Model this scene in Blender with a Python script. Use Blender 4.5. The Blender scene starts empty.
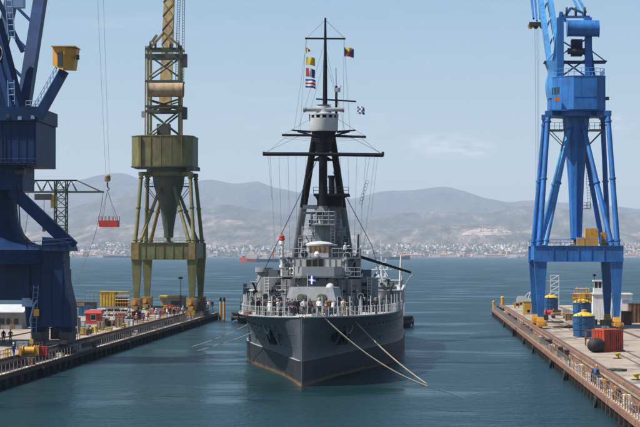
import bpy, bmesh, math, random
from mathutils import Vector, Matrix, noise
random.seed(7)
R = math.radians
scene = bpy.context.scene
C = scene.collection

# ---------------------------------------------------------------- camera
F = 2040.0                      # focal length in pixels of the 640 px wide photograph
H = 14.0                        # eye height above the water
cb = math.atan(40.5 / F)
ca = math.atan(101 * math.cos(cb) / F)
FW = Vector((-math.sin(ca) * math.cos(cb), math.cos(ca) * math.cos(cb), math.sin(cb)))
RT = Vector((math.cos(ca), math.sin(ca), 0))
UP = RT.cross(FW)
EYE = Vector((0, 0, H))
cam = bpy.data.cameras.new('camera')
cam.sensor_width = 36
cam.lens = F / 640 * 36
cam.clip_start = 1
cam.clip_end = 80000
camo = bpy.data.objects.new('camera', cam)
C.objects.link(camo)
camo.matrix_world = Matrix((RT, UP, -FW)).transposed().to_4x4()
camo.location = EYE
scene.camera = camo

# ---------------------------------------------------------------- sun and sky
SUN = Vector((-0.55, -0.17, 0.82)).normalized()      # towards the sun
w = bpy.data.worlds.new('World')
scene.world = w
w.use_nodes = True
nt = w.node_tree
nt.nodes.clear()
out = nt.nodes.new('ShaderNodeOutputWorld')
bg = nt.nodes.new('ShaderNodeBackground')
sky = nt.nodes.new('ShaderNodeTexSky')
sky.sky_type = 'NISHITA'
sky.sun_disc = False
sky.sun_elevation = math.asin(SUN.z)
sky.sun_rotation = math.atan2(SUN.x, SUN.y)
sky.altitude = 0
sky.air_density = 1.15
sky.dust_density = 0.9
sky.ozone_density = 6.5
SKY = 0.078
HAZE = 4.3e-5
bg.inputs['Strength'].default_value = SKY
# thin fair-weather cloud streaks low over the hills
L = nt.links.new
tc = nt.nodes.new('ShaderNodeTexCoord')
mp = nt.nodes.new('ShaderNodeMapping')
mp.inputs['Scale'].default_value = (14, 14, 75)
mp.inputs['Location'].default_value = (1.2, 5.7, 0.5)
nz = nt.nodes.new('ShaderNodeTexNoise')
nz.inputs['Scale'].default_value = 1.0
nz.inputs['Detail'].default_value = 5
rp = nt.nodes.new('ShaderNodeValToRGB')
rp.color_ramp.elements[0].position = 0.60
rp.color_ramp.elements[0].color = (0, 0, 0, 1)
rp.color_ramp.elements[1].position = 0.80
rp.color_ramp.elements[1].color = (0.14, 0.14, 0.14, 1)
mx = nt.nodes.new('ShaderNodeMix')
mx.data_type = 'RGBA'
mx.inputs[7].default_value = (9.8, 8.6, 8.5, 1)
L(tc.outputs['Generated'], mp.inputs['Vector'])
L(mp.outputs['Vector'], nz.inputs['Vector'])
L(nz.outputs['Fac'], rp.inputs['Fac'])
# two small fair-weather clouds over the far hills
def cloud_mask(px_, py_, rx, rz):
    d_ = (FW + RT * ((px_ - 320) / F) - UP * ((py_ - 213.5) / F)).normalized()
    m1 = nt.nodes.new('ShaderNodeVectorMath'); m1.operation = 'SUBTRACT'; m1.inputs[1].default_value = d_
    m2 = nt.nodes.new('ShaderNodeVectorMath'); m2.operation = 'DIVIDE'; m2.inputs[1].default_value = (rx, 0.3, rz)
    m3 = nt.nodes.new('ShaderNodeVectorMath'); m3.operation = 'LENGTH'
    m4 = nt.nodes.new('ShaderNodeMapRange'); m4.inputs['From Min'].default_value = 1.0; m4.inputs['From Max'].default_value = 0.2; m4.interpolation_type = 'SMOOTHSTEP'
    L(tc.outputs['Generated'], m1.inputs[0]); L(m1.outputs[0], m2.inputs[0]); L(m2.outputs[0], m3.inputs[0]); L(m3.outputs['Value'], m4.inputs['Value'])
    return m4.outputs['Result']
n5 = nt.nodes.new('ShaderNodeTexNoise'); n5.inputs['Scale'].default_value = 1.0; n5.inputs['Detail'].default_value = 6
mp5 = nt.nodes.new('ShaderNodeMapping'); mp5.inputs['Scale'].default_value = (75, 75, 260)
L(tc.outputs['Generated'], mp5.inputs['Vector']); L(mp5.outputs['Vector'], n5.inputs['Vector'])
r5 = nt.nodes.new('ShaderNodeMapRange'); r5.inputs['From Min'].default_value = 0.40; r5.inputs['From Max'].default_value = 0.66; r5.inputs['To Max'].default_value = 0.42
L(n5.outputs['Fac'], r5.inputs['Value'])
def mth(op, a, b):
    q = nt.nodes.new('ShaderNodeMath'); q.operation = op
    L(a, q.inputs[0]); L(b, q.inputs[1])
    return q.outputs[0]
cm = mth('ADD', mth('ADD', cloud_mask(440, 146, 0.032, 0.0085), cloud_mask(474, 150, 0.016, 0.005)), cloud_mask(608, 124, 0.020, 0.006))
cl = mth('MULTIPLY', cm, r5.outputs['Result'])
al = mth('MAXIMUM', cl, rp.outputs['Color'])
L(al, mx.inputs[0])
L(sky.outputs['Color'], mx.inputs[6])
L(mx.outputs[2], bg.inputs['Color'])
L(bg.outputs['Background'], out.inputs['Surface'])

sl = bpy.data.lights.new('sun', 'SUN')
sl.energy = 5.0
sl.angle = R(0.53)
sl.color = (1.0, 0.95, 0.87)
so = bpy.data.objects.new('sun', sl)
C.objects.link(so)
so.rotation_euler = (-SUN).to_track_quat('-Z', 'Y').to_euler()
so.location = (0, 0, 200)

scene.view_settings.view_transform = 'Standard'
scene.view_settings.look = 'None'
scene.view_settings.gamma = 1
scene.view_settings.use_curve_mapping = False
scene.view_settings.exposure = 0.62
scene.render.engine = 'CYCLES'
cy = scene.cycles
cy.use_denoising = True
cy.max_bounces = 6
cy.diffuse_bounces = 2
cy.glossy_bounces = 3
cy.transmission_bounces = 3
cy.volume_bounces = 1
cy.transparent_max_bounces = 6
cy.caustics_reflective = False
cy.caustics_refractive = False

# ---------------------------------------------------------------- helpers
def P(x, y, Y):
    """world point seen at photo pixel (x, y) at distance Y along the slip"""
    d = FW + RT * ((x - 320) / F) - UP * ((y - 213.5) / F)
    return EYE + d * (Y / d.y)

def G(x, y, z=0.0):
    """world point at photo pixel (x, y) on the level z"""
    d = FW + RT * ((x - 320) / F) - UP * ((y - 213.5) / F)
    return EYE + d * ((z - H) / d.z)

MATS = {}
def mat(name, col, rough=0.6, var=0.18, scale=0.6, rust=0.0, metal=0.0, bump=0.0, bscale=4.0,
        streak=0.0, rustcol=(0.16, 0.06, 0.025), rnd=0.0, spec=0.5, stains=()):
    m = bpy.data.materials.new(name)
    m.use_nodes = True
    t = m.node_tree
    N, K = t.nodes.new, t.links.new
    b = t.nodes['Principled BSDF']
    b.inputs['Roughness'].default_value = rough
    b.inputs['Metallic'].default_value = metal
    b.inputs['Specular IOR Level'].default_value = spec
    co = N('ShaderNodeTexCoord')
    n1 = N('ShaderNodeTexNoise')
    n1.inputs['Scale'].default_value = scale
    n1.inputs['Detail'].default_value = 6
    n1.inputs['Roughness'].default_value = 0.62
    K(co.outputs['Object'], n1.inputs['Vector'])
    r1 = N('ShaderNodeMapRange')
    r1.inputs['From Min'].default_value = 0.3
    r1.inputs['From Max'].default_value = 0.7
    r1.inputs['To Min'].default_value = 1 - var
    r1.inputs['To Max'].default_value = 1 + var
    K(n1.outputs['Fac'], r1.inputs['Value'])
    val = r1.outputs['Result']
    if rnd:
        oi = N('ShaderNodeObjectInfo')
        r0 = N('ShaderNodeMapRange')
        r0.inputs['To Min'].default_value = 1 - rnd
        r0.inputs['To Max'].default_value = 1 + rnd
        K(oi.outputs['Random'], r0.inputs['Value'])
        mu = N('ShaderNodeMath'); mu.operation = 'MULTIPLY'
        K(val, mu.inputs[0]); K(r0.outputs['Result'], mu.inputs[1])
        val = mu.outputs['Value']
    vm = N('ShaderNodeVectorMath'); vm.operation = 'SCALE'
    vm.inputs[0].default_value = col[:3]
    K(val, vm.inputs['Scale'])
    colout = vm.outputs['Vector']
    def overlay(amount, c, sc, prev, lo):
        mpn = N('ShaderNodeMapping'); mpn.inputs['Scale'].default_value = sc
        K(co.outputs['Object'], mpn.inputs['Vector'])
        n2 = N('ShaderNodeTexNoise'); n2.inputs['Scale'].default_value = 1
        n2.inputs['Detail'].default_value = 7; n2.inputs['Roughness'].default_value = 0.7
        K(mpn.outputs['Vector'], n2.inputs['Vector'])
        rr = N('ShaderNodeMapRange'); rr.interpolation_type = 'SMOOTHSTEP'
        rr.inputs['From Min'].default_value = lo
        rr.inputs['From Max'].default_value = lo + 0.14
        rr.inputs['To Max'].default_value = 0.85
        K(n2.outputs['Fac'], rr.inputs['Value'])
        q = N('ShaderNodeMix'); q.data_type = 'RGBA'
        K(rr.outputs['Result'], q.inputs[0]); K(prev, q.inputs[6])
        q.inputs[7].default_value = (*c, 1)
        return q.outputs[2]
    if rust:
        colout = overlay(rust, rustcol, (0.9, 0.9, 0.45), colout, 0.655 - 0.3 * rust)
    if streak:
        colout = overlay(streak, tuple(0.55 * k for k in col[:3]), (2.2, 2.2, 0.16), colout, 0.625 - 0.3 * streak)
    for lo_, c_, sc_ in stains:
        colout = overlay(1, c_, sc_, colout, lo_)
    K(colout, b.inputs['Base Color'])
    if bump:
        n3 = N('ShaderNodeTexNoise'); n3.inputs['Scale'].default_value = bscale
        n3.inputs['Detail'].default_value = 6
        K(co.outputs['Object'], n3.inputs['Vector'])
        bp = N('ShaderNodeBump'); bp.inputs['Strength'].default_value = bump
        bp.inputs['Distance'].default_value = 0.15
        K(n3.outputs['Fac'], bp.inputs['Height'])
        K(bp.outputs['Normal'], b.inputs['Normal'])
    MATS[name] = m
    return m

def V(*a):
    return Vector(a)

def root_of(o):
    while o.parent:
        o = o.parent
    return o

def tag(o, label=None, cat=None, group=None, kind=None):
    if label: o['label'] = label
    if cat: o['category'] = cat
    if group: o['group'] = group
    if kind: o['kind'] = kind
    return o

def thing(name, loc, label, cat, group=None):
    o = bpy.data.objects.new(name, None)
    o.empty_display_size = 0.5
    C.objects.link(o)
    o.location = loc
    return tag(o, label, cat, group)

class MB:
    """collects shapes in world coordinates; build() links them as one mesh object"""
    def __init__(s):
        s.v = []; s.f = []; s.m = []; s.cur = 0
    def add(s, vs, fs):
        k = len(s.v)
        s.v += [tuple(p) for p in vs]
        s.f += [tuple(i + k for i in f) for f in fs]
        s.m += [s.cur] * len(fs)
        return s
    def slot(s, i):
        s.cur = i
        return s
    def box(s, x0, x1, y0, y1, z0, z1):
        return s.add([(x0, y0, z0), (x1, y0, z0), (x1, y1, z0), (x0, y1, z0), (x0, y0, z1), (x1, y0, z1), (x1, y1, z1), (x0, y1, z1)],
                     [(0, 3, 2, 1), (4, 5, 6, 7), (0, 1, 5, 4), (1, 2, 6, 5), (2, 3, 7, 6), (3, 0, 4, 7)])
    def cbox(s, c, sx, sy, sz, rz=0.0):
        """box standing on c"""
        cc, ss = math.cos(rz), math.sin(rz)
        vs = []
        for z in (0, sz):
            for a, b in ((-1, -1), (1, -1), (1, 1), (-1, 1)):
                x, y = a * sx / 2, b * sy / 2
                vs.append((c[0] + x * cc - y * ss, c[1] + x * ss + y * cc, c[2] + z))
        return s.add(vs, [(0, 3, 2, 1), (4, 5, 6, 7), (0, 1, 5, 4), (1, 2, 6, 5), (2, 3, 7, 6), (3, 0, 4, 7)])
    def loft(s, rings, cap=True):
        n = len(rings[0])
        vs = [p for r in rings for p in r]
        fs = []
        for k in range(len(rings) - 1):
            for i in range(n):
                j = (i + 1) % n
                fs.append((k * n + i, k * n + j, (k + 1) * n + j, (k + 1) * n + i))
        if cap:
            fs.append(tuple(range(n - 1, -1, -1)))
            fs.append(tuple((len(rings) - 1) * n + i for i in range(n)))
        return s.add(vs, fs)
    def frame(s, p, q):
        d = (Vector(q) - Vector(p)).normalized()
        up = V(0, 0, 1) if abs(d.z) < 0.95 else V(0, 1, 0)
        a = d.cross(up).normalized()
        return d, a, a.cross(d)
    def tube(s, p, q, r1, r2=None, n=8, cap=True):
        r2 = r1 if r2 is None else r2
        d, a, b = s.frame(p, q)
        rg = []
        for c, r in ((Vector(p), r1), (Vector(q), r2)):
            rg.append([c + a * (r * math.cos(2 * math.pi * i / n)) - b * (r * math.sin(2 * math.pi * i / n)) for i in range(n)])
        return s.loft(rg, cap)
    def beam(s, p, q, wd, ht=None, wd2=None, ht2=None):
        ht = wd if ht is None else ht
        wd2 = wd if wd2 is None else wd2
        ht2 = ht if ht2 is None else ht2
        d, a, b = s.frame(p, q)
        rg = []
        for c, x, y in ((Vector(p), wd, ht), (Vector(q), wd2, ht2)):
            rg.append([c - a * x / 2 - b * y / 2, c - a * x / 2 + b * y / 2, c + a * x / 2 + b * y / 2, c + a * x / 2 - b * y / 2])
        return s.loft(rg)
    def path(s, pts, r, n=6):
        for i in range(len(pts) - 1):
            s.tube(pts[i], pts[i + 1], r, r, n, cap=True)
        return s
    def lathe(s, prof, c, n=24, a0=0.0):
        rg = [[(c[0] + r * math.cos(a0 + 2 * math.pi * i / n), c[1] + r * math.sin(a0 + 2 * math.pi * i / n), c[2] + z) for i in range(n)] for r, z in prof]
        return s.loft(rg)
    def prism(s, poly, z0, z1, top=1.0, cx=0.0, cyy=0.0):
        rg = [[(x, y, z0) for x, y in poly], [(cx + (x - cx) * top, cyy + (y - cyy) * top, z1) for x, y in poly]]
        return s.loft(rg)
    def rail(s, pts, h=1.05, r=0.03, step=1.6, mids=(0.5,)):
        for i in range(len(pts) - 1):
            a, b = Vector(pts[i]), Vector(pts[i + 1])
            n = max(1, round((b - a).length / step))
            for k in range(n + 1):
                p = a.lerp(b, k / n)
                s.tube(p, p + V(0, 0, h), r, r, 4)
            for q in (1.0,) + tuple(mids):
                s.tube(a + V(0, 0, h * q), b + V(0, 0, h * q), r, r, 4)
        return s
    def lattice(s, p, q, wd, ht, r, bays, rb=None):
        """four-chord truss with zig-zag bracing"""
        rb = rb or r * 0.6
        d, a, b = s.frame(p, q)
        p, q = Vector(p), Vector(q)
        cs = [(-1, -1), (1, -1), (1, 1), (-1, 1)]
        pt = lambda t, c: p.lerp(q, t) + a * (c[0] * wd / 2) + b * (c[1] * ht / 2)
        for c in cs:
            s.tube(pt(0, c), pt(1, c), r, r, 5)
        for k in range(bays):
            t0, t1 = k / bays, (k + 1) / bays
            for i in range(4):
                c0, c1 = cs[i], cs[(i + 1) % 4]
                if k % 2: c0, c1 = c1, c0
                s.tube(pt(t0, c0), pt(t1, c1), rb, rb, 4)
                s.tube(pt(t0, c0), pt(t0, c1), rb, rb, 4)
        return s
    def mesh(s, name, mats, org, smooth=35):
        me = bpy.data.meshes.new(name)
        me.from_pydata([(x - org[0], y - org[1], z - org[2]) for x, y, z in s.v], [], s.f)
        for m in (mats if isinstance(mats, (list, tuple)) else [mats]):
            me.materials.append(MATS[m] if isinstance(m, str) else m)
        me.polygons.foreach_set('material_index', s.m)
        bm = bmesh.new(); bm.from_mesh(me)
        bmesh.ops.recalc_face_normals(bm, faces=bm.faces)
        bm.to_mesh(me); bm.free()
        if smooth:
            me.polygons.foreach_set('use_smooth', [True] * len(me.polygons))
            me.set_sharp_from_angle(angle=R(smooth))
        me.update()
        return me
    def build(s, name, mats, parent=None, smooth=35, label=None, cat=None, group=None, kind=None):
        if parent is not None:
            org = root_of(parent).location
        else:
            xs = [p[0] for p in s.v]; ys = [p[1] for p in s.v]; zs = [p[2] for p in s.v]
            org = V((min(xs) + max(xs)) / 2, (min(ys) + max(ys)) / 2, min(zs))
        o = bpy.data.objects.new(name, s.mesh(name, mats, org, smooth))
        C.objects.link(o)
        if parent is not None:
            o.parent = parent
        else:
            o.location = org
        return tag(o, label, cat, group, kind)

def share(src, parent, offset, name=None):
    """another piece with the same mesh, moved by offset"""
    o = src.copy()
    C.objects.link(o)
    o.parent = parent
    o.location = Vector(src.location) + Vector(offset)
    return o

def copy_tree(o, parent=None):
    c = o.copy()
    C.objects.link(c)
    c.parent = parent
    for ch in list(o.children):
        copy_tree(ch, c)
    return c

def lerp_table(t, x):
    if x <= t[0][0]: return t[0][1]
    for (a, u), (b, v) in zip(t, t[1:]):
        if x <= b:
            k = (x - a) / (b - a)
            return u + (v - u) * k
    return t[-1][1]

def smooth_table(t, x):
    if x <= t[0][0]: return t[0][1]
    n = len(t)
    for i in range(n - 1):
        a, u = t[i]; b, v = t[i + 1]
        if x <= b:
            k = (x - a) / (b - a)
            m0 = (v - t[i - 1][1]) / (b - t[i - 1][0]) if i > 0 else (v - u) / (b - a)
            m1 = (t[i + 2][1] - u) / (t[i + 2][0] - a) if i + 2 < n else (v - u) / (b - a)
            h = b - a
            return ((2*k**3 - 3*k**2 + 1) * u + (k**3 - 2*k**2 + k) * h * m0 + (-2*k**3 + 3*k**2) * v + (k**3 - k**2) * h * m1)
    return t[-1][1]
# ---------------------------------------------------------------- materials
mat('concrete', (0.28, 0.23, 0.18), 0.9, 0.28, 0.25, rust=0.42, rustcol=(0.20, 0.14, 0.095), bump=0.3, bscale=2.5, stains=((0.49, (0.15, 0.115, 0.085), (0.14, 0.05, 1)), (0.54, (0.05, 0.043, 0.038), (0.35, 0.10, 1)), (0.53, (0.40, 0.34, 0.27), (0.25, 0.07, 1))))
mat('ledge', (0.42, 0.33, 0.25), 0.9, 0.3, 0.5, rust=0.5, rustcol=(0.24, 0.115, 0.065), bump=0.3)
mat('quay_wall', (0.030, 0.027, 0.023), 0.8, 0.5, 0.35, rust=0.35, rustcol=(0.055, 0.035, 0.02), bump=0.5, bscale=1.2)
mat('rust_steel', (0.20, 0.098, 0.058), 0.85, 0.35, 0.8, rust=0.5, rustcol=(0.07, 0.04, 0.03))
mat('shaded_rust', (0.075, 0.045, 0.032), 0.85, 0.4, 0.8, rust=0.5, rustcol=(0.03, 0.024, 0.02))  # rust steel of the left pier, its shade put into the colour
mat('rail_steel', (0.11, 0.075, 0.055), 0.6, 0.3, 1.0)
mat('dark_steel', (0.028, 0.028, 0.030), 0.55, 0.25, 0.7)
mat('black', (0.007, 0.007, 0.008), 0.6, 0.3, 1.0, spec=0.15)
mat('rubber', (0.014, 0.014, 0.015), 0.75, 0.3, 1.5)
mat('cable', (0.085, 0.088, 0.092), 0.6, 0.1)
mat('rope', (0.36, 0.30, 0.21), 0.9, 0.25, 3.0)
mat('white_paint', (0.68, 0.67, 0.64), 0.55, 0.10, 0.7, streak=0.28)
mat('off_white', (0.58, 0.57, 0.54), 0.6, 0.2, 1.0, rust=0.25)
mat('yellow', (0.52, 0.25, 0.022), 0.55, 0.2, 0.9, rust=0.28)
mat('bright_yellow', (0.50, 0.36, 0.045), 0.6, 0.3, 0.9, rust=0.3, rustcol=(0.16, 0.09, 0.03))
mat('red', (0.42, 0.030, 0.022), 0.55, 0.2, 0.9, rust=0.22)
mat('container_red', (0.44, 0.060, 0.026), 0.65, 0.25, 0.9, rust=0.32, streak=0.4)
mat('orange', (0.55, 0.16, 0.03), 0.6, 0.2, 0.9)
mat('tank_blue', (0.012, 0.08, 0.20), 0.55, 0.3, 0.6, rust=0.34, streak=0.42)
mat('crane_blue', (0.014, 0.122, 0.37), 0.5, 0.35, 0.25, rust=0.26, rustcol=(0.045, 0.075, 0.11), streak=0.42)
mat('crane_light_blue', (0.05, 0.22, 0.46), 0.5, 0.3, 0.3, streak=0.4)
mat('navy', (0.004, 0.024, 0.082), 0.6, 0.4, 0.25, spec=0.2, rust=0.2, rustcol=(0.018, 0.040, 0.085), streak=0.42)
mat('navy_light', (0.16, 0.26, 0.42), 0.5, 0.2, 0.5)
mat('green', (0.125, 0.128, 0.040), 0.65, 0.4, 0.4, rust=0.46, rustcol=(0.17, 0.088, 0.035), streak=0.35)
mat('green_dark', (0.038, 0.052, 0.036), 0.6, 0.3, 0.4, rust=0.38, rustcol=(0.085, 0.045, 0.025))
mat('green_rust', (0.22, 0.165, 0.055), 0.7, 0.35, 0.5, rust=0.6, rustcol=(0.16, 0.075, 0.035))
mat('drum_tan', (0.30, 0.21, 0.125), 0.7, 0.3, 0.6, rust=0.45)
mat('grey_steel', (0.20, 0.20, 0.19), 0.65, 0.25, 0.8, rust=0.3)
mat('shed_grey', (0.26, 0.25, 0.23), 0.85, 0.2, 0.6, streak=0.35)
mat('wood', (0.20, 0.125, 0.065), 0.7, 0.3, 1.5)
mat('glass_dark', (0.015, 0.018, 0.022), 0.12, 0.1)
mat('hull_grey', (0.080, 0.089, 0.101), 0.42, 0.22, 0.3, streak=0.40, rust=0.22, rustcol=(0.075, 0.066, 0.060), stains=((0.60, (0.13, 0.085, 0.055), (1.1, 1.1, 0.10)),), bump=0.22, bscale=0.5)
mat('turret_grey', (0.165, 0.178, 0.19), 0.5, 0.2, 0.5, streak=0.38)
mat('ship_grey', (0.125, 0.135, 0.145), 0.5, 0.2, 0.5, streak=0.38, rust=0.12, rustcol=(0.12, 0.09, 0.07))
mat('ship_light', (0.235, 0.25, 0.26), 0.55, 0.12, 0.6, streak=0.25)
mat('ship_pale', (0.44, 0.45, 0.45), 0.55, 0.12, 0.6)
mat('ship_deck', (0.38, 0.35, 0.30), 0.8, 0.2, 0.8, rust=0.3, rustcol=(0.22, 0.17, 0.13))
mat('canvas_olive', (0.12, 0.13, 0.09), 0.9, 0.25, 2.0)
mat('skin', (0.42, 0.24, 0.16), 0.6, 0.1)
mat('hair', (0.025, 0.018, 0.013), 0.7, 0.2)

# ---------------------------------------------------------------- sea
def sea_material():
    m = bpy.data.materials.new('sea_water')
    m.use_nodes = True
    t = m.node_tree; N, K = t.nodes.new, t.links.new
    t.nodes.remove(t.nodes['Principled BSDF'])
    df = N('ShaderNodeBsdfDiffuse'); df.inputs['Color'].default_value = (0.003, 0.020, 0.023, 1)
    gl = N('ShaderNodeBsdfGlossy'); gl.inputs['Color'].default_value = (0.80, 0.94, 1.0, 1)
    fr = N('ShaderNodeFresnel'); fr.inputs['IOR'].default_value = 1.333
    ms = N('ShaderNodeMixShader')
    ge = N('ShaderNodeNewGeometry')
    def nz(sc, det, rough=0.55):
        mp = N('ShaderNodeMapping'); mp.inputs['Scale'].default_value = sc
        K(ge.outputs['Position'], mp.inputs['Vector'])
        n = N('ShaderNodeTexNoise'); n.inputs['Scale'].default_value = 1
        n.inputs['Detail'].default_value = det; n.inputs['Roughness'].default_value = rough
        K(mp.outputs['Vector'], n.inputs['Vector'])
        return n.outputs['Fac']
    chop = nz((0.85, 0.62, 1), 4, 0.6)
    fine = nz((3.2, 2.4, 1), 3)
    swell = nz((0.10, 0.13, 1), 2)
    patch = nz((0.024, 0.040, 1), 6, 0.66)          # calm lanes and wind patches
    pr = N('ShaderNodeMapRange'); pr.interpolation_type = 'SMOOTHSTEP'
    pr.inputs['From Min'].default_value = 0.34; pr.inputs['From Max'].default_value = 0.52
    pr.inputs['To Min'].default_value = 0.16; pr.inputs['To Max'].default_value = 1.0
    K(patch, pr.inputs['Value'])
    def mathn(op, a, bb):
        q = N('ShaderNodeMath'); q.operation = op
        for i, x in enumerate((a, bb)):
            if isinstance(x, (int, float)): q.inputs[i].default_value = x
            else: K(x, q.inputs[i])
        return q.outputs['Value']
    h = mathn('ADD', mathn('MULTIPLY', chop, 0.30), mathn('MULTIPLY', fine, 0.06))
    h = mathn('MULTIPLY', h, pr.outputs['Result'])
    h = mathn('ADD', h, mathn('MULTIPLY', swell, 0.35))
    bp = N('ShaderNodeBump'); bp.inputs['Strength'].default_value = 0.85
    bp.inputs['Distance'].default_value = 1.0
    K(h, bp.inputs['Height'])
    for nd in (df, gl, fr): K(bp.outputs['Normal'], nd.inputs['Normal'])
    K(mathn('MULTIPLY', fr.outputs['Fac'], mathn('SUBTRACT', 0.66, mathn('MULTIPLY', pr.outputs['Result'], 0.30))), ms.inputs['Fac'])   # wavelets mask one another at this low angle
    K(df.outputs[0], ms.inputs[1]); K(gl.outputs[0], ms.inputs[2]); K(ms.outputs[0], t.nodes['Material Output'].inputs['Surface'])
    rr = N('ShaderNodeMapRange')
    rr.inputs['To Min'].default_value = 0.10; rr.inputs['To Max'].default_value = 0.24
    K(pr.outputs['Result'], rr.inputs['Value'])
    K(rr.outputs['Result'], gl.inputs['Roughness'])
    return m
MATS['sea'] = sea_material()
mb = MB()
xs = [-9000, -3000, -600, -100, 100, 600, 3000, 9000]
ys = [-300, 150, 500, 1500, 4000, 9000]
for y in ys:
    for x in xs:
        mb.v.append((x, y, 0))
n = len(xs)
for j in range(len(ys) - 1):
    for i in range(n - 1):
        mb.f.append((j*n+i, j*n+i+1, (j+1)*n+i+1, (j+1)*n+i)); mb.m.append(0)
sea = mb.build('sea', 'sea', smooth=0, kind='structure')

# ---------------------------------------------------------------- far shore, hills
def land_material(name, cols, sc, quarry=False, bare=0.55):
    m = bpy.data.materials.new(name)
    m.use_nodes = True
    t = m.node_tree; N, K = t.nodes.new, t.links.new
    b = t.nodes['Principled BSDF']; b.inputs['Roughness'].default_value = 0.95
    b.inputs['Specular IOR Level'].default_value = 0.1
    ge = N('ShaderNodeNewGeometry')
    mp = N('ShaderNodeMapping'); mp.inputs['Scale'].default_value = (sc, sc * 0.13, sc * 1.1)
    K(ge.outputs['Position'], mp.inputs['Vector'])
    n = N('ShaderNodeTexNoise'); n.inputs['Scale'].default_value = 1; n.inputs['Detail'].default_value = 8
    n.inputs['Roughness'].default_value = 0.68
    K(mp.outputs['Vector'], n.inputs['Vector'])
    r = N('ShaderNodeValToRGB')
    e = r.color_ramp.elements
    e[0].position = 0.36; e[0].color = (*cols[0], 1)
    e[1].position = 0.78; e[1].color = (*cols[2], 1)
    k = e.new(bare); k.color = (*cols[1], 1)
    K(n.outputs['Fac'], r.inputs['Fac'])
    K(r.outputs['Color'], b.inputs['Base Color'])
    mp2 = N('ShaderNodeMapping'); mp2.inputs['Scale'].default_value = (sc * 1.6, sc * 0.25, sc * 1.6)
    K(ge.outputs['Position'], mp2.inputs['Vector'])
    n2 = N('ShaderNodeTexNoise'); n2.inputs['Scale'].default_value = 1; n2.inputs['Detail'].default_value = 7; n2.inputs['Roughness'].default_value = 0.6
    K(mp2.outputs['Vector'], n2.inputs['Vector'])
    bp = N('ShaderNodeBump'); bp.inputs['Strength'].default_value = 1.0; bp.inputs['Distance'].default_value = 0.22 / sc
    K(n2.outputs['Fac'], bp.inputs['Height']); K(bp.outputs['Normal'], b.inputs['Normal'])
    MATS[name] = m
land_material('far_hill', [(0.035, 0.040, 0.036), (0.070, 0.068, 0.060), (0.14, 0.115, 0.095)], 0.0022)
land_material('mid_hill', [(0.033, 0.040, 0.033), (0.085, 0.077, 0.062), (0.28, 0.21, 0.165)], 0.007, bare=0.56)
land_material('near_hill', [(0.040, 0.046, 0.036), (0.13, 0.11, 0.088), (0.42, 0.32, 0.25)], 0.013, bare=0.54)
mat('quarry', (0.34, 0.255, 0.205), 0.95, 0.45, 0.02, stains=((0.50, (0.10, 0.095, 0.075), (0.012, 0.004, 0.03)),))

def ridge(name, table, Yc, front, back, matn, rough, seed, z0=-20, nx=260, ny=34, xr=(-420, 1060)):
    """a chain of hills whose crest is seen along the photo's skyline"""
    mb = MB()
    for j in range(ny + 1):
        t = j / ny
        Y = Yc - front + (front + back) * t
        k = (Y - (Yc - front)) / front if Y <= Yc else 1 - (Y - Yc) / back
        k = max(0.0, k)
        prof = k ** 0.85 if Y <= Yc else math.sin(k * math.pi / 2)
        for i in range(nx + 1):
            xp = xr[0] + (xr[1] - xr[0]) * i / nx
            X = P(xp, 213.5, Yc).x
            crest = P(xp, smooth_table(table, xp), Yc).z
            nn = noise.fractal(V(X * 0.0011 + seed, Y * 0.0006, seed), 0.9, 2.1, 6)
            gl = abs(noise.noise(V(X * 0.0024 + seed * 3, Y * 0.0005, 3.1)))
            z = z0 + (crest - z0) * prof
            amp = rough * (math.sin(math.pi * min(1, k)) if Y <= Yc else 0.3) + rough * 0.05
            z += amp * (nn * 0.7 - gl * 0.8 + 0.2)
            mb.v.append((X * (1 + (Y - Yc) / Yc * 0.5), Y, z))
    for j in range(ny):
        for i in range(nx):
            a = j * (nx + 1) + i
            mb.f.append((a, a + 1, a + nx + 2, a + nx + 1)); mb.m.append(0)
    return mb.build(name, matn, smooth=180, kind='structure')

SKYLINE = [(-420, 188), (-200, 196), (-60, 190), (0, 196), (50, 194), (79, 182), (97, 175), (124, 172), (137, 176), (160, 182), (180, 182),
           (198, 180), (214, 179), (235, 183), (259, 182), (274, 186), (295, 191), (320, 196), (345, 199), (367, 197), (387, 191.5), (422, 188.5),
           (445, 186), (460, 189), (490, 199), (511, 202.5), (522, 201), (535, 200), (560, 202), (590, 203), (616, 205.5), (640, 208),
           (740, 204), (900, 198), (1060, 206)]
MIDLINE = [(-420, 214), (-200, 206), (0, 212), (50, 212), (69, 209), (97, 201), (122, 194), (140, 193), (165, 198), (201, 207), (218, 204.5),
           (237, 205.5), (252, 210), (274, 212), (302, 216), (350, 219), (400, 213), (440, 211), (465, 212), (487, 213), (505, 209),
           (520, 206), (545, 205), (580, 211), (610, 212), (640, 214), (760, 208), (1060, 214)]
NEARLINE = [(-420, 232), (-100, 230), (60, 230), (110, 222), (150, 226), (190, 226), (215, 219), (240, 221), (280, 226), (310, 229), (350, 229),
            (400, 229), (430, 226), (460, 224), (500, 225), (525, 230), (560, 228), (600, 231), (640, 232), (1060, 230)]
ridge('mountains', SKYLINE, 20000, 5200, 3500, 'far_hill', 190, 1.7)
ridge('hills', MIDLINE, 14000, 3200, 2200, 'mid_hill', 90, 4.2)
foot_o = ridge('foothills', NEARLINE, 11200, 1900, 1300, 'near_hill', 42, 8.8)

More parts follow.
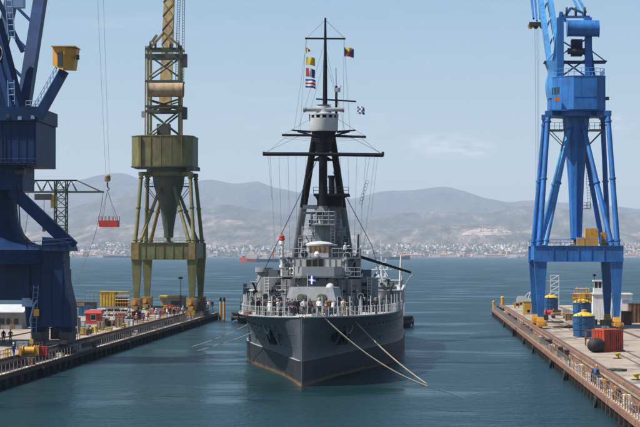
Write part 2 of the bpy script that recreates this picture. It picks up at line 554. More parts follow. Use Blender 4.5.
from mathutils.bvhtree import BVHTree
FOOT = BVHTree.FromPolygons([foot_o.location + v.co for v in foot_o.data.vertices], [tuple(p.vertices) for p in foot_o.data.polygons])
def shore_z(X, Y):
    k = max(0.0, (Y - 7960) / 2200)
    return 1.5 + 62 * k ** 1.15 + 5 * k * noise.noise(V(X * 0.004, Y * 0.004, 2))
mb = MB()
nx, ny = 120, 24
for j in range(ny + 1):
    Y = 7940 + 2500 * j / ny
    for i in range(nx + 1):
        X = -4600 + 7600 * i / nx
        z = shore_z(X, Y + 14 * noise.noise(V(X * 0.003, 0, 5))) if j else -1.0
        mb.v.append((X, Y + (18 * noise.noise(V(X * 0.004, 0, 7)) if j < 2 else 0), z))
for j in range(ny):
    for i in range(nx):
        a = j * (nx + 1) + i
        mb.f.append((a, a + 1, a + nx + 2, a + nx + 1)); mb.m.append(0)
mb.build('far_shore', 'near_hill', smooth=180, kind='structure')
# bare quarry face above the town
mb = MB()
pts = []
for i in range(33):
    xp = 462 + 53 * i / 32
    e = math.sin(math.pi * i / 32)
    top = 234.0 - 7.6 * e ** 0.6 * (0.85 + 0.30 * noise.noise(V(i * 0.45, 0, 1)))
    bot = 235.0 + 1.8 * e * noise.noise(V(i * 0.5, 3, 1))
    pts.append((xp, top, bot))
nrow = 5
for k in range(nrow):
    for xp, top, bot in pts:
        f = k / (nrow - 1)
        y = bot + (top - bot) * f
        d_ = (P(xp, y, 1000.0) - EYE).normalized()
        hit = FOOT.ray_cast(EYE, d_)[3] or 10200
        p = EYE + d_ * (hit - 7)
        mb.v.append(tuple(p))
n = len(pts)
for k in range(nrow - 1):
    for i in range(n - 1):
        mb.f.append((k*n+i, k*n+i+1, (k+1)*n+i+1, (k+1)*n+i)); mb.m.append(0)
mb.build('quarry_face', 'quarry', smooth=20, kind='structure')

# the town: thousands of roofs that read as one mass, plus the larger blocks on the waterfront one by one
mat('town_white', (0.66, 0.60, 0.53), 0.9, 0.15, 0.02)
mat('town_cream', (0.48, 0.38, 0.30), 0.9, 0.15, 0.02)
mat('town_grey', (0.24, 0.22, 0.20), 0.9, 0.15, 0.02)
mat('town_tile', (0.36, 0.16, 0.10), 0.9, 0.2, 0.02)
mat('town_dark', (0.10, 0.095, 0.09), 0.9, 0.2, 0.02)
mb = MB()
for i in range(6500):
    u = random.random() ** 1.25
    Y = 8060 + 2350 * u
    xp = random.uniform(-60, 700)
    X = P(xp, 250, Y).x
    if noise.noise(V(X * 0.0026, Y * 0.004, 4.4)) < -0.12 and random.random() < 0.85: continue
    if u > 0.55 and noise.noise(V(X * 0.0016, Y * 0.003, 8.4)) < -0.05: continue
    z = shore_z(X, Y)
    wd, dp, ht = random.uniform(6, 15), random.uniform(7, 12), random.choice((4, 5, 6, 7, 9, 12)) * random.uniform(0.8, 1.15)
    if random.random() < 0.05: wd *= 3.2; dp *= 1.6
    mb.slot(random.choice((0, 0, 0, 1, 1, 2)))
    a = random.uniform(-0.5, 0.5)
    mb.cbox((X, Y, z - 2), wd, dp, ht + 2, a)
    if random.random() < 0.45:
        mb.slot(3); mb.cbox((X, Y, z + ht), wd * 1.04, dp * 1.04, 0.8, a)
mb.build('far_town', ['town_white', 'town_cream', 'town_grey', 'town_tile'], smooth=0, kind='stuff',
         label='hazy mass of pale houses spread over the far shore', cat='town')
kinds = [('waterfront_block', 'town_white', 'town_grey', 'long white flat roofed block on the far waterfront', (26, 48), (7, 13), 0.5),
         ('waterfront_warehouse', 'town_cream', 'town_tile', 'cream warehouse with a tiled gable roof on the far waterfront', (24, 44), (6, 9), 3.0),
         ('waterfront_flats', 'town_grey', 'town_dark', 'grey apartment block standing above the far waterfront', (13, 20), (15, 22), 0.5)]
for i in range(84):
    nm, wm, rm, lb, wr, hr, roof = kinds[random.choice((0, 0, 1, 1, 2))]
    xp = -10 + 660 * (i + random.uniform(0.1, 0.9)) / 84
    Y = random.uniform(7990, 8090) + (60 if nm == 'waterfront_flats' else 0)
    X = P(xp, 250, Y).x
    z = shore_z(X, Y)
    wd, ht, dp = random.uniform(*wr), random.uniform(*hr), random.uniform(12, 18)
    t = thing(nm, V(X, Y, z), lb, 'building', 'larger buildings along the far waterfront')
    m1 = MB(); m1.box(X - wd/2, X + wd/2, Y - dp/2, Y + dp/2, z - 2, z + ht); m1.build('wall', wm, t, 0)
    m2 = MB()
    if roof > 1:
        m2.loft([[(X - wd/2 - .5, Y - dp/2 - .5, z + ht), (X - wd/2 - .5, Y + dp/2 + .5, z + ht), (X - wd/2 - .5, Y, z + ht + roof)],
                 [(X + wd/2 + .5, Y - dp/2 - .5, z + ht), (X + wd/2 + .5, Y + dp/2 + .5, z + ht), (X + wd/2 + .5, Y, z + ht + roof)]])
    else:
        m2.box(X - wd/2 - .4, X + wd/2 + .4, Y - dp/2 - .4, Y + dp/2 + .4, z + ht, z + ht + 0.9)
        m2.box(X - wd/6, X + wd/8, Y - 3, Y + 3, z + ht + 0.9, z + ht + 3.2)
    m2.build('roof', rm, t, 0)
    m3 = MB()
    nwin = max(3, int(wd / 4)); nfl = max(1, int(ht / 3.2))
    for a in range(nwin):
        for bq in range(nfl):
            wx = X - wd/2 + wd * (a + 0.5) / nwin; wz = z + 1.2 + 3.1 * bq
            m3.box(wx - 0.9, wx + 0.9, Y - dp/2 - 0.06, Y - dp/2 + 0.1, wz, wz + 1.5)
    m3.build('windows', 'town_dark', t, 0, kind='stuff')
# tree belts between the houses
mat('far_leaf', (0.045, 0.065, 0.030), 0.95, 0.35, 0.05)
mb = MB()
for i in range(3200):
    u = random.random() ** 1.3
    Y = 8030 + 2300 * u
    xp = random.uniform(-60, 700)
    X = P(xp, 250, Y).x
    if noise.noise(V(X * 0.0045, Y * 0.003, 14.4)) < -0.05: continue
    z = shore_z(X, Y)
    r, h = random.uniform(4, 10), random.uniform(5, 11)
    a0 = random.random() * 6
    mb.lathe([(r * 0.4, 0), (r, h * 0.35), (r * 0.85, h * 0.65), (r * 0.3, h)], (X, Y, z - 1), 6, a0)
mb.build('far_trees', 'far_leaf', smooth=0, kind='stuff', label='dark green tree belts between houses on the far shore', cat='trees')

# ---------------------------------------------------------------- piers
ZL, ZD = 1.3, 2.3             # ledge level and deck level
XR, XR2 = 16.3, 18.0          # right pier: water face, deck face
XL, XL2 = -43.6, -45.6        # left pier
YR0, YR1 = 120.0, 470.0
YL0, YL1 = 160.0, 438.0
def pier(name, xw, xd, xf, y0, y1):
    s = 1 if xf > xw else -1
    q = lambda a, b: (min(a, b), max(a, b))
    m = MB()
    x0, x1 = q(xd, xf); m.box(x0, x1, y0, y1 - 0.4, ZD - 0.35, ZD)
    o = m.build(name, 'concrete', kind='structure')
    m = MB(); x0, x1 = q(xw - s * 0.0, xd); m.box(x0, x1, y0, y1, ZL - 0.3, ZL)
    m.build('ledge', 'ledge', o)
    m = MB(); x0, x1 = q(xw + s * 0.25, xf); m.box(x0, x1, y0, y1 - 0.25, -4, ZL - 0.303)
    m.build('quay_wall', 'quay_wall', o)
    m = MB(); x0, x1 = q(xd + s * 0.12, xf); m.box(x0, x1, y0, y1 - 0.5, ZL - 0.3, ZD - 0.353)
    m.build('riser', 'rust_steel' if s > 0 else 'quay_wall', o)  # left riser takes the near-black wall colour to paint in its shade
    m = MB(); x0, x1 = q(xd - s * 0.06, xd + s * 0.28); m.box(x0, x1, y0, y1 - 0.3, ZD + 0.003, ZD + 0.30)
    m.build('kerb', 'rust_steel' if s > 0 else 'shaded_rust', o)
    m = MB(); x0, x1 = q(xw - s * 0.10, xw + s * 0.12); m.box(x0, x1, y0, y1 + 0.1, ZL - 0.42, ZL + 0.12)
    m.build('edge_beam', 'rust_steel' if s > 0 else 'shaded_rust', o)  # left kerb and beam use the copy darkened for shade
    # vertical fender timbers on the water face
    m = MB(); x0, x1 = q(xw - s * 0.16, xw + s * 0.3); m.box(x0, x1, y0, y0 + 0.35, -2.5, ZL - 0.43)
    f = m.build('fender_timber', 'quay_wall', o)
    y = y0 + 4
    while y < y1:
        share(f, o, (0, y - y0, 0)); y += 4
    # crane rails
    for d in (0.75, 12.6):
        m = MB(); x = xd + s * d
        m.box(x - 0.09, x + 0.09, y0, y1 - 1.5, ZD + 0.003, ZD + 0.13); m.box(x - 0.35, x + 0.35, y0, y1 - 1.5, ZD + 0.0005, ZD + 0.012)
        m.build('crane_rail', 'rail_steel', o)
    return o
pier_r = pier('pier_right', XR, XR2, 48.0, YR0, YR1)
pier_l = pier('pier_left', XL, XL2, -140.0, YL0, YL1)
m = MB()
for x in (23.0, 24.5):
    m.box(x - 0.06, x + 0.06, YR0, YR1 - 20, ZD + 0.003, ZD + 0.10)
m.build('wagon_rails', 'rail_steel', pier_r)
# a skirt of old planks and steel pipes along the ledges
def ledge_railing(x, y0, y1, label, step, s):
    t = thing('pier_railing', V(x, y0, ZL), label, 'railing')
    m = MB(); m.tube((x, y0, ZL), (x, y0, ZL + 1.05), 0.045, 0.045, 6); m.box(x - .1, x + .1, y0 - .1, y0 + .1, ZL + .002, ZL + .03)
    f = m.build('post', 'grey_steel', t)
    y = y0 + step
    while y < y1:
        o = share(f, t, (0, y - y0, 0)); y += step
    for h in (0.55, 1.03):
        m = MB(); m.tube((x, y0, ZL + h), (x, y1, ZL + h), 0.028, 0.028, 5); m.build('rail', 'rust_steel', t)
    return t
ledge_railing(XR + 0.35, YR0 + 2, YR1 - 1, 'rusty pipe railing along the ledge of the pier with the red container', 2.1, 1)
ledge_railing(XL - 0.35, YL0 + 2, YL1 - 1, 'rusty pipe railing along the ledge of the pier with the green crane', 2.1, -1)
mat('drive_ochre', (0.30, 0.19, 0.06), 0.7, 0.35, 0.8, rust=0.55, rustcol=(0.11, 0.06, 0.03))
# ---------------------------------------------------------------- portal cranes
def bogie(root, x, y, m_body, zb=ZD + 0.13, big=False):
    """travelling gear under one leg: yoke, two trucks, four wheels"""
    m = MB()
    m.prism([(x - 0.55, y - 1.0), (x + 0.55, y - 1.0), (x + 0.55, y + 1.0), (x - 0.55, y + 1.0)], zb + 1.0, zb + 1.7, 0.8, x, y)
    m.box(x - 0.4, x + 0.4, y - 2.1, y + 2.1, zb + 0.75, zb + 1.05)
    b = m.build('bogie', m_body, root)
    for s in (-1, 1):
        m = MB()
        m.box(x - 0.5, x + 0.5, y + s * 1.6 - 0.95, y + s * 1.6 + 0.95, zb + 0.28, zb + 0.74)
        m.box(x + 0.502, x + 0.95, y + s * 1.6 - 0.3, y + s * 1.6 + 0.35, zb + 0.3, zb + 0.85)
        m.box(x - 0.25, x + 0.25, y + s * 2.62 - 0.12, y + s * 2.62 + 0.12, zb + 0.2, zb + 0.6)
        m.build('truck', m_body, b)
    if big:
        m = MB(); m.box(x - 1.05, x + 1.05, y - 1.5, y + 1.5, zb + 1.0, zb + 2.6); m.box(x - .8, x + .8, y - 1.9, y + 1.9, zb + .5, zb + 0.998); m.build('drive_casing', m_body, b)
        m = MB(); m.tube((x - .4, y - 1.95, zb + 1.7), (x - .4, y - 1.5, zb + 1.7), .5, .5, 14); m.build('drive_motor', 'yellow', b)
        m = MB(); m.box(x + .2, x + .95, y - 1.75, y - 1.51, zb + 1.2, zb + 2.3); m.build('control_box', 'rust_steel', b)
    for yy in (-2.1, -1.1, 1.1, 2.1):
        m = MB(); m.tube((x - 0.13, y + yy, zb + 0.32), (x + 0.13, y + yy, zb + 0.32), 0.32, 0.32, 14)
        m.build('wheel', 'dark_steel', b)

def tapered_leg(root, name, top, bot, wt, dt, wb, db, m):
    mb = MB()
    rg = []
    for c, wx, wy in ((bot, wb, db), (top, wt, dt)):
        rg.append([(c[0] - wx/2, c[1] - wy/2, c[2]), (c[0] + wx/2, c[1] - wy/2, c[2]), (c[0] + wx/2, c[1] + wy/2, c[2]), (c[0] - wx/2, c[1] + wy/2, c[2])])
    mb.loft(rg)
    return mb.build(name, m, root)

def ladder(mb, p, q, wd=0.5, r=0.03, step=0.45, side=V(1, 0, 0)):
    p, q = Vector(p), Vector(q)
    s = side * (wd / 2)
    mb.tube(p - s, q - s, r, r, 4); mb.tube(p + s, q + s, r, r, 4)
    n = int((q - p).length / step)
    for i in range(n):
        c = p.lerp(q, (i + 0.5) / n)
        mb.tube(c - s, c + s, r * 0.8, r * 0.8, 4)

def portal(root, x0, x1, y0, y1, zt, zb, M, Mb, legw=1.6, big=False):
    """four tapered legs, cross beams and end beams"""
    for x in (x0, x1):
        for y in (y0, y1):
            tapered_leg(root, 'leg', (x, y, zb + 0.02), (x, y, ZD + 1.83), legw * 1.15, 1.5, 0.9, 1.0, M)
            bogie(root, x, y, Mb, big=big)
    for y in (y0, y1):
        m = MB(); m.box(x0 - legw * 0.62, x1 + legw * 0.62, y - 0.8, y + 0.8, zb + 0.023, zt)
        b = m.build('cross_beam', M, root)
        m = MB()
        for k in range(1, 6):                       # welded stiffeners
            xx = x0 + (x1 - x0) * k / 6
            m.box(xx - 0.05, xx + 0.05, y - 0.90, y - 0.8, zb + 0.15, zt - 0.12)
        m.box(x0 - legw * 0.62, x1 + legw * 0.62, y - 0.95, y - 0.8, zt - 0.10, zt + 0.02)
        m.box(x0 - legw * 0.62, x1 + legw * 0.62, y - 0.95, y - 0.8, zb + 0.03, zb + 0.13)
        m.build('stiffener', M, b)
    for x in (x0, x1):
        m = MB(); m.box(x - 0.7, x + 0.7, y0 + 0.803, y1 - 0.803, zb + 0.3, zt - 0.05)
        m.build('end_beam', M, root)
    m = MB(); m.box(x0 + 0.703, x1 - 0.703, y0 + 0.803, y1 - 0.803, zt - 0.30, zt - 0.12)
    m.build('portal_deck', M, root)
    m = MB(); m.rail([(x0 - .8, y0 - .85, zt + .03), (x1 + .8, y0 - .85, zt + .03)], 1.0, 0.025, 1.6); m.build('portal_railing', M, root)
    m = MB(); m.rail([(x0 - .8, y1 + .7, zt + .03), (x1 + .8, y1 + .7, zt + .03)], 1.0, 0.025, 1.6)
    m.build('portal_railing', M, root)

def tower(root, cx, cyy, x0, x1, y0, y1, zt, zh, hx, hy, M, Ml, Mr, tr=0.42, coltop=2.3, colbot=0.85):
    """raking tubes from the portal corners, inner struts, tapered pivot column"""
    for x, sx in ((x0, -1), (x1, 1)):
        for y, sy in ((y0, -1), (y1, 1)):
            m = MB(); m.tube((x, y, zt - 0.05), (cx + sx * hx, cyy + sy * hy, zh), tr, tr * 0.9, 12)
            m.build('tower_leg', M, root)
            m = MB(); m.tube((x - sx * 0.9, y, zt - 0.05), (cx + sx * 0.9, cyy + sy * 1.6, zh - 1.2), tr * 0.95, tr * 0.8, 12)
            m.build('diagonal_strut', Ml if sx < 0 else M, root)
    m = MB(); m.lathe([(colbot * 0.75, zt + 1.0), (colbot, zt + 1.25), (colbot * 1.05, zt + 2.6), (colbot * .55 + coltop * .38, zt + (zh - zt) * .5), (coltop, zh - 2.2), (coltop * 1.06, zh - 0.4)], (cx, cyy, 0), 10, 0.31)
    c = m.build('pivot_column', Mr, root)
    m = MB(); m.lathe([(1.1, zt - 0.1), (1.0, zt + 0.25), (0.45, zt + 0.35), (0.45, zt + 1.0)], (cx, cyy, 0), 16)
    m.build('pivot_bearing', 'dark_steel', root)
    m = MB(); ladder(m, (cx + colbot + 1.0, cyy - coltop - 0.2, zt + 6), (cx + coltop * 0.7, cyy - coltop - 0.25, zh - 4))
    zz = zt + 6
    m.rail([(cx + 0.9, cyy - coltop - 0.2, zz), (cx + 2.1, cyy - coltop - 0.2, zz)], 1.0, 0.03, 0.6)
    m.box(cx + 0.4, cx + 2.1, cyy - coltop - 0.5, cyy - coltop + 0.6, zz - 0.08, zz)
    m.build('column_ladder', 'dark_steel', c)
    # ring beam that carries the slewing track, with service walkways at the sides
    rr_ = min(hx, hy) - 0.35
    m = MB(); m.lathe([(rr_ - .5, zh - .55), (rr_, zh - .5), (rr_, zh + .25), (rr_ - .5, zh + .25)], (cx, cyy, 0), 32)
    m.build('ring_beam', M, root)
    for sx in (-1, 1):
        for sy in (-1, 1):
            m = MB(); m.cbox((cx + sx * hx, cyy + sy * hy, zh - .6), 1.1, 1.1, .8); m.beam((cx + sx * hx, cyy + sy * hy, zh - .1), (cx + sx * 2.2, cyy + sy * 2.2, zh - .1), .5, .7); m.build('leg_cap', M, root)
    for s in (-1, 1):
        m = MB()
        zz = zh - 2.6
        x_in, x_out = cx + s * (coltop * 0.95), cx + s * (hx - 0.35)
        m.box(min(x_in, x_out), max(x_in, x_out), cyy - 2.6, cyy + 2.6, zz - 0.1, zz)
        m.rail([(x_out, cyy - 2.6, zz), (x_out, cyy + 2.6, zz)], 1.05, 0.035, 1.0)
        m.rail([(x_in, cyy - 2.6, zz), (x_out, cyy - 2.6, zz)], 1.05, 0.035, 0.9)
        m.tube((x_out, cyy - 2.5, zz - 0.05), (cx + s * coltop * 0.8, cyy - 2.0, zz - 2.8), 0.07, 0.07, 5)
        m.tube((x_out, cyy + 2.5, zz - 0.05), (cx + s * coltop * 0.8, cyy + 2.0, zz - 2.8), 0.07, 0.07, 5)
        m.build('service_walkway', 'dark_steel', root)

# ---- bright blue crane on the right pier
X0 = XR2 + 0.75; X1 = X0 + 11.85
Y0, Y1 = 322.0, 338.0
CX, CY = (X0 + X1) / 2 + 0.35, 331.0
br = thing('portal_crane', V(CX, CY, ZD), 'bright blue portal crane straddling the rails behind the red container', 'crane')
ZT, ZB = 15.3, 12.75
portal(br, X0, X1, Y0, Y1, ZT, ZB, 'crane_blue', 'yellow', 1.7)
ZH = 36.6
tower(br, CX, CY, X0 - 0.2, X1 + 0.2, Y0, Y1, ZT, ZH, 4.7, 4.6, 'crane_blue', 'crane_light_blue', 'crane_blue', 0.45, 2.1, 0.95)
def at(x, y, Y=CY):
    return P(x, y, Y)
# machinery house: blunt octagonal front, long body behind, cab windows on its side
zl, zu = at(580, 111.5).z, at(580, 79).z
hx0, hx1 = at(549, 90).x, at(604, 90).x
yf = CY - 5.2
poly = [(hx0 + 0.1, CY + 6.5), (hx0, yf + 4.0), (hx0 + 1.75, yf + 1.1), (hx0 + 3.6, yf), (hx1 - 1.6, yf), (hx1 - 0.1, yf + 1.5), (hx1, yf + 4), (hx1, CY + 6.5)]
m = MB(); m.prism(poly, zl, zu)
house = m.build('machinery_house', 'crane_blue', br, 20)
m = MB(); m.prism([(CX + (x - CX) * 1.012, CY + (y - CY) * 1.012) for x, y in poly], zu + 0.002, zu + 0.14); m.build('roof_edge', 'crane_blue', house)
m = MB(); m.box(hx0 + 3.7, hx1 - 1.7, yf - 0.05, yf + 0.02, zl + 1.95, zl + 2.03); m.build('seam', 'crane_blue', house)
for k in range(3):
    m = MB()
    a, b_ = V(hx0 - 0.02, yf + 4.0, 0), V(hx0 + 1.73, yf + 1.1, 0)
    p = a.lerp(b_, 0.22 + 0.26 * k); d = (b_ - a).normalized(); nn = V(d.y, -d.x, 0)
    if nn.y > 0: nn = -nn
    q = [p - d * 0.28 + nn * 0.04, p + d * 0.28 + nn * 0.04, p + d * 0.28 - nn * 0.1, p - d * 0.28 - nn * 0.1]
    m.loft([[(*v.xy, zl + 2.6) for v in q], [(*v.xy, zl + 3.7) for v in q]])
    m.build('window', 'glass_dark', house)
m = MB(); m.box(hx0 - 0.2, hx1 - 0.3, CY - 4.6, CY + 4.6, ZH + 0.253, zl - 0.003); m.build('slewing_table', 'crane_blue', br)
pc = at(557.5, 99, yf); m = MB(); m.tube((pc.x, yf + 0.9, pc.z), (pc.x, yf + 0.35, pc.z), 0.42, 0.42, 14); m.build('floodlight', 'orange', house)
m = MB(); m.box(hx1, hx1 + 0.5, CY - 3.6, CY - 2.6, zl + 1.6, zl + 2.1); m.build('side_lamp', 'dark_steel', house)
m = MB()
m.rail([(hx1 - 0.2, CY + 5, zu + .14), (hx1 - 0.2, yf + 2, zu + .14), (hx1 - 1.7, yf + .2, zu + .14), (hx0 + 3.7, yf + .2, zu + .14), (hx0 + 1.9, yf + 1.3, zu + .14), (hx0 + .2, yf + 4, zu + .14), (hx0 + .2, CY + 5, zu + .14)], 1.2, 0.04, 1.3)
m.build('roof_railing', 'crane_light_blue', house)
# upper platform
zp = at(575, 61.5).z
m = MB(); m.box(at(544, 61).x, at(606, 61).x, CY - 1.6, CY + 2.0, zp - 0.22, zp); m.build('upper_platform', 'navy', br)
# A-frame posts and braces
for sx in (-1, 1):
    xx = at(559.5 if sx < 0 else 587.5, 60).x
    m = MB(); m.box(xx - 0.55, xx + 0.55, CY - 2.2, CY - 1.1, zu, at(560, 19).z); m.build('frame_post', 'crane_blue' , br)
    m = MB(); m.tube((xx, CY - 1.6, at(560, 30).z), (at(557 + 40 * (sx > 0), 60).x, CY + 4.5, zu), 0.24, 0.24, 8); m.build('frame_brace', 'crane_blue', br)
m = MB()
for a, b_ in (((559, 78), (588, 58)), ((588, 78), (560, 58)), ((559, 56), (588, 38)), ((587, 56), (560, 40))):
    m.tube(at(*a), at(*b_), 0.14, 0.14, 6)
m.build('cross_bracing', 'crane_blue', br)
# top pulley frame above the counterweight
m = MB()
m.beam(at(559, 24), at(571, 8), 0.45); m.beam(at(571, 8), at(583, 13), 0.35); m.beam(at(583, 13), at(587, 24), 0.45)
m.beam(at(562, 17), at(590, 17), 0.4)
m.beam(at(553.5, 62), at(561, 12), 0.5); m.beam(at(561, 12), at(566, 22), 0.4)
m.build('pulley_frame', 'crane_blue', br)
for xx in (566, 575, 584):
    p = at(xx, 13); m = MB(); m.tube(p + V(-0.15, -1.6, 0), p + V(0.15, -1.6, 0), 0.75, 0.75, 18); m.build('sheave', 'dark_steel', br)
# counterweight drum
p, q = at(567.5, 28.3, CY - 3), at(598.5, 28.6, CY - 3)
m = MB(); m.tube(p, q, 1.32, 1.32, 28)
cw = m.build('counterweight_drum', 'crane_blue', br)
m = MB(); m.tube(p - V(0.12, 0, 0), p, 1.42, 1.42, 28); m.tube(q, q + V(0.1, 0, 0), 1.42, 1.42, 28); m.build('drum_rim', 'crane_light_blue', cw)
m = MB(); m.box(at(571, 45).x, at(582, 45).x, CY - 1.2, CY + 1.2, at(575, 56).z, at(575, 40).z); m.build('winch', 'navy', br)
m = MB(); m.tube(at(567, 52) + V(0, -1.3, 0), at(588, 52) + V(0, -1.3, 0), 0.5, 0.5, 14); m.build('winch_drum', 'dark_steel', br)
for a, b_ in (((585, 46), (605, 61)), ((588, 58), (596, 78)), ((548, 60), (556, 50))):
    m = MB(); m.tube(at(*a), at(*b_), 0.1, 0.1, 6); m.build('stay', 'crane_blue', br)
# curved hood of the cab side
m = MB(); rg = []
for xl_, xr_, y in ((545.5, 556, 62), (547, 556, 66), (548.6, 557, 70), (548.2, 557, 75), (546.6, 556, 80), (546, 556, 86), (546.8, 556, 93), (548.5, 556, 99)):
    p, q = at(xl_, y), at(xr_, y)
    rg.append([(p.x, CY - 1.6, p.z), (q.x, CY - 2.2, p.z), (q.x, CY + 3, p.z), (p.x, CY + 3, p.z)])
m.loft(rg)
m.build('cab_hood', 'crane_light_blue', br)
# main jib leaning back and away, rising out of the picture
foot, head = at(556, 68, CY + 2.0), V(at(556, 68).x - 3.0, CY + 40, 84.0)
jibm = MB()
for s in (-0.9, 0.9):
    jibm.beam(foot + V(s, 0, 0), head + V(s * 0.5, 0, 0), 0.75, 1.5)
for k in range(12):
    t0, t1 = k / 12, (k + 1) / 12
    jibm.beam(foot.lerp(head, t0) + V(-0.9 + 0.4 * t0, 0, 0), foot.lerp(head, t1) + V(0.9 - 0.4 * t1, 0, 0), 0.2)
jibm.build('jib', 'crane_light_blue', br)
# luffing tie from the frame top to the jib
m = MB(); a = at(580, 12); m.beam(a, foot.lerp(head, 0.72), 0.35); m.beam(a + V(0.9, 0, 0), foot.lerp(head, 0.72) + V(0.6, 0, 0), 0.35); m.build('luffing_tie', 'crane_light_blue', br)
# fly jib hanging its tip in view
tip = at(537, 21, 344)
m = MB()
for s in (-0.55, 0.55):
    m.beam(head + V(s * 2, 0, 0), tip + V(s, 0, 0.4), 0.9, 0.9, 0.30, 0.45)
m.beam(head, tip, 0.5, 0.5, .3, .3)
fj = m.build('fly_jib', 'crane_blue', br)
m = MB(); m.cbox(tip - V(0, 0, 0.9), 2.6, 0.8, 0.7); m.build('jib_tip', 'dark_steel', br)
for s in (-1.1, -0.2, 0.9):
    m = MB(); m.tube(tip + V(s, -0.15, -0.9), tip + V(s, 0.15, -0.9), 0.45, 0.45, 16); m.build('tip_sheave', 'yellow' if s < -1 else 'dark_steel', br)
for s in (-0.35, 0.0, 0.3):
    m = MB(); m.tube(tip + V(s, 0, -1.0), V(tip.x + s * 0.6, tip.y, 14.5), 0.022, 0.022, 4); m.build('hoist_cable', 'cable', br)
m = MB(); c = V(tip.x, tip.y, 13.2); m.cbox(c, 0.9, 0.4, 1.3); m.tube(c, c - V(0, 0, 0.7), 0.1, 0.1, 6); m.tube(c - V(0, 0, .7), c + V(0.35, 0, -1.0), .1, .07, 6); m.build('hook_block', 'yellow', br)
# boxes on the portal
m = MB(); a = P(601, 247, Y0 + 1.5); m.cbox(V(a.x - 1.5, a.y, ZT + 0.02), 2.0, 1.6, 2.7); m.build('electric_cabinet', 'yellow', br)
m = MB(); m.cbox(V(a.x - 3.2, a.y, ZT + 0.02), 1.2, 1.3, 1.3); m.build('electric_cabinet', 'yellow', br)
m = MB(); m.cbox(V(a.x + 0.5, a.y + 1, ZT + 0.02), 0.8, 1.0, 2.1); m.build('electric_cabinet', 'yellow', br)

# ---- old green crane on the left pier
X1 = XL2 - 0.75; X0 = X1 - 11.3
Y0, Y1 = 412.0, 428.0
CX, CY = (X0 + X1) / 2 - 0.15, 420.0
gr = thing('portal_crane', V(CX, CY, ZD), 'rust streaked green portal crane near the end of the pier', 'crane')
ZT, ZB = 16.3, 12.8
portal(gr, X0, X1, Y0, Y1, ZT, ZB, 'green', 'drive_ochre', 1.7, True)
ZH = 30.6
tower(gr, CX, CY, X0 - 0.3, X1 + 0.3, Y0, Y1, ZT, ZH, 5.0, 4.8, 'green', 'green_rust', 'green_dark', 0.42, 3.2, 1.0)
def at(x, y, Y=CY):
    return P(x, y, Y)
zl, zu = at(165, 167).z, at(165, 137.5).z
hx0, hx1 = at(134.5, 150).x, at(195, 150).x
yf = CY - 6.2
poly = [(hx0, CY + 6), (hx0, yf + 2.2), (hx0 + 1.6, yf + 0.4), (hx0 + 5, yf), (hx1 - 3.6, yf), (hx1 - 1.0, yf + 0.8), (hx1, yf + 2.6), (hx1, CY + 6)]
m = MB(); m.prism(poly, zl, zu); house = m.build('machinery_house', 'green', gr, 20)
m = MB(); m.prism([(CX + (x - CX) * 1.02, CY + (y - CY) * 1.02) for x, y in poly], zl - 0.25, zl - 0.003); m.build('house_sill', 'green_dark', house)
m = MB(); m.prism([(CX + (x - CX) * 1.015, CY + (y - CY) * 1.015) for x, y in poly], zu + 0.002, zu + 0.15); m.build('roof_edge', 'green_rust', house)
m = MB()
for k in range(1, 6):
    xx = hx0 + (hx1 - hx0) * k / 6
    m.box(xx - 0.05, xx + 0.05, yf - 0.06, yf + 0.3, zl + 0.05, zu - 0.05)
m.build('panel_seam', 'green_rust', house)
m = MB(); m.box(hx1 - 1.2, hx1 + 1.3, CY - 5, CY - 2, zl - 1.0, zl - 0.26); m.build('side_step', 'green_dark', house)
m = MB(); m.lathe([(4.6, ZH + 0.253), (4.6, zl - 0.253)], (CX, CY, 0), 24); m.build('slewing_table', 'green_dark', gr)
fx0, fx1 = at(149.5, 100).x, at(180.5, 100).x
ftop = at(165, 47).z
m = MB()
for x in (fx0, fx1):
    for y in (CY - 2.2, CY + 2.2):
        m.box(x - 0.22, x + 0.22, y - 0.22, y + 0.22, zu, ftop)
m.build('frame_post', 'green', gr)
FB = {CY - 2.25: MB(), CY + 2.25: MB()}
for za, zb_ in ((at(165, 136).z, at(165, 112).z), (at(165, 110).z, at(165, 100).z), (at(165, 78).z, at(165, 56).z)):
    for y in (CY - 2.25, CY + 2.25):
        FB[y].tube((fx0, y, za), (fx1, y, zb_), 0.2, 0.2, 6); FB[y].tube((fx1, y, za), (fx0, y, zb_), 0.2, 0.2, 6)
for yy, h in ((112, .5), (107, 0.4), (57, .9), (50, 0.5), (82, .4)):
    z = at(165, yy).z
    for y in FB:
        FB[y].beam((fx0 - 0.6, y, z), (fx1 + 0.6, y, z), 0.5, h)
for m in FB.values(): m.build('frame_bracing', 'green_dark', gr)
for x in (at(147, 90).x, at(182, 90).x):
    m = MB(); m.beam((x, CY - 2.4, zu), (x, CY - 2.0, ftop), 0.3, 0.3); m.build('side_post', 'drum_tan', gr)
p, q = at(149.5, 90, CY - 3.4), at(183, 90, CY - 3.4)
m = MB(); m.tube(p, q, 1.45, 1.45, 26); cw = m.build('counterweight_drum', 'drum_tan', gr)
m = MB(); m.tube(p - V(.1, 0, 0), p, 1.55, 1.55, 26); m.tube(q, q + V(.1, 0, 0), 1.55, 1.55, 26); m.build('drum_rim', 'rust_steel', cw)
m = MB()
a, b_, c_ = at(150, 48), at(164, 33), at(181, 47)
m.beam(a, b_, .45); m.beam(b_, c_, .45); m.beam(at(152, 42), at(157, 35), .5)
m.build('head_frame', 'green_rust', gr)
for xx in (152, 157, 172, 180):
    p = at(xx, 46); m = MB(); m.tube(p + V(-.15, -2.4, 0), p + V(.15, -2.4, 0), 0.75, .75, 16); m.build('sheave', 'dark_steel', gr)
foot, head = at(165, 110, CY + 2.5), at(174, -120, CY + 26)
m = MB(); m.beam(foot + V(0, 0, 0), head, 2.5, 2.2, 1.8, 1.5); m.build('jib', 'green_rust', gr)
m = MB()
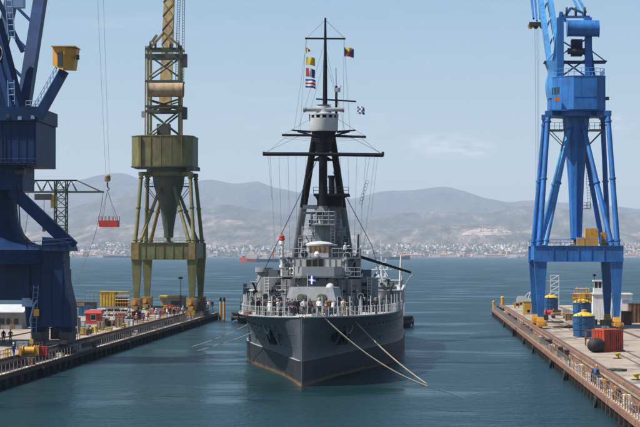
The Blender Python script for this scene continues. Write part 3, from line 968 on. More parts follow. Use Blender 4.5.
for k in range(14):
    t0 = 0.15 + 0.85 * k / 14
    p = foot.lerp(head, t0); q = foot.lerp(head, t0 + 0.06)
    m.tube(p + V(-1.1, -1.2, 0), q + V(1.1, -1.2, 0), .08, .08, 5); m.tube(p + V(1.1, -1.2, 0), q + V(-1.1, -1.2, 0), .08, .08, 5)
m.build('jib_lacing', 'green_dark', gr)
m = MB(); ladder(m, at(176.5, 90, CY), at(180.5, -60, CY + 18), 0.55, 0.06, 0.6); ladder(m, at(182.5, 90, CY), at(184.5, -60, CY + 18), .45, .06, .7); m.build('jib_ladder', 'dark_steel', gr)
m = MB(); m.box(at(183, 60).x, at(188, 60).x, CY - 2.4, CY - 1, at(185, 68).z, at(185, 55).z); m.build('winch_box', 'dark_steel', gr); m = MB(); m.box(at(183, 120).x, at(188, 120).x, CY - 2.4, CY - 1, at(185, 120).z, at(185, 108).z); m.build('winch_box', 'dark_steel', gr)
m = MB(); m.box(at(143, 120).x, at(147, 120).x, CY - 2.4, CY - 1, at(145, 118).z, at(145, 112).z); m.build('winch_box', 'ship_light', gr)
m = MB(); m.box(fx0 + 1.6, fx1 - 2.2, CY - .6, CY + 1.6, zu, at(165, 124).z); m.build('winch_house', 'green_dark', gr)
# rusty panels on the portal face
m = MB(); m.box(X0 - 1.0, X0 + 0.55, Y0 - 0.97, Y0 - 0.955, ZB + .1, ZT - .1); m.build('patched_plate', 'green_rust', gr)
m = MB(); m.box(X1 - 0.6, X1 + 0.7, Y0 - 0.97, Y0 - 0.955, ZB + .1, ZT - .1); m.build('patched_plate', 'green_rust', gr)

# ---- dark navy crane at the picture's edge, left pier
CX, CY = -57.5, 262.0
nv = thing('portal_crane', V(CX, CY, ZD), 'massive dark navy blue portal crane with an orange yellow cab', 'crane')
def at(x, y, Y=258.0):
    return P(x, y, Y)
# quayside leg: wide swelling plate box on two short bogie legs
sil_r = [(66, 250), (65, 268), (66.5, 285), (70, 297), (73, 306), (73.5, 326)]
sil_l = [(45, 238), (30, 250), (27, 270), (26, 290), (27, 306), (29, 327)]
rg = []
for (xr, yr), (xl, yl) in zip(sil_r, sil_l):
    a, b_ = at(xl, (yl + yr) / 2), at(xr, (yl + yr) / 2)
    rg.append([(a.x, 256.5, a.z), (b_.x, 256.5, b_.z), (b_.x, 261.0, b_.z), (a.x, 261.0, a.z)])
m = MB(); m.loft(rg); lg = m.build('quayside_leg', 'navy', nv)
for k, (x, y) in enumerate(((47, 262), (48, 300))):
    m = MB(); p = at(x, y, 256.4); m.box(p.x - 2.4, p.x + 2.4, 256.42, 256.52, p.z - 0.05, p.z + 0.05)
    m.build('plate_seam', 'navy', lg)
m = MB(); a = at(30, 302, 256.4); m.box(a.x - 1.0, a.x + 0.35, 256.2, 256.48, a.z - 0.6, a.z + 0.5); m.build('notice_plate', 'navy_light', lg)
for (x0_, x1_, yb) in ((33, 46, 342), (61, 72.5, 336)):
    a, b_ = at(x0_, 325), at(x1_, 325)
    m = MB(); m.box(a.x, b_.x, 257.2, 260.3, ZD + 1.85, a.z + 0.3); m.build('leg', 'navy', nv)
    c = (a.x + b_.x) / 2
    m = MB(); m.box(c - 0.6, c + 0.6, 255.9, 261.6, ZD + .85, ZD + 1.82); m.box(c - 0.45, c + .45, 255.2, 262.3, ZD + .35, ZD + .84)
    bo = m.build('bogie', 'dark_steel', nv)
    for yy in (255.8, 257.4, 260.0, 261.6):
        m = MB(); m.tube((c - .15, yy, ZD + .46), (c + .15, yy, ZD + .46), .33, .33, 14); m.build('wheel', 'dark_steel', bo)
# hydraulic boxes and hose reel on the leg
a = at(36.5, 316, 256.3); m = MB(); m.cbox(a, 0.7, 0.5, 0.9); m.build('junction_box', 'yellow', lg)
a = at(36.5, 339, 256.3); m = MB(); m.cbox(a, 0.7, 0.5, 0.8); m.build('junction_box', 'yellow', lg)
m = MB(); ladder(m, at(33, 345, 256.2), at(36, 285, 256.2), 0.6, 0.05, 0.6); m.path([at(32, 330, 256), at(30, 320, 256), at(34, 305, 256), at(37, 300, 256)], 0.12); m.build('leg_ladder', 'navy_light', lg)
# upper platform, raking strut, flared column
p, q = at(12, 190, 259), at(73, 247, 259)
m = MB(); m.beam(p, q, 1.5, 1.5); m.build('raking_strut', 'navy', nv)
m = MB(); a = at(50, 247); b_ = at(73.5, 240)
m.loft([[(at(45, 249).x, 256, at(45, 251).z), (at(73, 250).x, 256, at(73, 251).z), (at(73, 250).x, 262, at(73, 251).z), (at(45, 249).x, 262, at(45, 251).z)],
        [(at(45, 249).x, 256, at(45, 237).z), (at(70, 250).x, 256, at(70, 242).z), (at(70, 250).x, 262, at(70, 242).z), (at(45, 249).x, 262, at(45, 237).z)]])
m.build('leg_head', 'navy', nv)
cxc = at(-8, 200, 262).x
k = 2040 / 262
prof = []
for px_, y in ((26 , 190), (25.5, 208), (27, 222), (32, 234), (40, 242), (54, 247)):
    prof.append((px_ / k, at(0, y, 262).z))
prof = [(9.5, 12.7), (9.5, prof[-1][1] - 0.4)] + prof[::-1]
m = MB(); m.lathe(prof, (cxc, 262, 0), 36); m.build('flared_column', 'navy', nv)
# portal box behind the column, second legs
m = MB(); m.box(CX - 13, at(28, 270).x, 257.0, 267, at(0, 300).z, at(0, 252).z); m.build('portal_box', 'navy', nv)
for xx, yy in ((CX - 10, 258.5), (CX - 10, 274), (-49.0, 274)):
    m = MB(); m.box(xx - 1.5, xx + 1.5, yy - 1.5, yy + 1.5, ZD + 1.85, at(0, 270).z); m.build('leg', 'navy', nv)
    m = MB(); m.box(xx - .6, xx + .6, yy - 2.5, yy + 2.5, ZD + .3, ZD + 1.82); m.build('bogie', 'dark_steel', nv)
m = MB(); m.box(-66, -47.6, 267.003, 275, at(0, 285).z, at(0, 256).z); m.build('portal_box', 'navy', nv)
# slewing collar, machinery house
m = MB(); a = at(22.5, 195); m.box(cxc - 4, a.x, 258, 266, at(0, 190).z, at(0, 166).z); m.build('slewing_collar', 'navy', nv)
m = MB(); a = at(24, 172, 257.8); m.tube((a.x - 1, 257.5, a.z), (a.x + 0.2, 257.5, a.z), 0.45, 0.45, 12); m.build('slewing_motor', 'dark_steel', nv)
m = MB(); a = at(36, 140, 256); m.box(cxc - 6, a.x, 256, 270, at(0, 165.5).z, at(0, 122).z); house = m.build('machinery_house', 'navy', nv)
m = MB(); a2 = at(5, 140, 255.9); m.box(a2.x - .05, a2.x + .05, 255.9, 256.02, at(0, 165).z, at(0, 122).z); m.box(cxc - 6, a.x + .05, 255.93, 256.0, at(0, 123.5).z, at(0, 122).z); m.build('panel_seam', 'navy', house)
m = MB(); m.box(cxc - 6, at(38, 110, 256).x, 255.5, 270, at(0, 121.8).z, at(0, 108).z); m.build('house_roof', 'navy', nv)
# mast and jib beams rising out of the picture
def strip(name, p, q, wd, ht, wd2=None, matn='navy'):
    m = MB(); m.beam(p, q, wd, ht, wd2 or wd, ht); return m.build(name, matn, nv)
jh = P(88, -310, 330.0)
strip('jib', at(23, 112, 260), jh, 1.55, 2.2, 1.3)
strip('jib', at(-12, 112, 266), jh + V(-2, 0, 0), 1.4, 2.0, 1.2)
m = MB()
pa, pb = at(23, 112, 260), at(-12, 112, 266)
for kk in range(18):
    t0, t1 = kk / 18, (kk + 1) / 18
    m.beam(pa.lerp(jh, t0), pb.lerp(jh + V(-2, 0, 0), t1), 0.3)
m.build('jib_lacing', 'navy', nv)
strip('mast_leg', at(20, 110, 257), at(-3, 20, 260), 1.0, 1.0)
strip('mast_leg', at(14, 110, 257), at(-16, 0, 262), 1.1, 1.1)
strip('mast_brace', at(-2, 0, 258), at(23, 52, 258), 0.55, 0.55)
m = MB(); a, b_ = at(14, 0, 261), at(24, 5, 261); m.box(a.x, b_.x, 260.5, 262, at(0, 5).z, at(0, -14).z); m.build('mast_cabin', 'navy_light', nv)
m = MB(); ladder(m, at(12, 40, 256.8), at(7, -20, 256.8), .8, .07, .7); m.build('mast_ladder', 'navy_light', nv); m = MB(); ladder(m, at(12, 110, 256.8), at(11, 80, 256.8), .8, .07, .7); m.build('mast_ladder', 'navy_light', nv)
# back plate with a round emblem
m = MB(); a, b_ = at(-40, 112, 259), at(5, 40, 259)
m.loft([[(a.x, 258.5, a.z), (b_.x + 1.3, 258.5, a.z), (b_.x + 1.3, 259.5, a.z), (a.x, 259.5, a.z)], [(a.x, 258.5, b_.z), (b_.x - 1.0, 258.5, b_.z), (b_.x - 1.0, 259.5, b_.z), (a.x, 259.5, b_.z)]])
bpz = m.build('mast_plate', 'navy', nv)
m = MB()
c = at(-9, 53, 258.4)
n_ = 40
for i in range(n_):
    a0, a1 = 2 * math.pi * i / n_, 2 * math.pi * (i + 1) / n_
    for r in (1.45, 1.1):
        m.beam(c + V(r * math.cos(a0), 0, r * math.sin(a0)), c + V(r * math.cos(a1), 0, r * math.sin(a1)), 0.06, 0.10)
m.build('round_emblem', 'off_white', bpz)
# cab arm and cab
p, q = at(38, 118, 256), at(65, 71, 256)
m = MB(); m.beam(p, q, 1.5, 1.1, 1.2, 0.9); arm = m.build('cab_arm', 'navy', nv)
m = MB(); d = V(-0.75, 0, 0.35)
pts_ = [p + d, q + d]
m.rail([p + d, q + d], 1.0, 0.045, 0.8); m.beam(p + d * 0.8, q + d * 0.8, 0.7, 0.1)
m.build('arm_stairs', 'navy_light', arm)
m = MB(); m.rail([at(26, 109, 256), at(40, 109, 256)], 1.05, .04, .6); m.build('landing_railing', 'navy_light', nv)
ctop, cbot = at(68, 48, 256), at(68, 71.5, 256)
xa, xb, xc = at(57, 60).x, at(68, 60).x, at(79, 60).x
m = MB()
m.loft([[(xa, 255, cbot.z + .7), (xb, 254.4, cbot.z), (xc - .35, 256.2, cbot.z + .2), (xc - .4, 258.5, cbot.z + .3), (xa, 258.5, cbot.z + .7)],
        [(xa, 255, ctop.z), (xb + .2, 254.4, ctop.z), (xc, 256.2, ctop.z - .1), (xc, 258.5, ctop.z), (xa, 258.5, ctop.z)]])
cab = m.build('cab', 'yellow', nv, 20)
m = MB(); m.loft([[(xb - .75, 254.62, cbot.z + .55), (xb - .1, 254.34, cbot.z + .5), (xb - .1, 254.5, cbot.z + .5), (xb - .75, 254.8, cbot.z + .55)],
                  [(xb - .75, 254.62, ctop.z - .7), (xb - .1, 254.34, ctop.z - .6), (xb - .1, 254.5, ctop.z - .6), (xb - .75, 254.8, ctop.z - .7)]]); m.build('cab_window', 'glass_dark', cab)
m = MB(); m.box(xa - .1, xc + .1, 254.3, 258.7, ctop.z + .003, ctop.z + .12); m.build('cab_roof', 'yellow', cab)
m = MB(); m.box(xc, xc + .35, 255.9, 256.3, (ctop.z + cbot.z) / 2, (ctop.z + cbot.z) / 2 + .6); m.build('cab_lamp', 'dark_steel', cab)
# hoist cables, hook block; the basket is a thing of its own
hookp = P(107.5, 178, 330)
for s in (-0.28, 0.28):
    m = MB(); m.tube(jh + V(s * 3, 0, 0), hookp + V(s, 0, 0.6), 0.02, 0.02, 4); m.build('hoist_cable', 'cable', nv)
m = MB(); m.lathe([(0.3, -0.6), (0.5, -0.4), (0.5, 0.3), (0.35, 0.5)], hookp, 14); hk = m.build('hook_block', 'drive_ochre', nv)
m = MB(); m.tube(hookp - V(0, 0, .7), hookp - V(0, 0, 1.5), .13, .13, 6); m.path([hookp - V(0, 0, 1.5), hookp + V(.28, 0, -1.7), hookp + V(.2, 0, -2.0), hookp + V(-.12, 0, -2.05)], .09); m.build('hook', 'dark_steel', hk)
b0, b1 = P(100, 227, 330), P(118.3, 220, 330)
bx = thing('lifting_basket', V((b0.x + b1.x) / 2, 330, b0.z), 'red steel work basket hanging from the crane hook', 'basket')
m = MB(); m.box(b0.x, b1.x, 328.6, 331.4, b0.z, b0.z + .1)
for (xa_, xb_, ya, yb_) in ((b0.x, b1.x, 328.6, 328.68), (b0.x, b1.x, 331.32, 331.4), (b0.x, b0.x + .08, 328.69, 331.31), (b1.x - .08, b1.x, 328.69, 331.31)):
    m.box(xa_, xb_, ya, yb_, b0.z + .103, b0.z + 1.05)
m.build('tray', 'red', bx)
for i in range(6):
    xx = b0.x + (b1.x - b0.x) * i / 5
    m = MB(); m.tube((xx, 328.64, b0.z + 1), (xx, 328.64, b0.z + 1.75), .06, .06, 5); m.build('upright', 'red', bx); m = MB(); m.tube((xx, 331.36, b0.z + 1), (xx, 331.36, b0.z + 1.75), .06, .06, 5); m.build('upright', 'red', bx)
for xx in (b0.x + .2, b1.x - .2):
    for yy in (328.7, 331.3):
        m = MB(); m.tube((xx, yy, b0.z + 1.0), hookp - V(0, 0, 2.0), .03, .03, 4); m.build('sling', 'cable', bx)

# ---- small lattice tower crane behind
TX = P(61, 200, 345).x; TY = 345.0
tw = thing('tower_crane', V(TX, TY, ZD), 'small dark lattice tower crane behind the navy crane', 'crane')
k = TY / F
ztop = P(61, 181, TY).z
m = MB(); m.lattice((TX, TY, ZD), (TX, TY, ztop), 1.9, 1.9, 0.13, 16, 0.07); m.build('mast', 'green_dark', tw)
xl, xr = P(18, 190, TY).x, P(103.5, 190, TY).x
zj = P(61, 192, TY).z
m = MB()
for y in (TY - .7, TY + .7):
    m.beam((xl, y, zj), (xr, y, zj), 0.22, 0.3)
    zt2 = P(61, 180.5, TY).z
    x77 = P(77, 180, TY).x
    m.beam((xl + .8, TY, zt2), (x77, TY, zt2), 0.2, 0.25)
    m.tube((x77, TY, zt2), (xr - .3, y, zj), .1, .1, 5)
    n_ = 10
    for i in range(n_):
        a, b_ = xl + (x77 - xl) * i / n_, xl + (x77 - xl) * (i + 1) / n_
        if i % 2: m.tube((a, TY, zt2), (b_, y, zj), .08, .08, 5)
        else: m.tube((a, y, zj), (b_, TY, zt2), .08, .08, 5)
m.build('jib', 'green_dark', tw)
m = MB(); m.box(P(36, 1, TY).x, P(52, 1, TY).x, TY - .9, TY + .9, P(0, 200, TY).z, P(0, 194, TY).z); m.build('trolley', 'dark_steel', tw)
m = MB(); m.cbox(P(54, 208, TY), 1.0, 1.0, 2.2); m.build('cab', 'bright_yellow', tw)
m = MB(); a = P(44, 200, TY); m.tube(a, a - V(0, 0, 4.6), .05, .05, 4); m.cbox(a - V(0, 0, 5.4), .5, .3, .8); m.build('hook_block', 'dark_steel', tw)
m = MB(); a = P(28, 193, TY); m.path([a, P(29, 205, TY), P(27, 220, TY), P(24, 240, TY)], .05, 4); m.build('slack_cable', 'cable', tw)
m = MB()
pts_ = []
for i in range(13):
    t_ = i / 12
    x = 103 + (69 - 103) * (0.35 * t_ + 0.65 * t_ ** 2.4); y = 193 + 97 * t_
    pts_.append(P(x, y, TY - 4 * t_))
m.path(pts_, .045, 4); m.build('trailing_cable', 'cable', tw)

# flange collars on the raking tubes, floodlights and small brackets
for root, Mx in ((br, 'crane_blue'), (gr, 'green')):
    for o in [c for c in root.children if c.name.split('.')[0] in ('tower_leg', 'diagonal_strut')]:
        vs = [v.co for v in o.data.vertices]; n_ = len(vs) // 2
        a = sum((v for v in vs[:n_]), V(0, 0, 0)) / n_ + root.location; b = sum((v for v in vs[n_:]), V(0, 0, 0)) / n_ + root.location
        for t_ in (.04, .5, .93):
            c = a.lerp(b, t_); d = (b - a).normalized()
            m = MB(); m.tube(c - d * .12, c + d * .12, .54, .54, 12); m.build('flange', Mx, o)
for i, (x, y) in enumerate(((8, 118), (20, 120), (33, 119))):
    p = P(x, y, 255.6); m = MB(); m.cbox(p, .5, .4, .45); m.build('floodlight', 'navy_light' if i else 'dark_steel', nv)
m = MB(); m.rail([P(-2, 166, 255.9), P(36, 166, 255.9)], .9, .035, .9); m.build('house_railing', 'navy', nv)
m = MB(); m.rail([P(27, 250, 256.0), P(72, 246, 255.9)], 1.0, .035, .9); m.build('leg_railing', 'navy', nv)
for k in range(4):
    p = P(29 + 11 * k, 300, 256.4); m = MB(); m.box(p.x - .05, p.x + .05, 256.40, 256.50, P(0, 322, 256).z, P(0, 262, 256).z); m.build('stiffener', 'navy', lg)
for k in range(5):
    p = P(2 + 8 * k, 140, 255.9); m = MB(); m.box(p.x - .04, p.x + .04, 255.94, 256.0, P(0, 164, 256).z, P(0, 124, 256).z); m.build('panel_seam', 'navy', nv)
m = MB(); m.path([P(16, 186, 256), P(19, 205, 257), P(20, 225, 257), P(26, 240, 256), P(30, 262, 256), P(31, 300, 256)], .09, 6); m.build('power_cable', 'black', nv)
# ---------------------------------------------------------------- the warship
SX, SY = -12.6, 216.0
ship = thing('warship', V(SX, SY, 0), 'grey old battle cruiser with a black tripod mast lying bow on between the piers', 'warship')
def S(x, y, s):
    return P(x, y, SY + s)
def W(l, s, z):
    return V(SX + l - .45 * min(1.2, max(0, s) / 60) ** 1.5, SY + s, z)      # she lies a touch askew in the slip
WL = [(0, .10), (4, .55), (8, 1.15), (20, 3.2), (30, 5.3), (40, 7.6), (48, 9.1), (56, 10.05), (66, 10.4), (95, 10.4), (115, 8.6), (130, 5.0), (138, 1.8), (142, .2)]
DK = [(0, .25), (1, 1.5), (2.5, 2.75), (5, 4.1), (10, 5.9), (20, 8.0), (30, 9.2), (40, 9.8), (50, 10.2), (60, 10.4), (72, 10.5), (95, 10.5), (115, 9.6), (130, 6.6), (138, 3.2), (142, .3)]
def wl(s): return max(.05, smooth_table(WL, s))
def dk(s): return max(.1, smooth_table(DK, s))
def zdeck(s): return 7.3 - 0.55 * min(1, s / 45) ** 0.8
def half(s, z):
    """half breadth of the hull at s aft of the stem, height z"""
    a = wl(s)
    if z <= 0: return a * (1 + z * 0.10)
    t = z / zdeck(s)
    a2 = a + (dk(s) - a) * 0.15 * min(1, t / 0.4)
    if t <= .4: return a2
    u = (t - .4) / .6
    return a2 + (dk(s) - a2) * u ** 1.7
ST = [0, .5, 1, 1.8, 2.8, 4, 5.5, 7.5, 10, 13, 17, 21, 26, 31, 36, 41, 46, 51, 56, 62, 70, 80, 90, 100, 110, 118, 125, 131, 136, 140, 142]
ZBELT = 2.65
def hull_strip(zs, extra):
    m = MB()
    for s in ST:
        for side in (-1, 1):
            for z in zs(s):
                m.v.append(tuple(W(side * (half(s, z) + extra * min(1, s / 2)), s + 0.55 * max(0, (z - 2)) * 0 - 0.0, z)))
    nz_ = len(zs(0))
    for i in range(len(ST) - 1):
        for side in range(2):
            for j in range(nz_ - 1):
                a = (i * 2 + side) * nz_ + j; b = ((i + 1) * 2 + side) * nz_ + j
                m.f.append((a, b, b + 1, a + 1)); m.m.append(0)
    for j in range(nz_ - 1):                         # close the stem and the stern
        a, b = j, nz_ + j
        m.f.append((a, a + 1, b + 1, b)); m.m.append(0)
        k = (len(ST) - 1) * 2 * nz_
        m.f.append((k + a, k + b, k + b + 1, k + a + 1)); m.m.append(0)
    return m
NU = 11
m = hull_strip(lambda s: [ZBELT - 0.03 + (zdeck(s) - ZBELT + 0.03) * j / NU for j in range(NU + 1)], 0)
upper = m.build('upper_hull', 'hull_grey', ship, 40)
def boot_material():
    m = mat('boot_topping', (0.029, 0.030, 0.033), 0.5, 0.3, 0.6, streak=0.3, spec=0.2)
    t = m.node_tree; N, K = t.nodes.new, t.links.new
    b = t.nodes['Principled BSDF']
    src = b.inputs['Base Color'].links[0].from_socket
    ge = N('ShaderNodeNewGeometry'); sp = N('ShaderNodeSeparateXYZ'); K(ge.outputs['Position'], sp.inputs[0])
    nn = N('ShaderNodeTexNoise'); nn.inputs['Scale'].default_value = 0.7; nn.inputs['Detail'].default_value = 5
    K(ge.outputs['Position'], nn.inputs['Vector'])
    ad = N('ShaderNodeMath'); ad.operation = 'MULTIPLY_ADD'; K(nn.outputs['Fac'], ad.inputs[0]); ad.inputs[1].default_value = -0.75; K(sp.outputs['Z'], ad.inputs[2])
    mr = N('ShaderNodeMapRange'); mr.inputs['From Min'].default_value = -0.22; mr.inputs['From Max'].default_value = 0.10
    mr.inputs['To Min'].default_value = 0.85; mr.inputs['To Max'].default_value = 0
    K(ad.outputs[0], mr.inputs['Value'])
    q = N('ShaderNodeMix'); q.data_type = 'RGBA'; K(mr.outputs['Result'], q.inputs[0]); K(src, q.inputs[6]); q.inputs[7].default_value = (0.23, 0.135, 0.06, 1)
    K(q.outputs[2], b.inputs['Base Color'])
boot_material()
m = hull_strip(lambda s: [-3.5, -1.5, 0, .5, 1.0, 1.5, 2.0, ZBELT], 0.20)
# the armour belt stands proud: its top is a narrow shelf, sunlit highlight put into its paler grey
for i in range(len(ST) - 1):
    for side in (-1, 1):
        a, b = ST[i], ST[i + 1]
        e = lambda s: .20 * min(1, s / 2)
        k = len(m.v)
        m.v += [tuple(W(side * (half(a, ZBELT) + e(a)), a, ZBELT)), tuple(W(side * (half(b, ZBELT) + e(b)), b, ZBELT)),
                tuple(W(side * (half(b, ZBELT) - .02), b, ZBELT + .06)), tuple(W(side * (half(a, ZBELT) - .02), a, ZBELT + .06))]
        m.f.append((k, k + 1, k + 2, k + 3)); m.m.append(1)
m.build('armour_belt', ['boot_topping', 'ship_light'], ship, 40)
# deck
m = MB()
for s in ST:
    m.v += [tuple(W(-dk(s) + .02, s, zdeck(s) - .02)), tuple(W(0, s, zdeck(s) + .10)), tuple(W(dk(s) - .02, s, zdeck(s) - .02))]
for i in range(len(ST) - 1):
    for j in range(2):
        a = i * 3 + j; m.f.append((a, a + 1, a + 4, a + 3)); m.m.append(0)
deck = m.build('deck', 'ship_deck', ship, 40)
# gunwale strake round the deck edge
for side in (-1, 1):
    m = MB()
    for a, b in zip(ST[:-1], ST[1:]):
        m.tube(W(side * dk(a), a, zdeck(a)), W(side * dk(b), b, zdeck(b)), .11, .11, 6)
    m.build('gunwale', 'ship_light', ship)
# stem bar
m = MB(); m.path([W(0, -.1, -3), W(0, -.1, 0), W(0, -.12, 2.6), W(0, -.15, 7.2)], .07, 8); m.build('stem_bar', 'hull_grey', ship)
# plating laps, portholes
for zz in (4.1, 5.4):
    for side in (-1, 1):
        m = MB()
        for a, b in zip(ST[2:-3], ST[3:-2]):
            m.tube(W(side * half(a, zz), a, zz), W(side * half(b, zz), b, zz), .035, .035, 4)
        m.build('plate_lap', 'hull_grey', ship)
for side in (-1, 1):
    s = 6.0
    while s < 75:
        z = zdeck(s) - 1.15
        x = half(s, z)
        m = MB(); m.tube(W(side * (x - .1), s, z), W(side * (x + .03), s, z - .02), .16, .16, 10); m.build('porthole', 'black', ship)
        s += 3.4
    for s, z in ((14, 3.9), (22, 3.8), (30, 3.8), (38, 3.7)):
        x = half(s, z); m = MB(); m.tube(W(side * (x - .1), s, z), W(side * (x + .04), s, z - .02), .2, .2, 10); m.build('discharge_port', 'black', ship)
# anchors in their hawse pipes
for side in (-1, 1):
    s, z = 12.0, 5.1
    x = half(s, z) * side
    nrm = V(side * .86, -.42, -.30).normalized()
    c = W(x, s, z) + nrm * .12
    ax = V(side * 0.25, -0.1, 1).normalized()
    m = MB()
    m.tube(c - ax * .9 + nrm * .25, c + ax * 1.0 + nrm * .2, .2, .16, 8)                 # shank
    q = nrm.cross(ax).normalized()
    cr = c - ax * 1.0 + nrm * .25
    m.beam(cr - q * .8, cr + q * .8, .28, .32)                                        # crown
    for t_ in (-1, 1):
        m.beam(cr + q * t_ * .72, cr + q * t_ * .85 + ax * 1.15 + nrm * .15, .34, .26, .12, .1)   # flukes
    an = m.build('anchor', 'black', ship)
    m = MB()
    n_ = 18
    cc = W(half(s, 5.75) * side, s, 5.75) + nrm * .1
    for i in range(n_):
        a0, a1 = 2 * math.pi * i / n_, 2 * math.pi * (i + 1) / n_
        m.tube(cc + q * .62 * math.cos(a0) + ax * .62 * math.sin(a0), cc + q * .62 * math.cos(a1) + ax * .62 * math.sin(a1), .13, .13, 6)
    m.build('hawse_lip', 'ship_light', an)
    s = 8.3; x = half(s, 5.3) * side; cc = W(x, s, 5.3) + nrm * .08
    m = MB()
    for i in range(n_):
        a0, a1 = 2 * math.pi * i / n_, 2 * math.pi * (i + 1) / n_
        m.tube(cc + q * .5 * math.cos(a0) + ax * .9 * math.sin(a0), cc + q * .5 * math.cos(a1) + ax * .9 * math.sin(a1), .13, .13, 6)
    m.tube(cc - nrm * .3, cc + nrm * .02, .5, .5, 14)
    m.build('hawse_pipe', ['black'] if side > 0 else ['hull_grey'], ship)
# stanchions round the forecastle, each one a part; awning poles stand taller
m = MB(); b0 = W(0, 0, 0); m.tube(b0, b0 + V(0, 0, 1.05), .05, .045, 6); m.tube(b0 + V(0, 0, 1.03), b0 + V(0, 0, 1.12), .075, .05, 6)
st0 = m.build('stanchion', 'ship_pale', ship)
m = MB(); m.tube(b0, b0 + V(0, 0, 2.2), .065, .055, 6)
tp0 = m.build('awning_pole', 'ship_pale', ship)
first = {'s': True, 't': True}
def put(src, key, l, s):
    off = V(l, s, zdeck(s))
    if first[key]:
        first[key] = False; src.location = off; src['off'] = 1
        return
    o = share(src, ship, (0, 0, 0)); o.location = off
rails = {-1: [], 1: []}
for side in (-1, 1):
    s = 1.2; k = 0
    while s < 58:
        l = side * (dk(s) - .22)
        put(st0, 's', l, s)
        rails[side].append(W(l, s, zdeck(s)))
        if k % 3 == 1: put(tp0, 't', side * (dk(s) - .35), s + .5)
        s += 0.7 + min(1.1, s * .06); k += 1
for side in (-1, 1):
    m = MB()
    for h in (.55, 1.02):
        for a, b in zip(rails[side], rails[side][1:]):
            m.tube(a + V(0, 0, h), b + V(0, 0, h), .022, .022, 4)
    m.build('guard_rail', 'ship_light', ship)
# deck gear on the forecastle
for l, s in ((-1.6, 7.5), (1.6, 7.5)):
    m = MB(); c = W(l, s, zdeck(s) + .1); m.lathe([(.55, 0), (.35, .2), (.3, .75), (.5, .95), (.5, 1.05)], c, 16)
    m.build('capstan', 'dark_steel', ship)
for l, s in ((-2.6, 3.6), (2.6, 3.6), (-4.6, 9), (4.6, 9), (-7.5, 22), (7.5, 22)):
    m = MB()
    for d in (-.35, .35):
        m.lathe([(.2, 0), (.2, .6), (.27, .62), (.27, .7)], W(l, s + d, zdeck(s) + .05), 12)
    m.build('mooring_bitts', 'dark_steel', ship)
for l, s in ((-1.4, 1.6), (1.4, 1.6), (3.8, 5.2), (-3.8, 5.2)):
    m = MB(); m.cbox(W(l, s, zdeck(s) + .03), .7, .5, .38); m.build('fairlead', 'ship_light', ship)
m = MB()
for l in (-.9, .9):
    pts_ = [W(l * 1.9, 12, zdeck(12) + .16), W(l * 1.5, 9, zdeck(9) + .2), W(l * 1.7, 7.6, zdeck(7) + .35)]
    m.path(pts_, .12, 6)
m.build('anchor_chain', 'dark_steel', ship)
for l, s, h, r in ((-3.2, 13.5, 1.7, .33), (3.4, 14, 1.7, .33), (-5.6, 24, 1.9, .4), (5.6, 25, 1.9, .4)):
    m = MB(); c = W(l, s, zdeck(s)); m.tube(c, c + V(0, 0, h), r * .55, r * .55, 12); m.tube(c + V(0, .1, h), c + V(0, -.45, h + .15), r * .6, r, 12); vt = m.build('ventilator', 'ship_light', ship)
    m = MB(); m.tube(c + V(0, -.452, h + .15), c + V(0, -.47, h + .155), r * .86, r * .86, 12); m.build('cowl_mouth', 'black', vt)  # black disc paints the shade inside the cowl
for l, s in ((-.7, 16.8), (4.2, 18), (-4.4, 17.5)):
    m = MB(); m.cbox(W(l, s, zdeck(s) + .05), 1.3, 1.1, .75); m.build('deck_locker', 'ship_light', ship)

# forward turret
ts = 27.0
m = MB(); m.lathe([(3.55, 6.6), (3.55, 7.55)], W(0.3, ts, 0), 36); m.build('barbette', 'ship_grey', ship)
tl = .05
base = [(-2.7, -4.2), (2.7, -4.2), (3.35, -1.2), (3.3, 2.0), (2.2, 4.3), (-2.2, 4.3), (-3.3, 2.0), (-3.35, -1.2)]
topp = [(-2.3, -3.1), (2.3, -3.1), (2.95, -0.6), (2.9, 1.8), (2.0, 3.8), (-2.0, 3.8), (-2.9, 1.8), (-2.95, -0.6)]
zt0, zt1 = 7.56, 10.05
m = MB(); m.loft([[tuple(W(tl + x, ts + y, zt0)) for x, y in base], [tuple(W(tl + x, ts + y, zt0 + 1.0)) for x, y in base], [tuple(W(tl + x, ts + y, zt1)) for x, y in topp]])
tur = m.build('gun_turret', 'turret_grey', ship, 15)
for l in (-1.15, 1.15):
    m = MB(); c = W(tl + l, ts - 3.2, 8.75)
    m.tube(c, c + V(0, -6.6, .35), .40, .30, 16); m.tube(c + V(0, -6.3, .335), c + V(0, -6.95, .37), .38, .38, 16)
    g = m.build('gun_barrel', 'ship_grey', tur)
    m = MB(); a = c + V(0, -6.96, .37); m.tube(a, a + V(0, -.35, .02), .40, .30, 16); m.build('muzzle_cover', 'canvas_olive', g)
    m = MB(); m.tube(c + V(0, -.9, 0), c + V(0, .3, 0), .52, .75, 14); m.build('blast_bag', 'canvas_olive', g)
for l, y in ((1.9, -.6),):
    m = MB(); m.lathe([(.5, 0), (.42, .28), (.25, .42), (.05, .48)], W(tl + l, ts + y, zt1), 14); m.build('sighting_hood', 'ship_pale', tur)

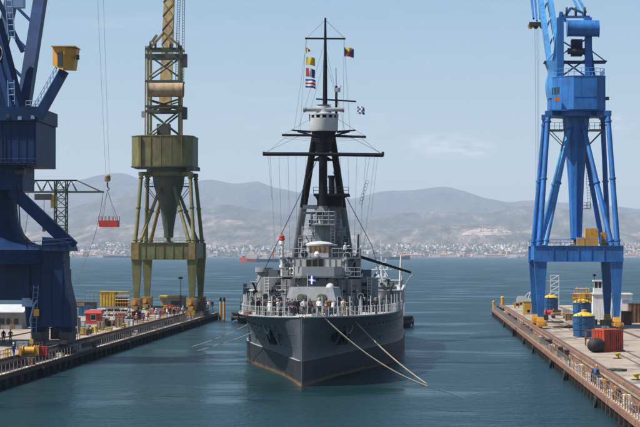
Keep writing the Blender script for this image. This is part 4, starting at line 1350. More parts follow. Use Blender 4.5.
# conning tower and bridge
m = MB(); m.lathe([(2.7, 6.7), (2.7, 10.2), (2.9, 10.3), (2.9, 11.0)], W(.2, 36.5, 0), 28); m.build('conning_tower', 'ship_grey', ship)
m = MB(); m.prism([(SX - 4.8, SY + 37), (SX - 3.5, SY + 34.5), (SX + 3.9, SY + 34.5), (SX + 5.2, SY + 37), (SX + 5.2, SY + 50), (SX - 4.8, SY + 50)], 6.7, 10.9); m.build('deck_house', 'ship_grey', ship)
for l in (-5.2, 5.6):
    m = MB(); m.lathe([(1.9, 6.7), (1.9, 11.0), (1.75, 11.1)], W(l, 40, 0), 24); c_ = m.build('side_tower', 'ship_grey', ship)
    for z in (8.6, 10.0):
        m = MB(); m.box(SX + l - .35, SX + l + .35, SY + 38.05, SY + 38.2, z, z + .45); m.build('port', 'black', c_)
sb = 36.0
xa, xb = S(296, 270, sb).x, S(342.5, 270, sb).x
m = MB(); za, zb_ = S(320, 275.6, sb).z, S(320, 266.5, sb).z
poly = [(xa, SY + 39), (xa, SY + 33.6), (xa + .9, SY + 32.6), (xb - .9, SY + 32.6), (xb, SY + 33.6), (xb, SY + 39)]
m.prism(poly, za, zb_); bw = m.build('bridge_bulwark', 'ship_light', ship, 20)
m = MB(); m.prism([(SX + (x - SX) * 1.08, y if y > SY + 38 else y - .15) for x, y in poly], za - .22, za - .003); m.build('bridge_floor', 'ship_grey', bw)
for i in range(5):
    x = xa + (xb - xa) * (i + .5) / 5
    m = MB(); m.tube((x, SY + 32.62, za - .55), (x, SY + 32.7, za - .30), .12, .12, 8); m.build('scupper', 'black', bw)
# glazed screen with canvas dodgers
zc = S(320, 258.8, sb).z
nwin = 8
for i in range(nwin):
    x0, x1 = xa + (xb - xa) * i / nwin, xa + (xb - xa) * (i + 1) / nwin
    mid = i in (3, 4)
    m = MB(); m.box(x0 + .06, x1 - .06, SY + 32.85, SY + 32.93, zb_ + .003, zc - .05)
    m.build('screen_panel', 'glass_dark' if mid or i in (2,) else 'ship_pale', bw)
for i in range(nwin + 1):
    x = xa + (xb - xa) * i / nwin
    m = MB(); m.box(x - .05, x + .05, SY + 32.8, SY + 32.98, zb_ + .002, zc)
    m.build('screen_post', 'wood', bw)
# bridge wings
m = MB(); a, b = S(281, 259, 38.5), S(360, 259, 38.5)
m.box(a.x, b.x, SY + 36.4, SY + 41, zc + .005, zc + .18); wing = m.build('bridge_wing', 'ship_grey', ship)
m = MB()
m.rail([(a.x, SY + 41, zc + .18), (a.x, SY + 36.4, zc + .18), (a.x + 3.1, SY + 36.4, zc + .18)], 1.1, .035, .8)
m.build('wing_railing', 'ship_light', wing)
m = MB(); m.rail([(b.x, SY + 41, zc + .18), (b.x, SY + 36.45, zc + .18)], 1.1, .035, .8); m.rail([(b.x - 3.4, SY + 36.4, zc + .18), (b.x, SY + 36.4, zc + .18)], 1.1, .035, .8)
m.build('wing_railing', 'ship_light', wing)
for l0, l1 in ((a.x + .5, xa), (b.x - .5, xb)):
    m = MB(); m.tube((l0, SY + 38, zc), (l1, SY + 38, 11), .1, .1, 6); m.tube((l0, SY + 38, zc), (l0, SY + 39.5, 11), .1, .1, 6); m.build('wing_strut', 'ship_light', wing)
for x, y in ((291.5, 271), (348, 272.5)):
    c = S(x, y, 35.5); m = MB(); n_ = 20
    for i in range(n_):
        a0, a1 = 2 * math.pi * i / n_, 2 * math.pi * (i + 1) / n_
        m.tube(c + V(.34 * math.cos(a0), 0, .34 * math.sin(a0)), c + V(.34 * math.cos(a1), 0, .34 * math.sin(a1)), .11, .11, 6)
    m.build('life_ring', 'white_paint', ship)
# lower wing decks with rails below the rings
for x0, x1 in ((281, 296), (342, 361)):
    a, b = S(x0, 276, 37), S(x1, 276, 37)
    m = MB(); m.box(a.x, b.x, SY + 36, SY + 42, a.z - .12, a.z); wd_ = m.build('lower_wing', 'ship_light', ship)
    m = MB(); m.rail([(a.x, SY + 36.1, a.z), (b.x, SY + 36.1, a.z)], 1.05, .035, .7); m.build('wing_railing', 'ship_light', wd_)
# charthouse: white base, varnished front, domed roof
xa2, xb2 = S(310, 250, 38).x, S(328.8, 250, 38).x
z1, z2, z3 = S(320, 258.6, 38).z, S(320, 253, 38).z, S(320, 246, 38).z
m = MB(); m.box(xa2, xb2, SY + 37, SY + 41, z1 + .15, z2); ch = m.build('charthouse', 'ship_pale', ship)
m = MB(); m.box(xa2 + .03, xb2 - .03, SY + 37.05, SY + 40.9, z2 + .003, z3); m.build('wooden_front', 'wood', ch)
for i in range(5):
    x = xa2 + (xb2 - xa2) * i / 4
    m = MB(); m.box(x - .05, x + .05, SY + 36.98, SY + 37.05, z2, z3); m.build('window_post', 'wood', ch)
cxh = (xa2 + xb2) / 2
m = MB(); m.lathe([(1.0, z3 + .003), (1.75, z3 + .06), (1.75, z3 + .28), (1.2, z3 + .5), (.2, z3 + .62)], (cxh, SY + 38.9, 0), 28); m.build('roof_canopy', 'ship_pale', ch)
m = MB(); m.box(S(305, 244, 38).x, S(337, 244, 38).x, SY + 38.4, SY + 39.4, z3 + .08, z3 + .2); m.build('canopy_arm', 'ship_pale', ch)
c = S(317, 256, 36.6); m = MB(); m.lathe([(.3, 0), (.35, .3), (.2, .55)], c, 12); m.build('compass', 'white_paint', ch)
for x, y in ((304.5, 254), (347, 256)):
    c = S(x, y, 37.2); m = MB(); m.tube(c + V(0, -.35, 0), c + V(0, .35, 0), .52, .52, 18); m.tube(c - V(0, 0, .9), c, .1, .1, 6); sl_ = m.build('signal_lamp', 'ship_pale', ship)
    m = MB(); m.tube(c + V(0, -.37, 0), c + V(0, -.352, 0), .42, .42, 18); m.build('lens', 'glass_dark', sl_)
# white post with a red lamp
a = S(282, 276, 37); b = S(282, 244, 37)
m = MB(); m.tube(a, b, .2, .16, 12); m.lathe([(.34, 0), (.34, .35), (.25, .4)], b, 14); m.lathe([(.34, -1.7), (.34, -1.5)], b, 12); m.lathe([(.34, -2.9), (.34, -2.6)], b, 12)
po = m.build('signal_post', 'white_paint', ship)
m = MB(); m.lathe([(.2, .42), (.36, .5), (.36, .72), (.2, .8), (.34, .86), (.34, 1.0), (.1, 1.1)], b, 14); m.build('red_lamp', 'red', po)
# trunk between the mast legs, first funnel
m = MB(); m.lathe([(2.2, 7), (2.2, 14), (2.05, 20.2)], W(.9, 55, 0), 28)
fn = m.build('funnel', 'ship_grey', ship)
m = MB(); m.lathe([(2.2, 20.0), (2.2, 20.35), (1.8, 20.4)], W(.9, 55, 0), 28); m.build('funnel_cap', 'dark_steel', fn)
for s in (72, 88):
    m = MB(); m.lathe([(2.1, 7), (2.0, 18.5)], W(0, s, 0), 24); m.build('funnel', 'ship_grey', ship)
m = MB(); a, b = S(311.5, 224, 40), S(335, 224, 40); m.prism([(a.x + .4, SY + 44), (a.x + .4, SY + 39.4), (b.x - .6, SY + 39.4), (b.x - .6, SY + 44)], 10.9, a.z - .2, .86, (a.x + b.x) / 2, SY + 42); m.build('mast_trunk', 'ship_grey', ship)
m = MB(); m.box(a.x, b.x, SY + 38.2, SY + 43, a.z - .18, a.z); sp_ = m.build('searchlight_platform', 'ship_light', ship)
m = MB(); m.rail([(a.x, SY + 43, a.z), (a.x, SY + 38.2, a.z), (b.x, SY + 38.2, a.z), (b.x, SY + 43, a.z)], 1.5, .05, .75, (.33, .66)); m.build('platform_railing', 'ship_light', sp_)
c = S(320.5, 213, 38.8); m = MB(); m.tube(c + V(0, -.5, 0), c + V(0, .5, .1), .62, .55, 20); m.tube(c - V(0, 0, 1.3), c, .25, .2, 10); sl_ = m.build('searchlight', 'ship_pale', ship)
m = MB(); m.tube(c + V(0, -.52, 0), c + V(0, -.505, 0), .5, .5, 20); m.build('lens', 'glass_dark', sl_)
m = MB(); m.box(S(299, 240, 42).x, S(313, 240, 42).x, SY + 41.5, SY + 43, S(300, 236.5, 42).z, S(300, 235.5, 42).z)
for y in (228, 236, 244, 252, 260):
    m.tube(S(302, y, 42), S(312, y - 1, 42), .06, .06, 4)
m.tube(S(302.5, 226, 42), S(302, 268, 42), .09, .09, 6); m.tube(S(312, 226, 42), S(312, 268, 42), .06, .06, 6); m.build('mast_ladder', 'ship_light', ship)

# tripod mast: black above, grey below the cross beam
zc_ = S(323, 206, 41).z
ct = S(323, 109, 41)
m = MB(); m.tube((ct.x, SY + 41, 10.5), (ct.x, SY + 41, zc_), .58, .55, 16); m.build('mast_leg', 'ship_grey', ship)
m = MB(); m.tube((ct.x, SY + 41, zc_), (ct.x, SY + 41, ct.z), .56, .50, 16); m.build('mast_leg', 'black', ship)
for bx_, tx_, mx_ in ((291.5, 315.5, 304.2), (353.5, 331.5, 341.3)):
    bot, top = S(bx_, 281, 49), S(tx_, 132, 42)
    t_ = (zc_ - bot.z) / (top.z - bot.z)
    midp = bot.lerp(top, t_)
    m = MB(); m.tube(bot - (top - bot).normalized() * 5, midp, .50, .47, 14); m.build('mast_leg', 'ship_grey', ship)
    m = MB(); m.tube(midp, top, .48, .42, 14); m.build('mast_leg', 'black', ship)
m = MB(); m.beam(S(303, 207, 44), S(342.5, 207, 44), .7, .5); m.beam(S(303, 213, 44), S(342, 213, 44), .3, .25)
m.build('cross_beam', 'ship_grey', ship)
m = MB(); a, b = S(314, 195, 42), S(349, 195, 42); m.box(a.x, b.x, SY + 40.6, SY + 46, a.z - .15, a.z + .15)
m.box(S(317, 1, 42).x, S(342, 1, 42).x, SY + 42, SY + 45, a.z - 1.4, a.z - .16); m.rail([(a.x, SY + 40.6, a.z + .15), (b.x, SY + 40.6, a.z + .15)], .8, .03, .9)
for x in (315, 349):
    m.tube(S(x, 195, 42), S(323 + (x - 323) * .45, 203, 42), .09, .09, 5)
m.build('lower_top', 'black', ship)
m = MB(); a = S(331.5, 195, 43); m.tube(a, S(331.5, 177, 43), .38, .38, 10); m.tube(S(331.5, 178, 43), S(331.5, 175.5, 43), .5, .5, 10); m.build('steam_pipe', 'black', ship)
# fighting top
fc = S(323.7, 122, 41)
k = (SY + 41) / F
zz = lambda y: S(323, y, 41).z
m = MB(); m.lathe([(13.7 * k, zz(131.5)), (14.2 * k, zz(130)), (14.6 * k, zz(118.5))], (fc.x, SY + 41, 0), 36); ft = m.build('fighting_top', 'ship_pale', ship)
m = MB(); m.lathe([(13.6 * k, zz(118.45)), (13.6 * k, zz(115.5))], (fc.x, SY + 41, 0), 36); m.build('lookout_slit', 'black', ft)
for i in range(14):
    a = 2 * math.pi * i / 14 + .1
    m = MB(); m.cbox((fc.x + 14.1 * k * math.cos(a), SY + 41 + 14.1 * k * math.sin(a), zz(118.48)), .14, .3, zz(115.5) - zz(118.48), a); m.build('slit_post', 'ship_pale', ft)
m = MB(); m.lathe([(15.0 * k, zz(115.45)), (15.0 * k, zz(114.2)), (9 * k, zz(113.4)), (7.8 * k, zz(113)), (7.6 * k, zz(106.5)), (5 * k, zz(105.4)), (1, zz(105))], (fc.x, SY + 41, 0), 36); m.build('top_roof', 'ship_pale', ft)
m = MB(); m.tube(S(303.5, 109.5, 40.3), S(344, 109.5, 40.3), .27, .27, 12)
for x in (304.5, 343):
    m.tube(S(x - 1.2, 109.5, 40.3), S(x + 1.2, 109.5, 40.3), .36, .36, 12)
m.build('rangefinder', 'ship_light', ft)
m = MB(); m.lathe([(.9, zz(152)), (1.0, zz(144)), (1.25, zz(137)), (12.9 * k, zz(131.6))], (fc.x, SY + 41, 0), 20); m.build('top_support', 'black', ship)
for x0, y0, x1, y1 in ((315, 150, 331, 160), (331, 150, 315, 160), (313, 160, 334, 160), (314, 150, 333, 150)):
    m = MB(); m.beam(S(x0, y0, 41.5), S(x1, y1, 41.5), .28); m.build('mast_brace', 'black', ship)
# yards and poles
def spar(name, x0, y0, x1, y1, s, r, matn='black', r2=None, par=ship):
    m = MB(); m.tube(S(x0, y0, s), S(x1, y1, s), r, r2 or r, 8); return m.build(name, matn, par)
for nm, x0, y0, x1, y1, s, r in (('main_yard', 263.5, 154, 324, 154.2, 40, .24), ('main_yard', 324, 154.2, 383.5, 155.2, 40, .24), ('signal_yard', 282, 135, 324, 135.6, 40.2, .16), ('signal_yard', 324, 135.6, 366, 137, 40.2, .16), ('upper_yard', 305, 38.5, 345.5, 38.8, 41, .11), ('pole_yard', 316, 99, 356, 101.5, 42, .10)):
    spar(nm, x0, y0, x1, y1, s, r)
for sx_ in (-1, 1):
    m = MB(); c = 323.7
    m.beam(S(c + sx_ * 13, 132, 40.5), S(c + sx_ * 32, 130.2, 40.5), .35, .3, .2, .15); m.beam(S(c + sx_ * 9, 136, 40.5), S(c + sx_ * 26, 131.5, 40.5), .3, .2); m.build('outrigger', 'black', ship)
spar('topmast', 325, 108, 325.2, 60, 41, .30, r2=.24); spar('topmast', 325.2, 60, 325.4, 18, 41, .22, r2=.12)
spar('signal_pole', 336.3, 131, 336.3, 86, 42, .16); spar('whip_aerial', 336.3, 86, 336, 68, 42, .04)
m = MB(); m.cbox(S(337.5, 92, 42), .7, .5, .5); m.path([S(336.3, 90, 42), S(340, 90, 42), S(340, 86, 42), S(342, 86, 42)], .06); m.build('anemometer', 'ship_pale', ship)
for x in (264, 383):
    m = MB(); m.cbox(S(x, 155.8, 40), .3, .3, .5); m.build('yard_end', 'black', ship)
# standing rigging and halyards: each line is a part
def line(x0, y0, s0, x1, y1, s1, r=.022, sag=0.0, name='stay', matn='cable'):
    a, b = S(x0, y0, s0), S(x1, y1, s1)
    n_ = 6 if sag else 1
    pts_ = []
    for i in range(n_ + 1):
        t_ = i / n_
        pts_.append(a.lerp(b, t_) - V(0, 0, sag * 4 * t_ * (1 - t_)))
    m = MB(); m.path(pts_, r, 4); return m.build(name, matn, ship)
line(318, 158, 41, 256, 287, 54, .055); line(333, 172, 43, 372, 246, 62, .055); line(372, 246, 62, 384, 290, 66, .045)
line(325, 38, 41, 305, 38.5, 41); line(325.3, 20, 41, 306, 38.5, 41); line(325.3, 20, 41, 345, 38.5, 41)
for x0, y0, x1, y1 in ((324, 45, 298, 130), (325, 45, 345, 131), (324, 62, 310, 112), (326, 62, 341, 112), (306, 39, 300, 131), (307, 39, 294, 131), (344, 39, 350, 131), (344, 39, 343, 131)):
    line(x0, y0, 41, x1, y1, 41, .016, name='halyard')
for x0, x1, y1 in ((266, 288, 131), (380, 358, 131)):
    line(x0, 153.5, 40, x1, y1 + 4, 40.2, .02)
line(264, 153, 40, 312, 130, 41, .022); line(383, 154, 40, 336, 130, 41, .022); line(283, 135, 40, 312, 118, 41, .02); line(365, 136, 40, 336, 118, 41, .02)
for x, x1, y1 in ((270, 276, 262), (279, 282, 262), (288, 290, 255), (296, 297, 255), (306, 303, 255), (340, 345, 255), (348, 350, 255), (357, 354, 255), (366, 359, 258), (375, 362, 262), (268, 272, 200), (378, 371, 215)):
    line(x, 154.5, 40, x1, y1, 44, .014, name='halyard')
for y0 in (138, 140):
    line(284, y0 - 2, 40, 364, y0 - 1, 40, .014, sag=.35, name='aerial_wire')
# string of black signal balls on the right halyard
line(370, 155, 40, 361, 210, 44, .016, name='halyard')
for i in range(7):
    c = S(367.2 - 1.2 * i * .9, 182 + 3.4 * i, 42.5); m = MB(); n_ = 10
    for q_ in range(n_):
        a0, a1 = 2 * math.pi * q_ / n_, 2 * math.pi * (q_ + 1) / n_
        m.tube(c + V(.22 * math.cos(a0), 0, .22 * math.sin(a0)), c + V(.22 * math.cos(a1), 0, .22 * math.sin(a1)), .018, .018, 4)
    m.build('signal_hoop', 'cable', ship)

# citadel amidships with rounded shoulders, wing turrets on it
poly = [(-10.55, 112), (-10.55, 63), (-10.1, 60), (-9.0, 58), (-7.0, 56.8), (-4, 56), (4, 56), (7, 56.8), (9.0, 58), (10.1, 60), (10.55, 63), (10.55, 112)]
m = MB(); m.prism([(SX - .45 + x * .985, SY + y) for x, y in poly], 6.4, 9.0); ct_ = m.build('citadel', 'ship_grey', ship, 25)
m = MB(); m.prism([(SX - .45 + x * .997, SY + 80 + (y - 80) * 1.008) for x, y in poly], 9.003, 9.12); m.build('citadel_deck', 'ship_pale', ct_)
for side in (-1, 1):
    c = W(side * 6.9, 66, 0)
    m = MB(); m.lathe([(2.9, 9.13), (2.9, 9.5)], c, 28); m.build('barbette', 'ship_grey', ship)
    base = [(-2.0, -3.0), (2.0, -3.0), (2.8, -.8), (2.6, 1.8), (1.6, 3.2), (-1.6, 3.2), (-2.6, 1.8), (-2.8, -.8)]
    m = MB(); m.loft([[tuple(c + V(x, y, 9.51)) for x, y in base], [tuple(c + V(x * .82, y * .85, 11.2 if side < 0 else 10.1)) for x, y in base]])
    tt = m.build('wing_turret', 'ship_grey' if side > 0 else 'dark_steel', ship, 15)
    for l in (-.9, .9):
        m = MB(); m.tube(c + V(l, -2, 10.3 if side < 0 else 9.8), c + V(l, -7.4, 10.5 if side < 0 else 9.95), .3, .2, 12); m.build('gun_barrel', 'ship_grey' if side > 0 else 'dark_steel', tt)
    for l, y in ((-1, .3), (1, .3)):
        m = MB(); m.lathe([(.5, 0), (.4, .35), (.1, .5)], c + V(l, y, 11.2 if side < 0 else 10.1), 12); m.build('sighting_hood', 'ship_light', tt)
# boats, lockers and ventilators crowd the deck behind
def lifeboat(l, s, z, ln, wd, mt):
    m = MB(); rg = []
    for i in range(9):
        t_ = i / 8; b = math.sin(math.pi * (0.06 + .88 * t_)) ** .6 * wd / 2
        y = s + ln * (t_ - .5); k_ = .25 * abs(2 * t_ - 1) ** 2
        rg.append([tuple(W(l - b, y, z + 1.0 + k_)), tuple(W(l - b * .75, y, z + .4)), tuple(W(l, y, z + .05 + k_)), tuple(W(l + b * .75, y, z + .4)), tuple(W(l + b, y, z + 1.0 + k_))])
    m.loft(rg); b_ = m.build('lifeboat', mt, ship)
    m = MB()
    for d in (-.3, .3):
        m.cbox(W(l, s + d * ln, z - .25), wd * .7, .25, .4)
    m.build('boat_chock', 'wood', b_)
lifeboat(3.4, 62, 9.4, 6.5, 1.9, 'ship_light'); lifeboat(-3.4, 63, 9.4, 6.5, 1.9, 'ship_pale')
random.seed(21)
for i in range(26):
    side = -1 if i % 2 else 1
    l = side * random.uniform(3.2, 9.2); s = random.uniform(57.8, 72)
    if math.hypot(abs(l) - 6.9, s - 66) < 3.6: continue
    if random.random() < .5:
        h = random.uniform(.9, 2.4); r = random.uniform(.2, .42)
        m = MB(); c = W(l, s, 9.12); m.tube(c, c + V(0, 0, h), r, r, 12); m.tube(c + V(0, .1, h), c + V(0, -.6, h + .2), r, r * 1.5, 12); vt = m.build('ventilator', random.choice(['ship_light', 'ship_grey', 'ship_pale']), ship)
        m = MB(); m.tube(c + V(0, -.602, h + .2), c + V(0, -.62, h + .205), r * 1.3, r * 1.3, 12); m.build('cowl_mouth', 'black', vt)  # shaded cowl interior painted as a black disc
    else:
        m = MB(); m.cbox(W(l, s, 9.12), random.uniform(.7, 1.6), random.uniform(.7, 1.6), random.uniform(.6, 1.7)); m.build('deck_locker', random.choice(['ship_light', 'ship_grey', 'dark_steel']), ship)
# boat derrick reaching out to the right, pole and davits
m = MB(); m.tube(S(356, 255.5, 58), S(411, 272.5, 60), .22, .16, 10); m.build('derrick', 'black', ship)
m = MB(); m.tube(S(399.5, 291, 66), S(401, 255, 66), .16, .10, 8); m.build('flag_pole', 'white_paint', ship)
m = MB(); m.path([S(405, 292, 62), S(406, 284, 62), S(410, 277, 62), S(412.5, 275, 62)], .08, 6); m.build('davit', 'ship_light', ship)
m = MB(); m.rail([W(-10.3, 100, 9.12), W(-10.3, 62, 9.12), W(-8.8, 58.3, 9.12)], 1.1, .035, 1.6); m.build('citadel_railing', 'ship_light', ct_); m = MB(); m.rail([W(10.3, 100, 9.12), W(10.3, 62, 9.12), W(8.8, 58.3, 9.12)], 1.1, .035, 1.6); m.build('citadel_railing', 'ship_light', ct_)
m = MB(); m.box(*sorted((S(354, 1, 50).x, S(361, 1, 50).x)), SY + 47, SY + 50, 10.9, S(355, 256, 50).z); m.build('signal_house', 'ship_grey', ship)
m = MB(); m.lathe([(.9, 6.8), (.9, 11.5), (1.2, 11.6), (1.2, 12.2)], W(-8.0, 56.8, 0), 16); m.build('gun_director', 'ship_light', ship)
# main mast aft
m = MB(); m.tube(W(0, 100, 7), W(0, 100, 30), .35, .2, 10); m.build('aft_mast', 'ship_grey', ship)
# sponson edge catching the light at the left side

# hawsers from the bow to the right and to the left pier
def hawser(name, label, p, q, sag, r=.07):
    m = MB(); pts_ = []
    for i in range(19):
        t_ = i / 18
        v = p.lerp(q, t_); v.z -= sag * 4 * t_ * (1 - t_)
        pts_.append(v)
    m.path(pts_, r, 6)
    return m.build(name, 'rope', label=label, cat='rope')
hawser('mooring_rope', 'heavy tan mooring rope running from the stem down into the water', S(319, 312.5, 2), G(430, 387, -.15), 1.0, .09)
hawser('mooring_rope', 'second tan mooring rope leaving the bow further aft beside the stem', S(348, 313.5, 11), G(427, 384, -.1), .5, .08)
hawser('mooring_rope', 'thin mooring rope slanting from beside the left anchor into the water', S(287, 317, 8), G(196, 351, -.2), .35, .035)
hawser('mooring_rope', 'thin mooring rope leaving the left guard rail further aft into the water', S(262, 317, 26), G(190, 347, -.2), .35, .035)

# ---------------------------------------------------------------- flags on the halyards
for n_, c in (('flag_yellow', (.62, .44, .05)), ('flag_red', (.45, .03, .04)), ('flag_blue', (.02, .05, .22)), ('flag_white', (.75, .74, .72)), ('flag_black', (.015, .015, .02)), ('flag_jack_blue', (.015, .05, .30))):
    mat(n_, c, .85, .12, 2.0)
def flag(name, label, x0, y0, x1, y1, s, pick, mats, tri=False, ph=0.0, cat='flag', droop=.12):
    a, b = S(x0, y0, s), S(x1, y1, s)
    wd, ht = b.x - a.x, a.z - b.z
    nx, nz_ = 14, 10
    m = MB()
    for side in (0, 1):
        for j in range(nz_ + 1):
            for i in range(nx + 1):
                u, v = i / nx, j / nz_
                vv = .5 + (v - .5) * (1 - u * .92) if tri else v
                m.v.append((a.x + wd * u, a.y + .16 * math.sin(u * 6 + v * 1.5 + ph) * u + side * .012, a.z - ht * vv - ht * droop * u * u - .05 * math.sin(u * 7 + ph) * u))
    K_ = (nx + 1) * (nz_ + 1)
    for side in (0, 1):
        for j in range(nz_):
            for i in range(nx):
                q = side * K_ + j * (nx + 1) + i
                m.f.append((q, q + 1, q + nx + 2, q + nx + 1)); m.m.append(pick((i + .5) / nx, (j + .5) / nz_))
    return m.build(name, mats, label=label, cat=cat)
flag('signal_flag', 'small pennant half yellow half black below the upper yard', 306.2, 47, 310.5, 53.5, 41, lambda u, v: 0 if u < .45 else 1, ['flag_yellow', 'flag_black'], tri=True)
flag('signal_flag', 'plain yellow signal flag on the left halyard', 306.2, 57, 315, 65, 41, lambda u, v: 0, ['flag_yellow'], ph=1)
flag('signal_flag', 'red white and blue vertical striped signal flag', 306, 68, 315, 76.6, 41, lambda u, v: 0 if u < .34 else (1 if u < .66 else 2), ['flag_red', 'flag_white', 'flag_blue'], ph=2, droop=.2)
flag('signal_flag', 'signal flag of blue white and red horizontal stripes lowest on the halyard', 305.5, 79, 315.5, 87.6, 41, lambda u, v: [0, 1, 2, 1, 0][min(4, int(v * 5))], ['flag_blue', 'flag_white', 'flag_red'], ph=.5)
def zf(u, v):
    if v < u and v < 1 - u: return 0
    if v > u and v > 1 - u: return 1
    return 2 if u < .5 else 3
flag('signal_flag', 'signal flag of four triangles yellow black blue and red', 344.2, 47.5, 353.8, 56.5, 41, zf, ['flag_yellow', 'flag_red', 'flag_black', 'flag_blue'], ph=1.5)
flag('signal_flag', 'chequered dark and white signal flag beside the fighting top', 357.3, 106.5, 364.6, 114, 41, lambda u, v: (int(u * 4) + int(v * 4)) % 2, ['flag_blue', 'flag_white'], ph=.3)
# jack at the bow
jp = S(306.5, 318, 1.0)
js = thing('jack_flag', V(*S(307.6, 312, 14)), 'blue jack with a white cross on a thin staff above the bow turret', 'flag')
m = MB(); m.tube(S(307.6, 314, 14), S(307.6, 273, 14), .05, .035, 6); m.build('staff', 'ship_pale', js)
a, b = S(307.8, 275.5, 14), S(315.6, 283.8, 14)
m = MB(); nx, nz_ = 12, 10
for j in range(nz_ + 1):
    for i in range(nx + 1):
        u, v = i / nx, j / nz_
        m.v.append((a.x + (b.x - a.x) * u, a.y + .14 * math.sin(u * 6 + v) * u, a.z - (a.z - b.z) * v - .15 * u * u))
for j in range(nz_):
    for i in range(nx):
        q = j * (nx + 1) + i; u, v = (i + .5) / nx, (j + .5) / nz_
        m.f.append((q, q + 1, q + nx + 2, q + nx + 1)); m.m.append(1 if abs(u - .5) < .1 or abs(v - .5) < .12 else 0)
m.build('cloth', ['flag_jack_blue', 'flag_white'], js)

# smaller fittings crowding the bridge and deck house
random.seed(44)
for i in range(46):
    side = random.choice((-1, 1)); s = random.uniform(35.5, 48); l = side * random.uniform(5.2, 8.6)
    k = random.random(); c = W(l, s, zdeck(s) + .02)
    if math.hypot(abs(l) - 5.4, s - 40) < 2.6: continue
    if k < .3:
        m = MB(); h = random.uniform(.8, 1.6); m.tube(c, c + V(0, 0, h), .18, .18, 10); m.tube(c + V(0, .1, h), c + V(0, -.4, h + .12), .2, .34, 12); vt = m.build('ventilator', random.choice(['ship_light', 'ship_grey']), ship)
        m = MB(); m.tube(c + V(0, -.402, h + .12), c + V(0, -.42, h + .125), .29, .29, 12); m.build('cowl_mouth', 'black', vt)  # black disc in place of the shaded hollow
    elif k < .75:
        m = MB(); m.cbox(c, random.uniform(.5, 1.4), random.uniform(.5, 1.2), random.uniform(.5, 1.5)); m.build('deck_locker', random.choice(['ship_grey', 'dark_steel', 'ship_light']), ship)
    else:
        m = MB(); m.lathe([(.35, 0), (.4, .2), (.4, .7), (.3, .85)], c, 14); m.build('cable_drum', random.choice(['canvas_olive', 'dark_steel', 'rust_steel']), ship)
for side in (-1, 1):
    for i, (l, z) in enumerate(((3.2, 9.4), (4.4, 9.4), (3.9, 8.2))):
        m = MB(); m.tube(W(side * l + .2, 34.45 + .5 * (l - 3.3 if l > 3.9 else 0), z), W(side * l + .2, 34.3, z), .2, .2, 12); m.build('porthole', 'black', ship)
    for i in range(5):
        l = side * (2.6 + .55 * i); m = MB(); m.tube(W(l, 34.35, 7), W(l, 34.35, 10.8), .06, .06, 6); m.build('conduit', 'ship_light' if i % 2 else 'dark_steel', ship)
    # boarded boats and rolled awnings against the side towers
    m = MB(); m.tube(W(side * 7.6, 36, 8.1), W(side * 8.4, 47, 8.0), .35, .3, 12); m.build('rolled_awning', 'canvas_olive', ship)
    m = MB(); m.cbox(W(side * 6.0, 45, 11.0), 1.1, 1.4, 1.0); m.build('flag_locker', 'ship_grey', ship)
    m = MB(); m.tube(W(side * 4.7, 44.5, 11), W(side * 4.9, 45.5, 16.5), .16, .12, 8); m.build('vent_pipe', 'ship_grey', ship)
    m = MB(); m.lathe([(.55, 0), (.7, .5), (.45, 1.0)], W(side * 8.0, 50.5, 7.0), 14); m.build('covered_gun', 'canvas_olive', ship)
    m = MB(); m.tube(W(side * 8.0, 50.5, 7.8), W(side * 8.0, 47.6, 8.3), .12, .08, 8); m.build('covered_gun_barrel', 'dark_steel', ship)

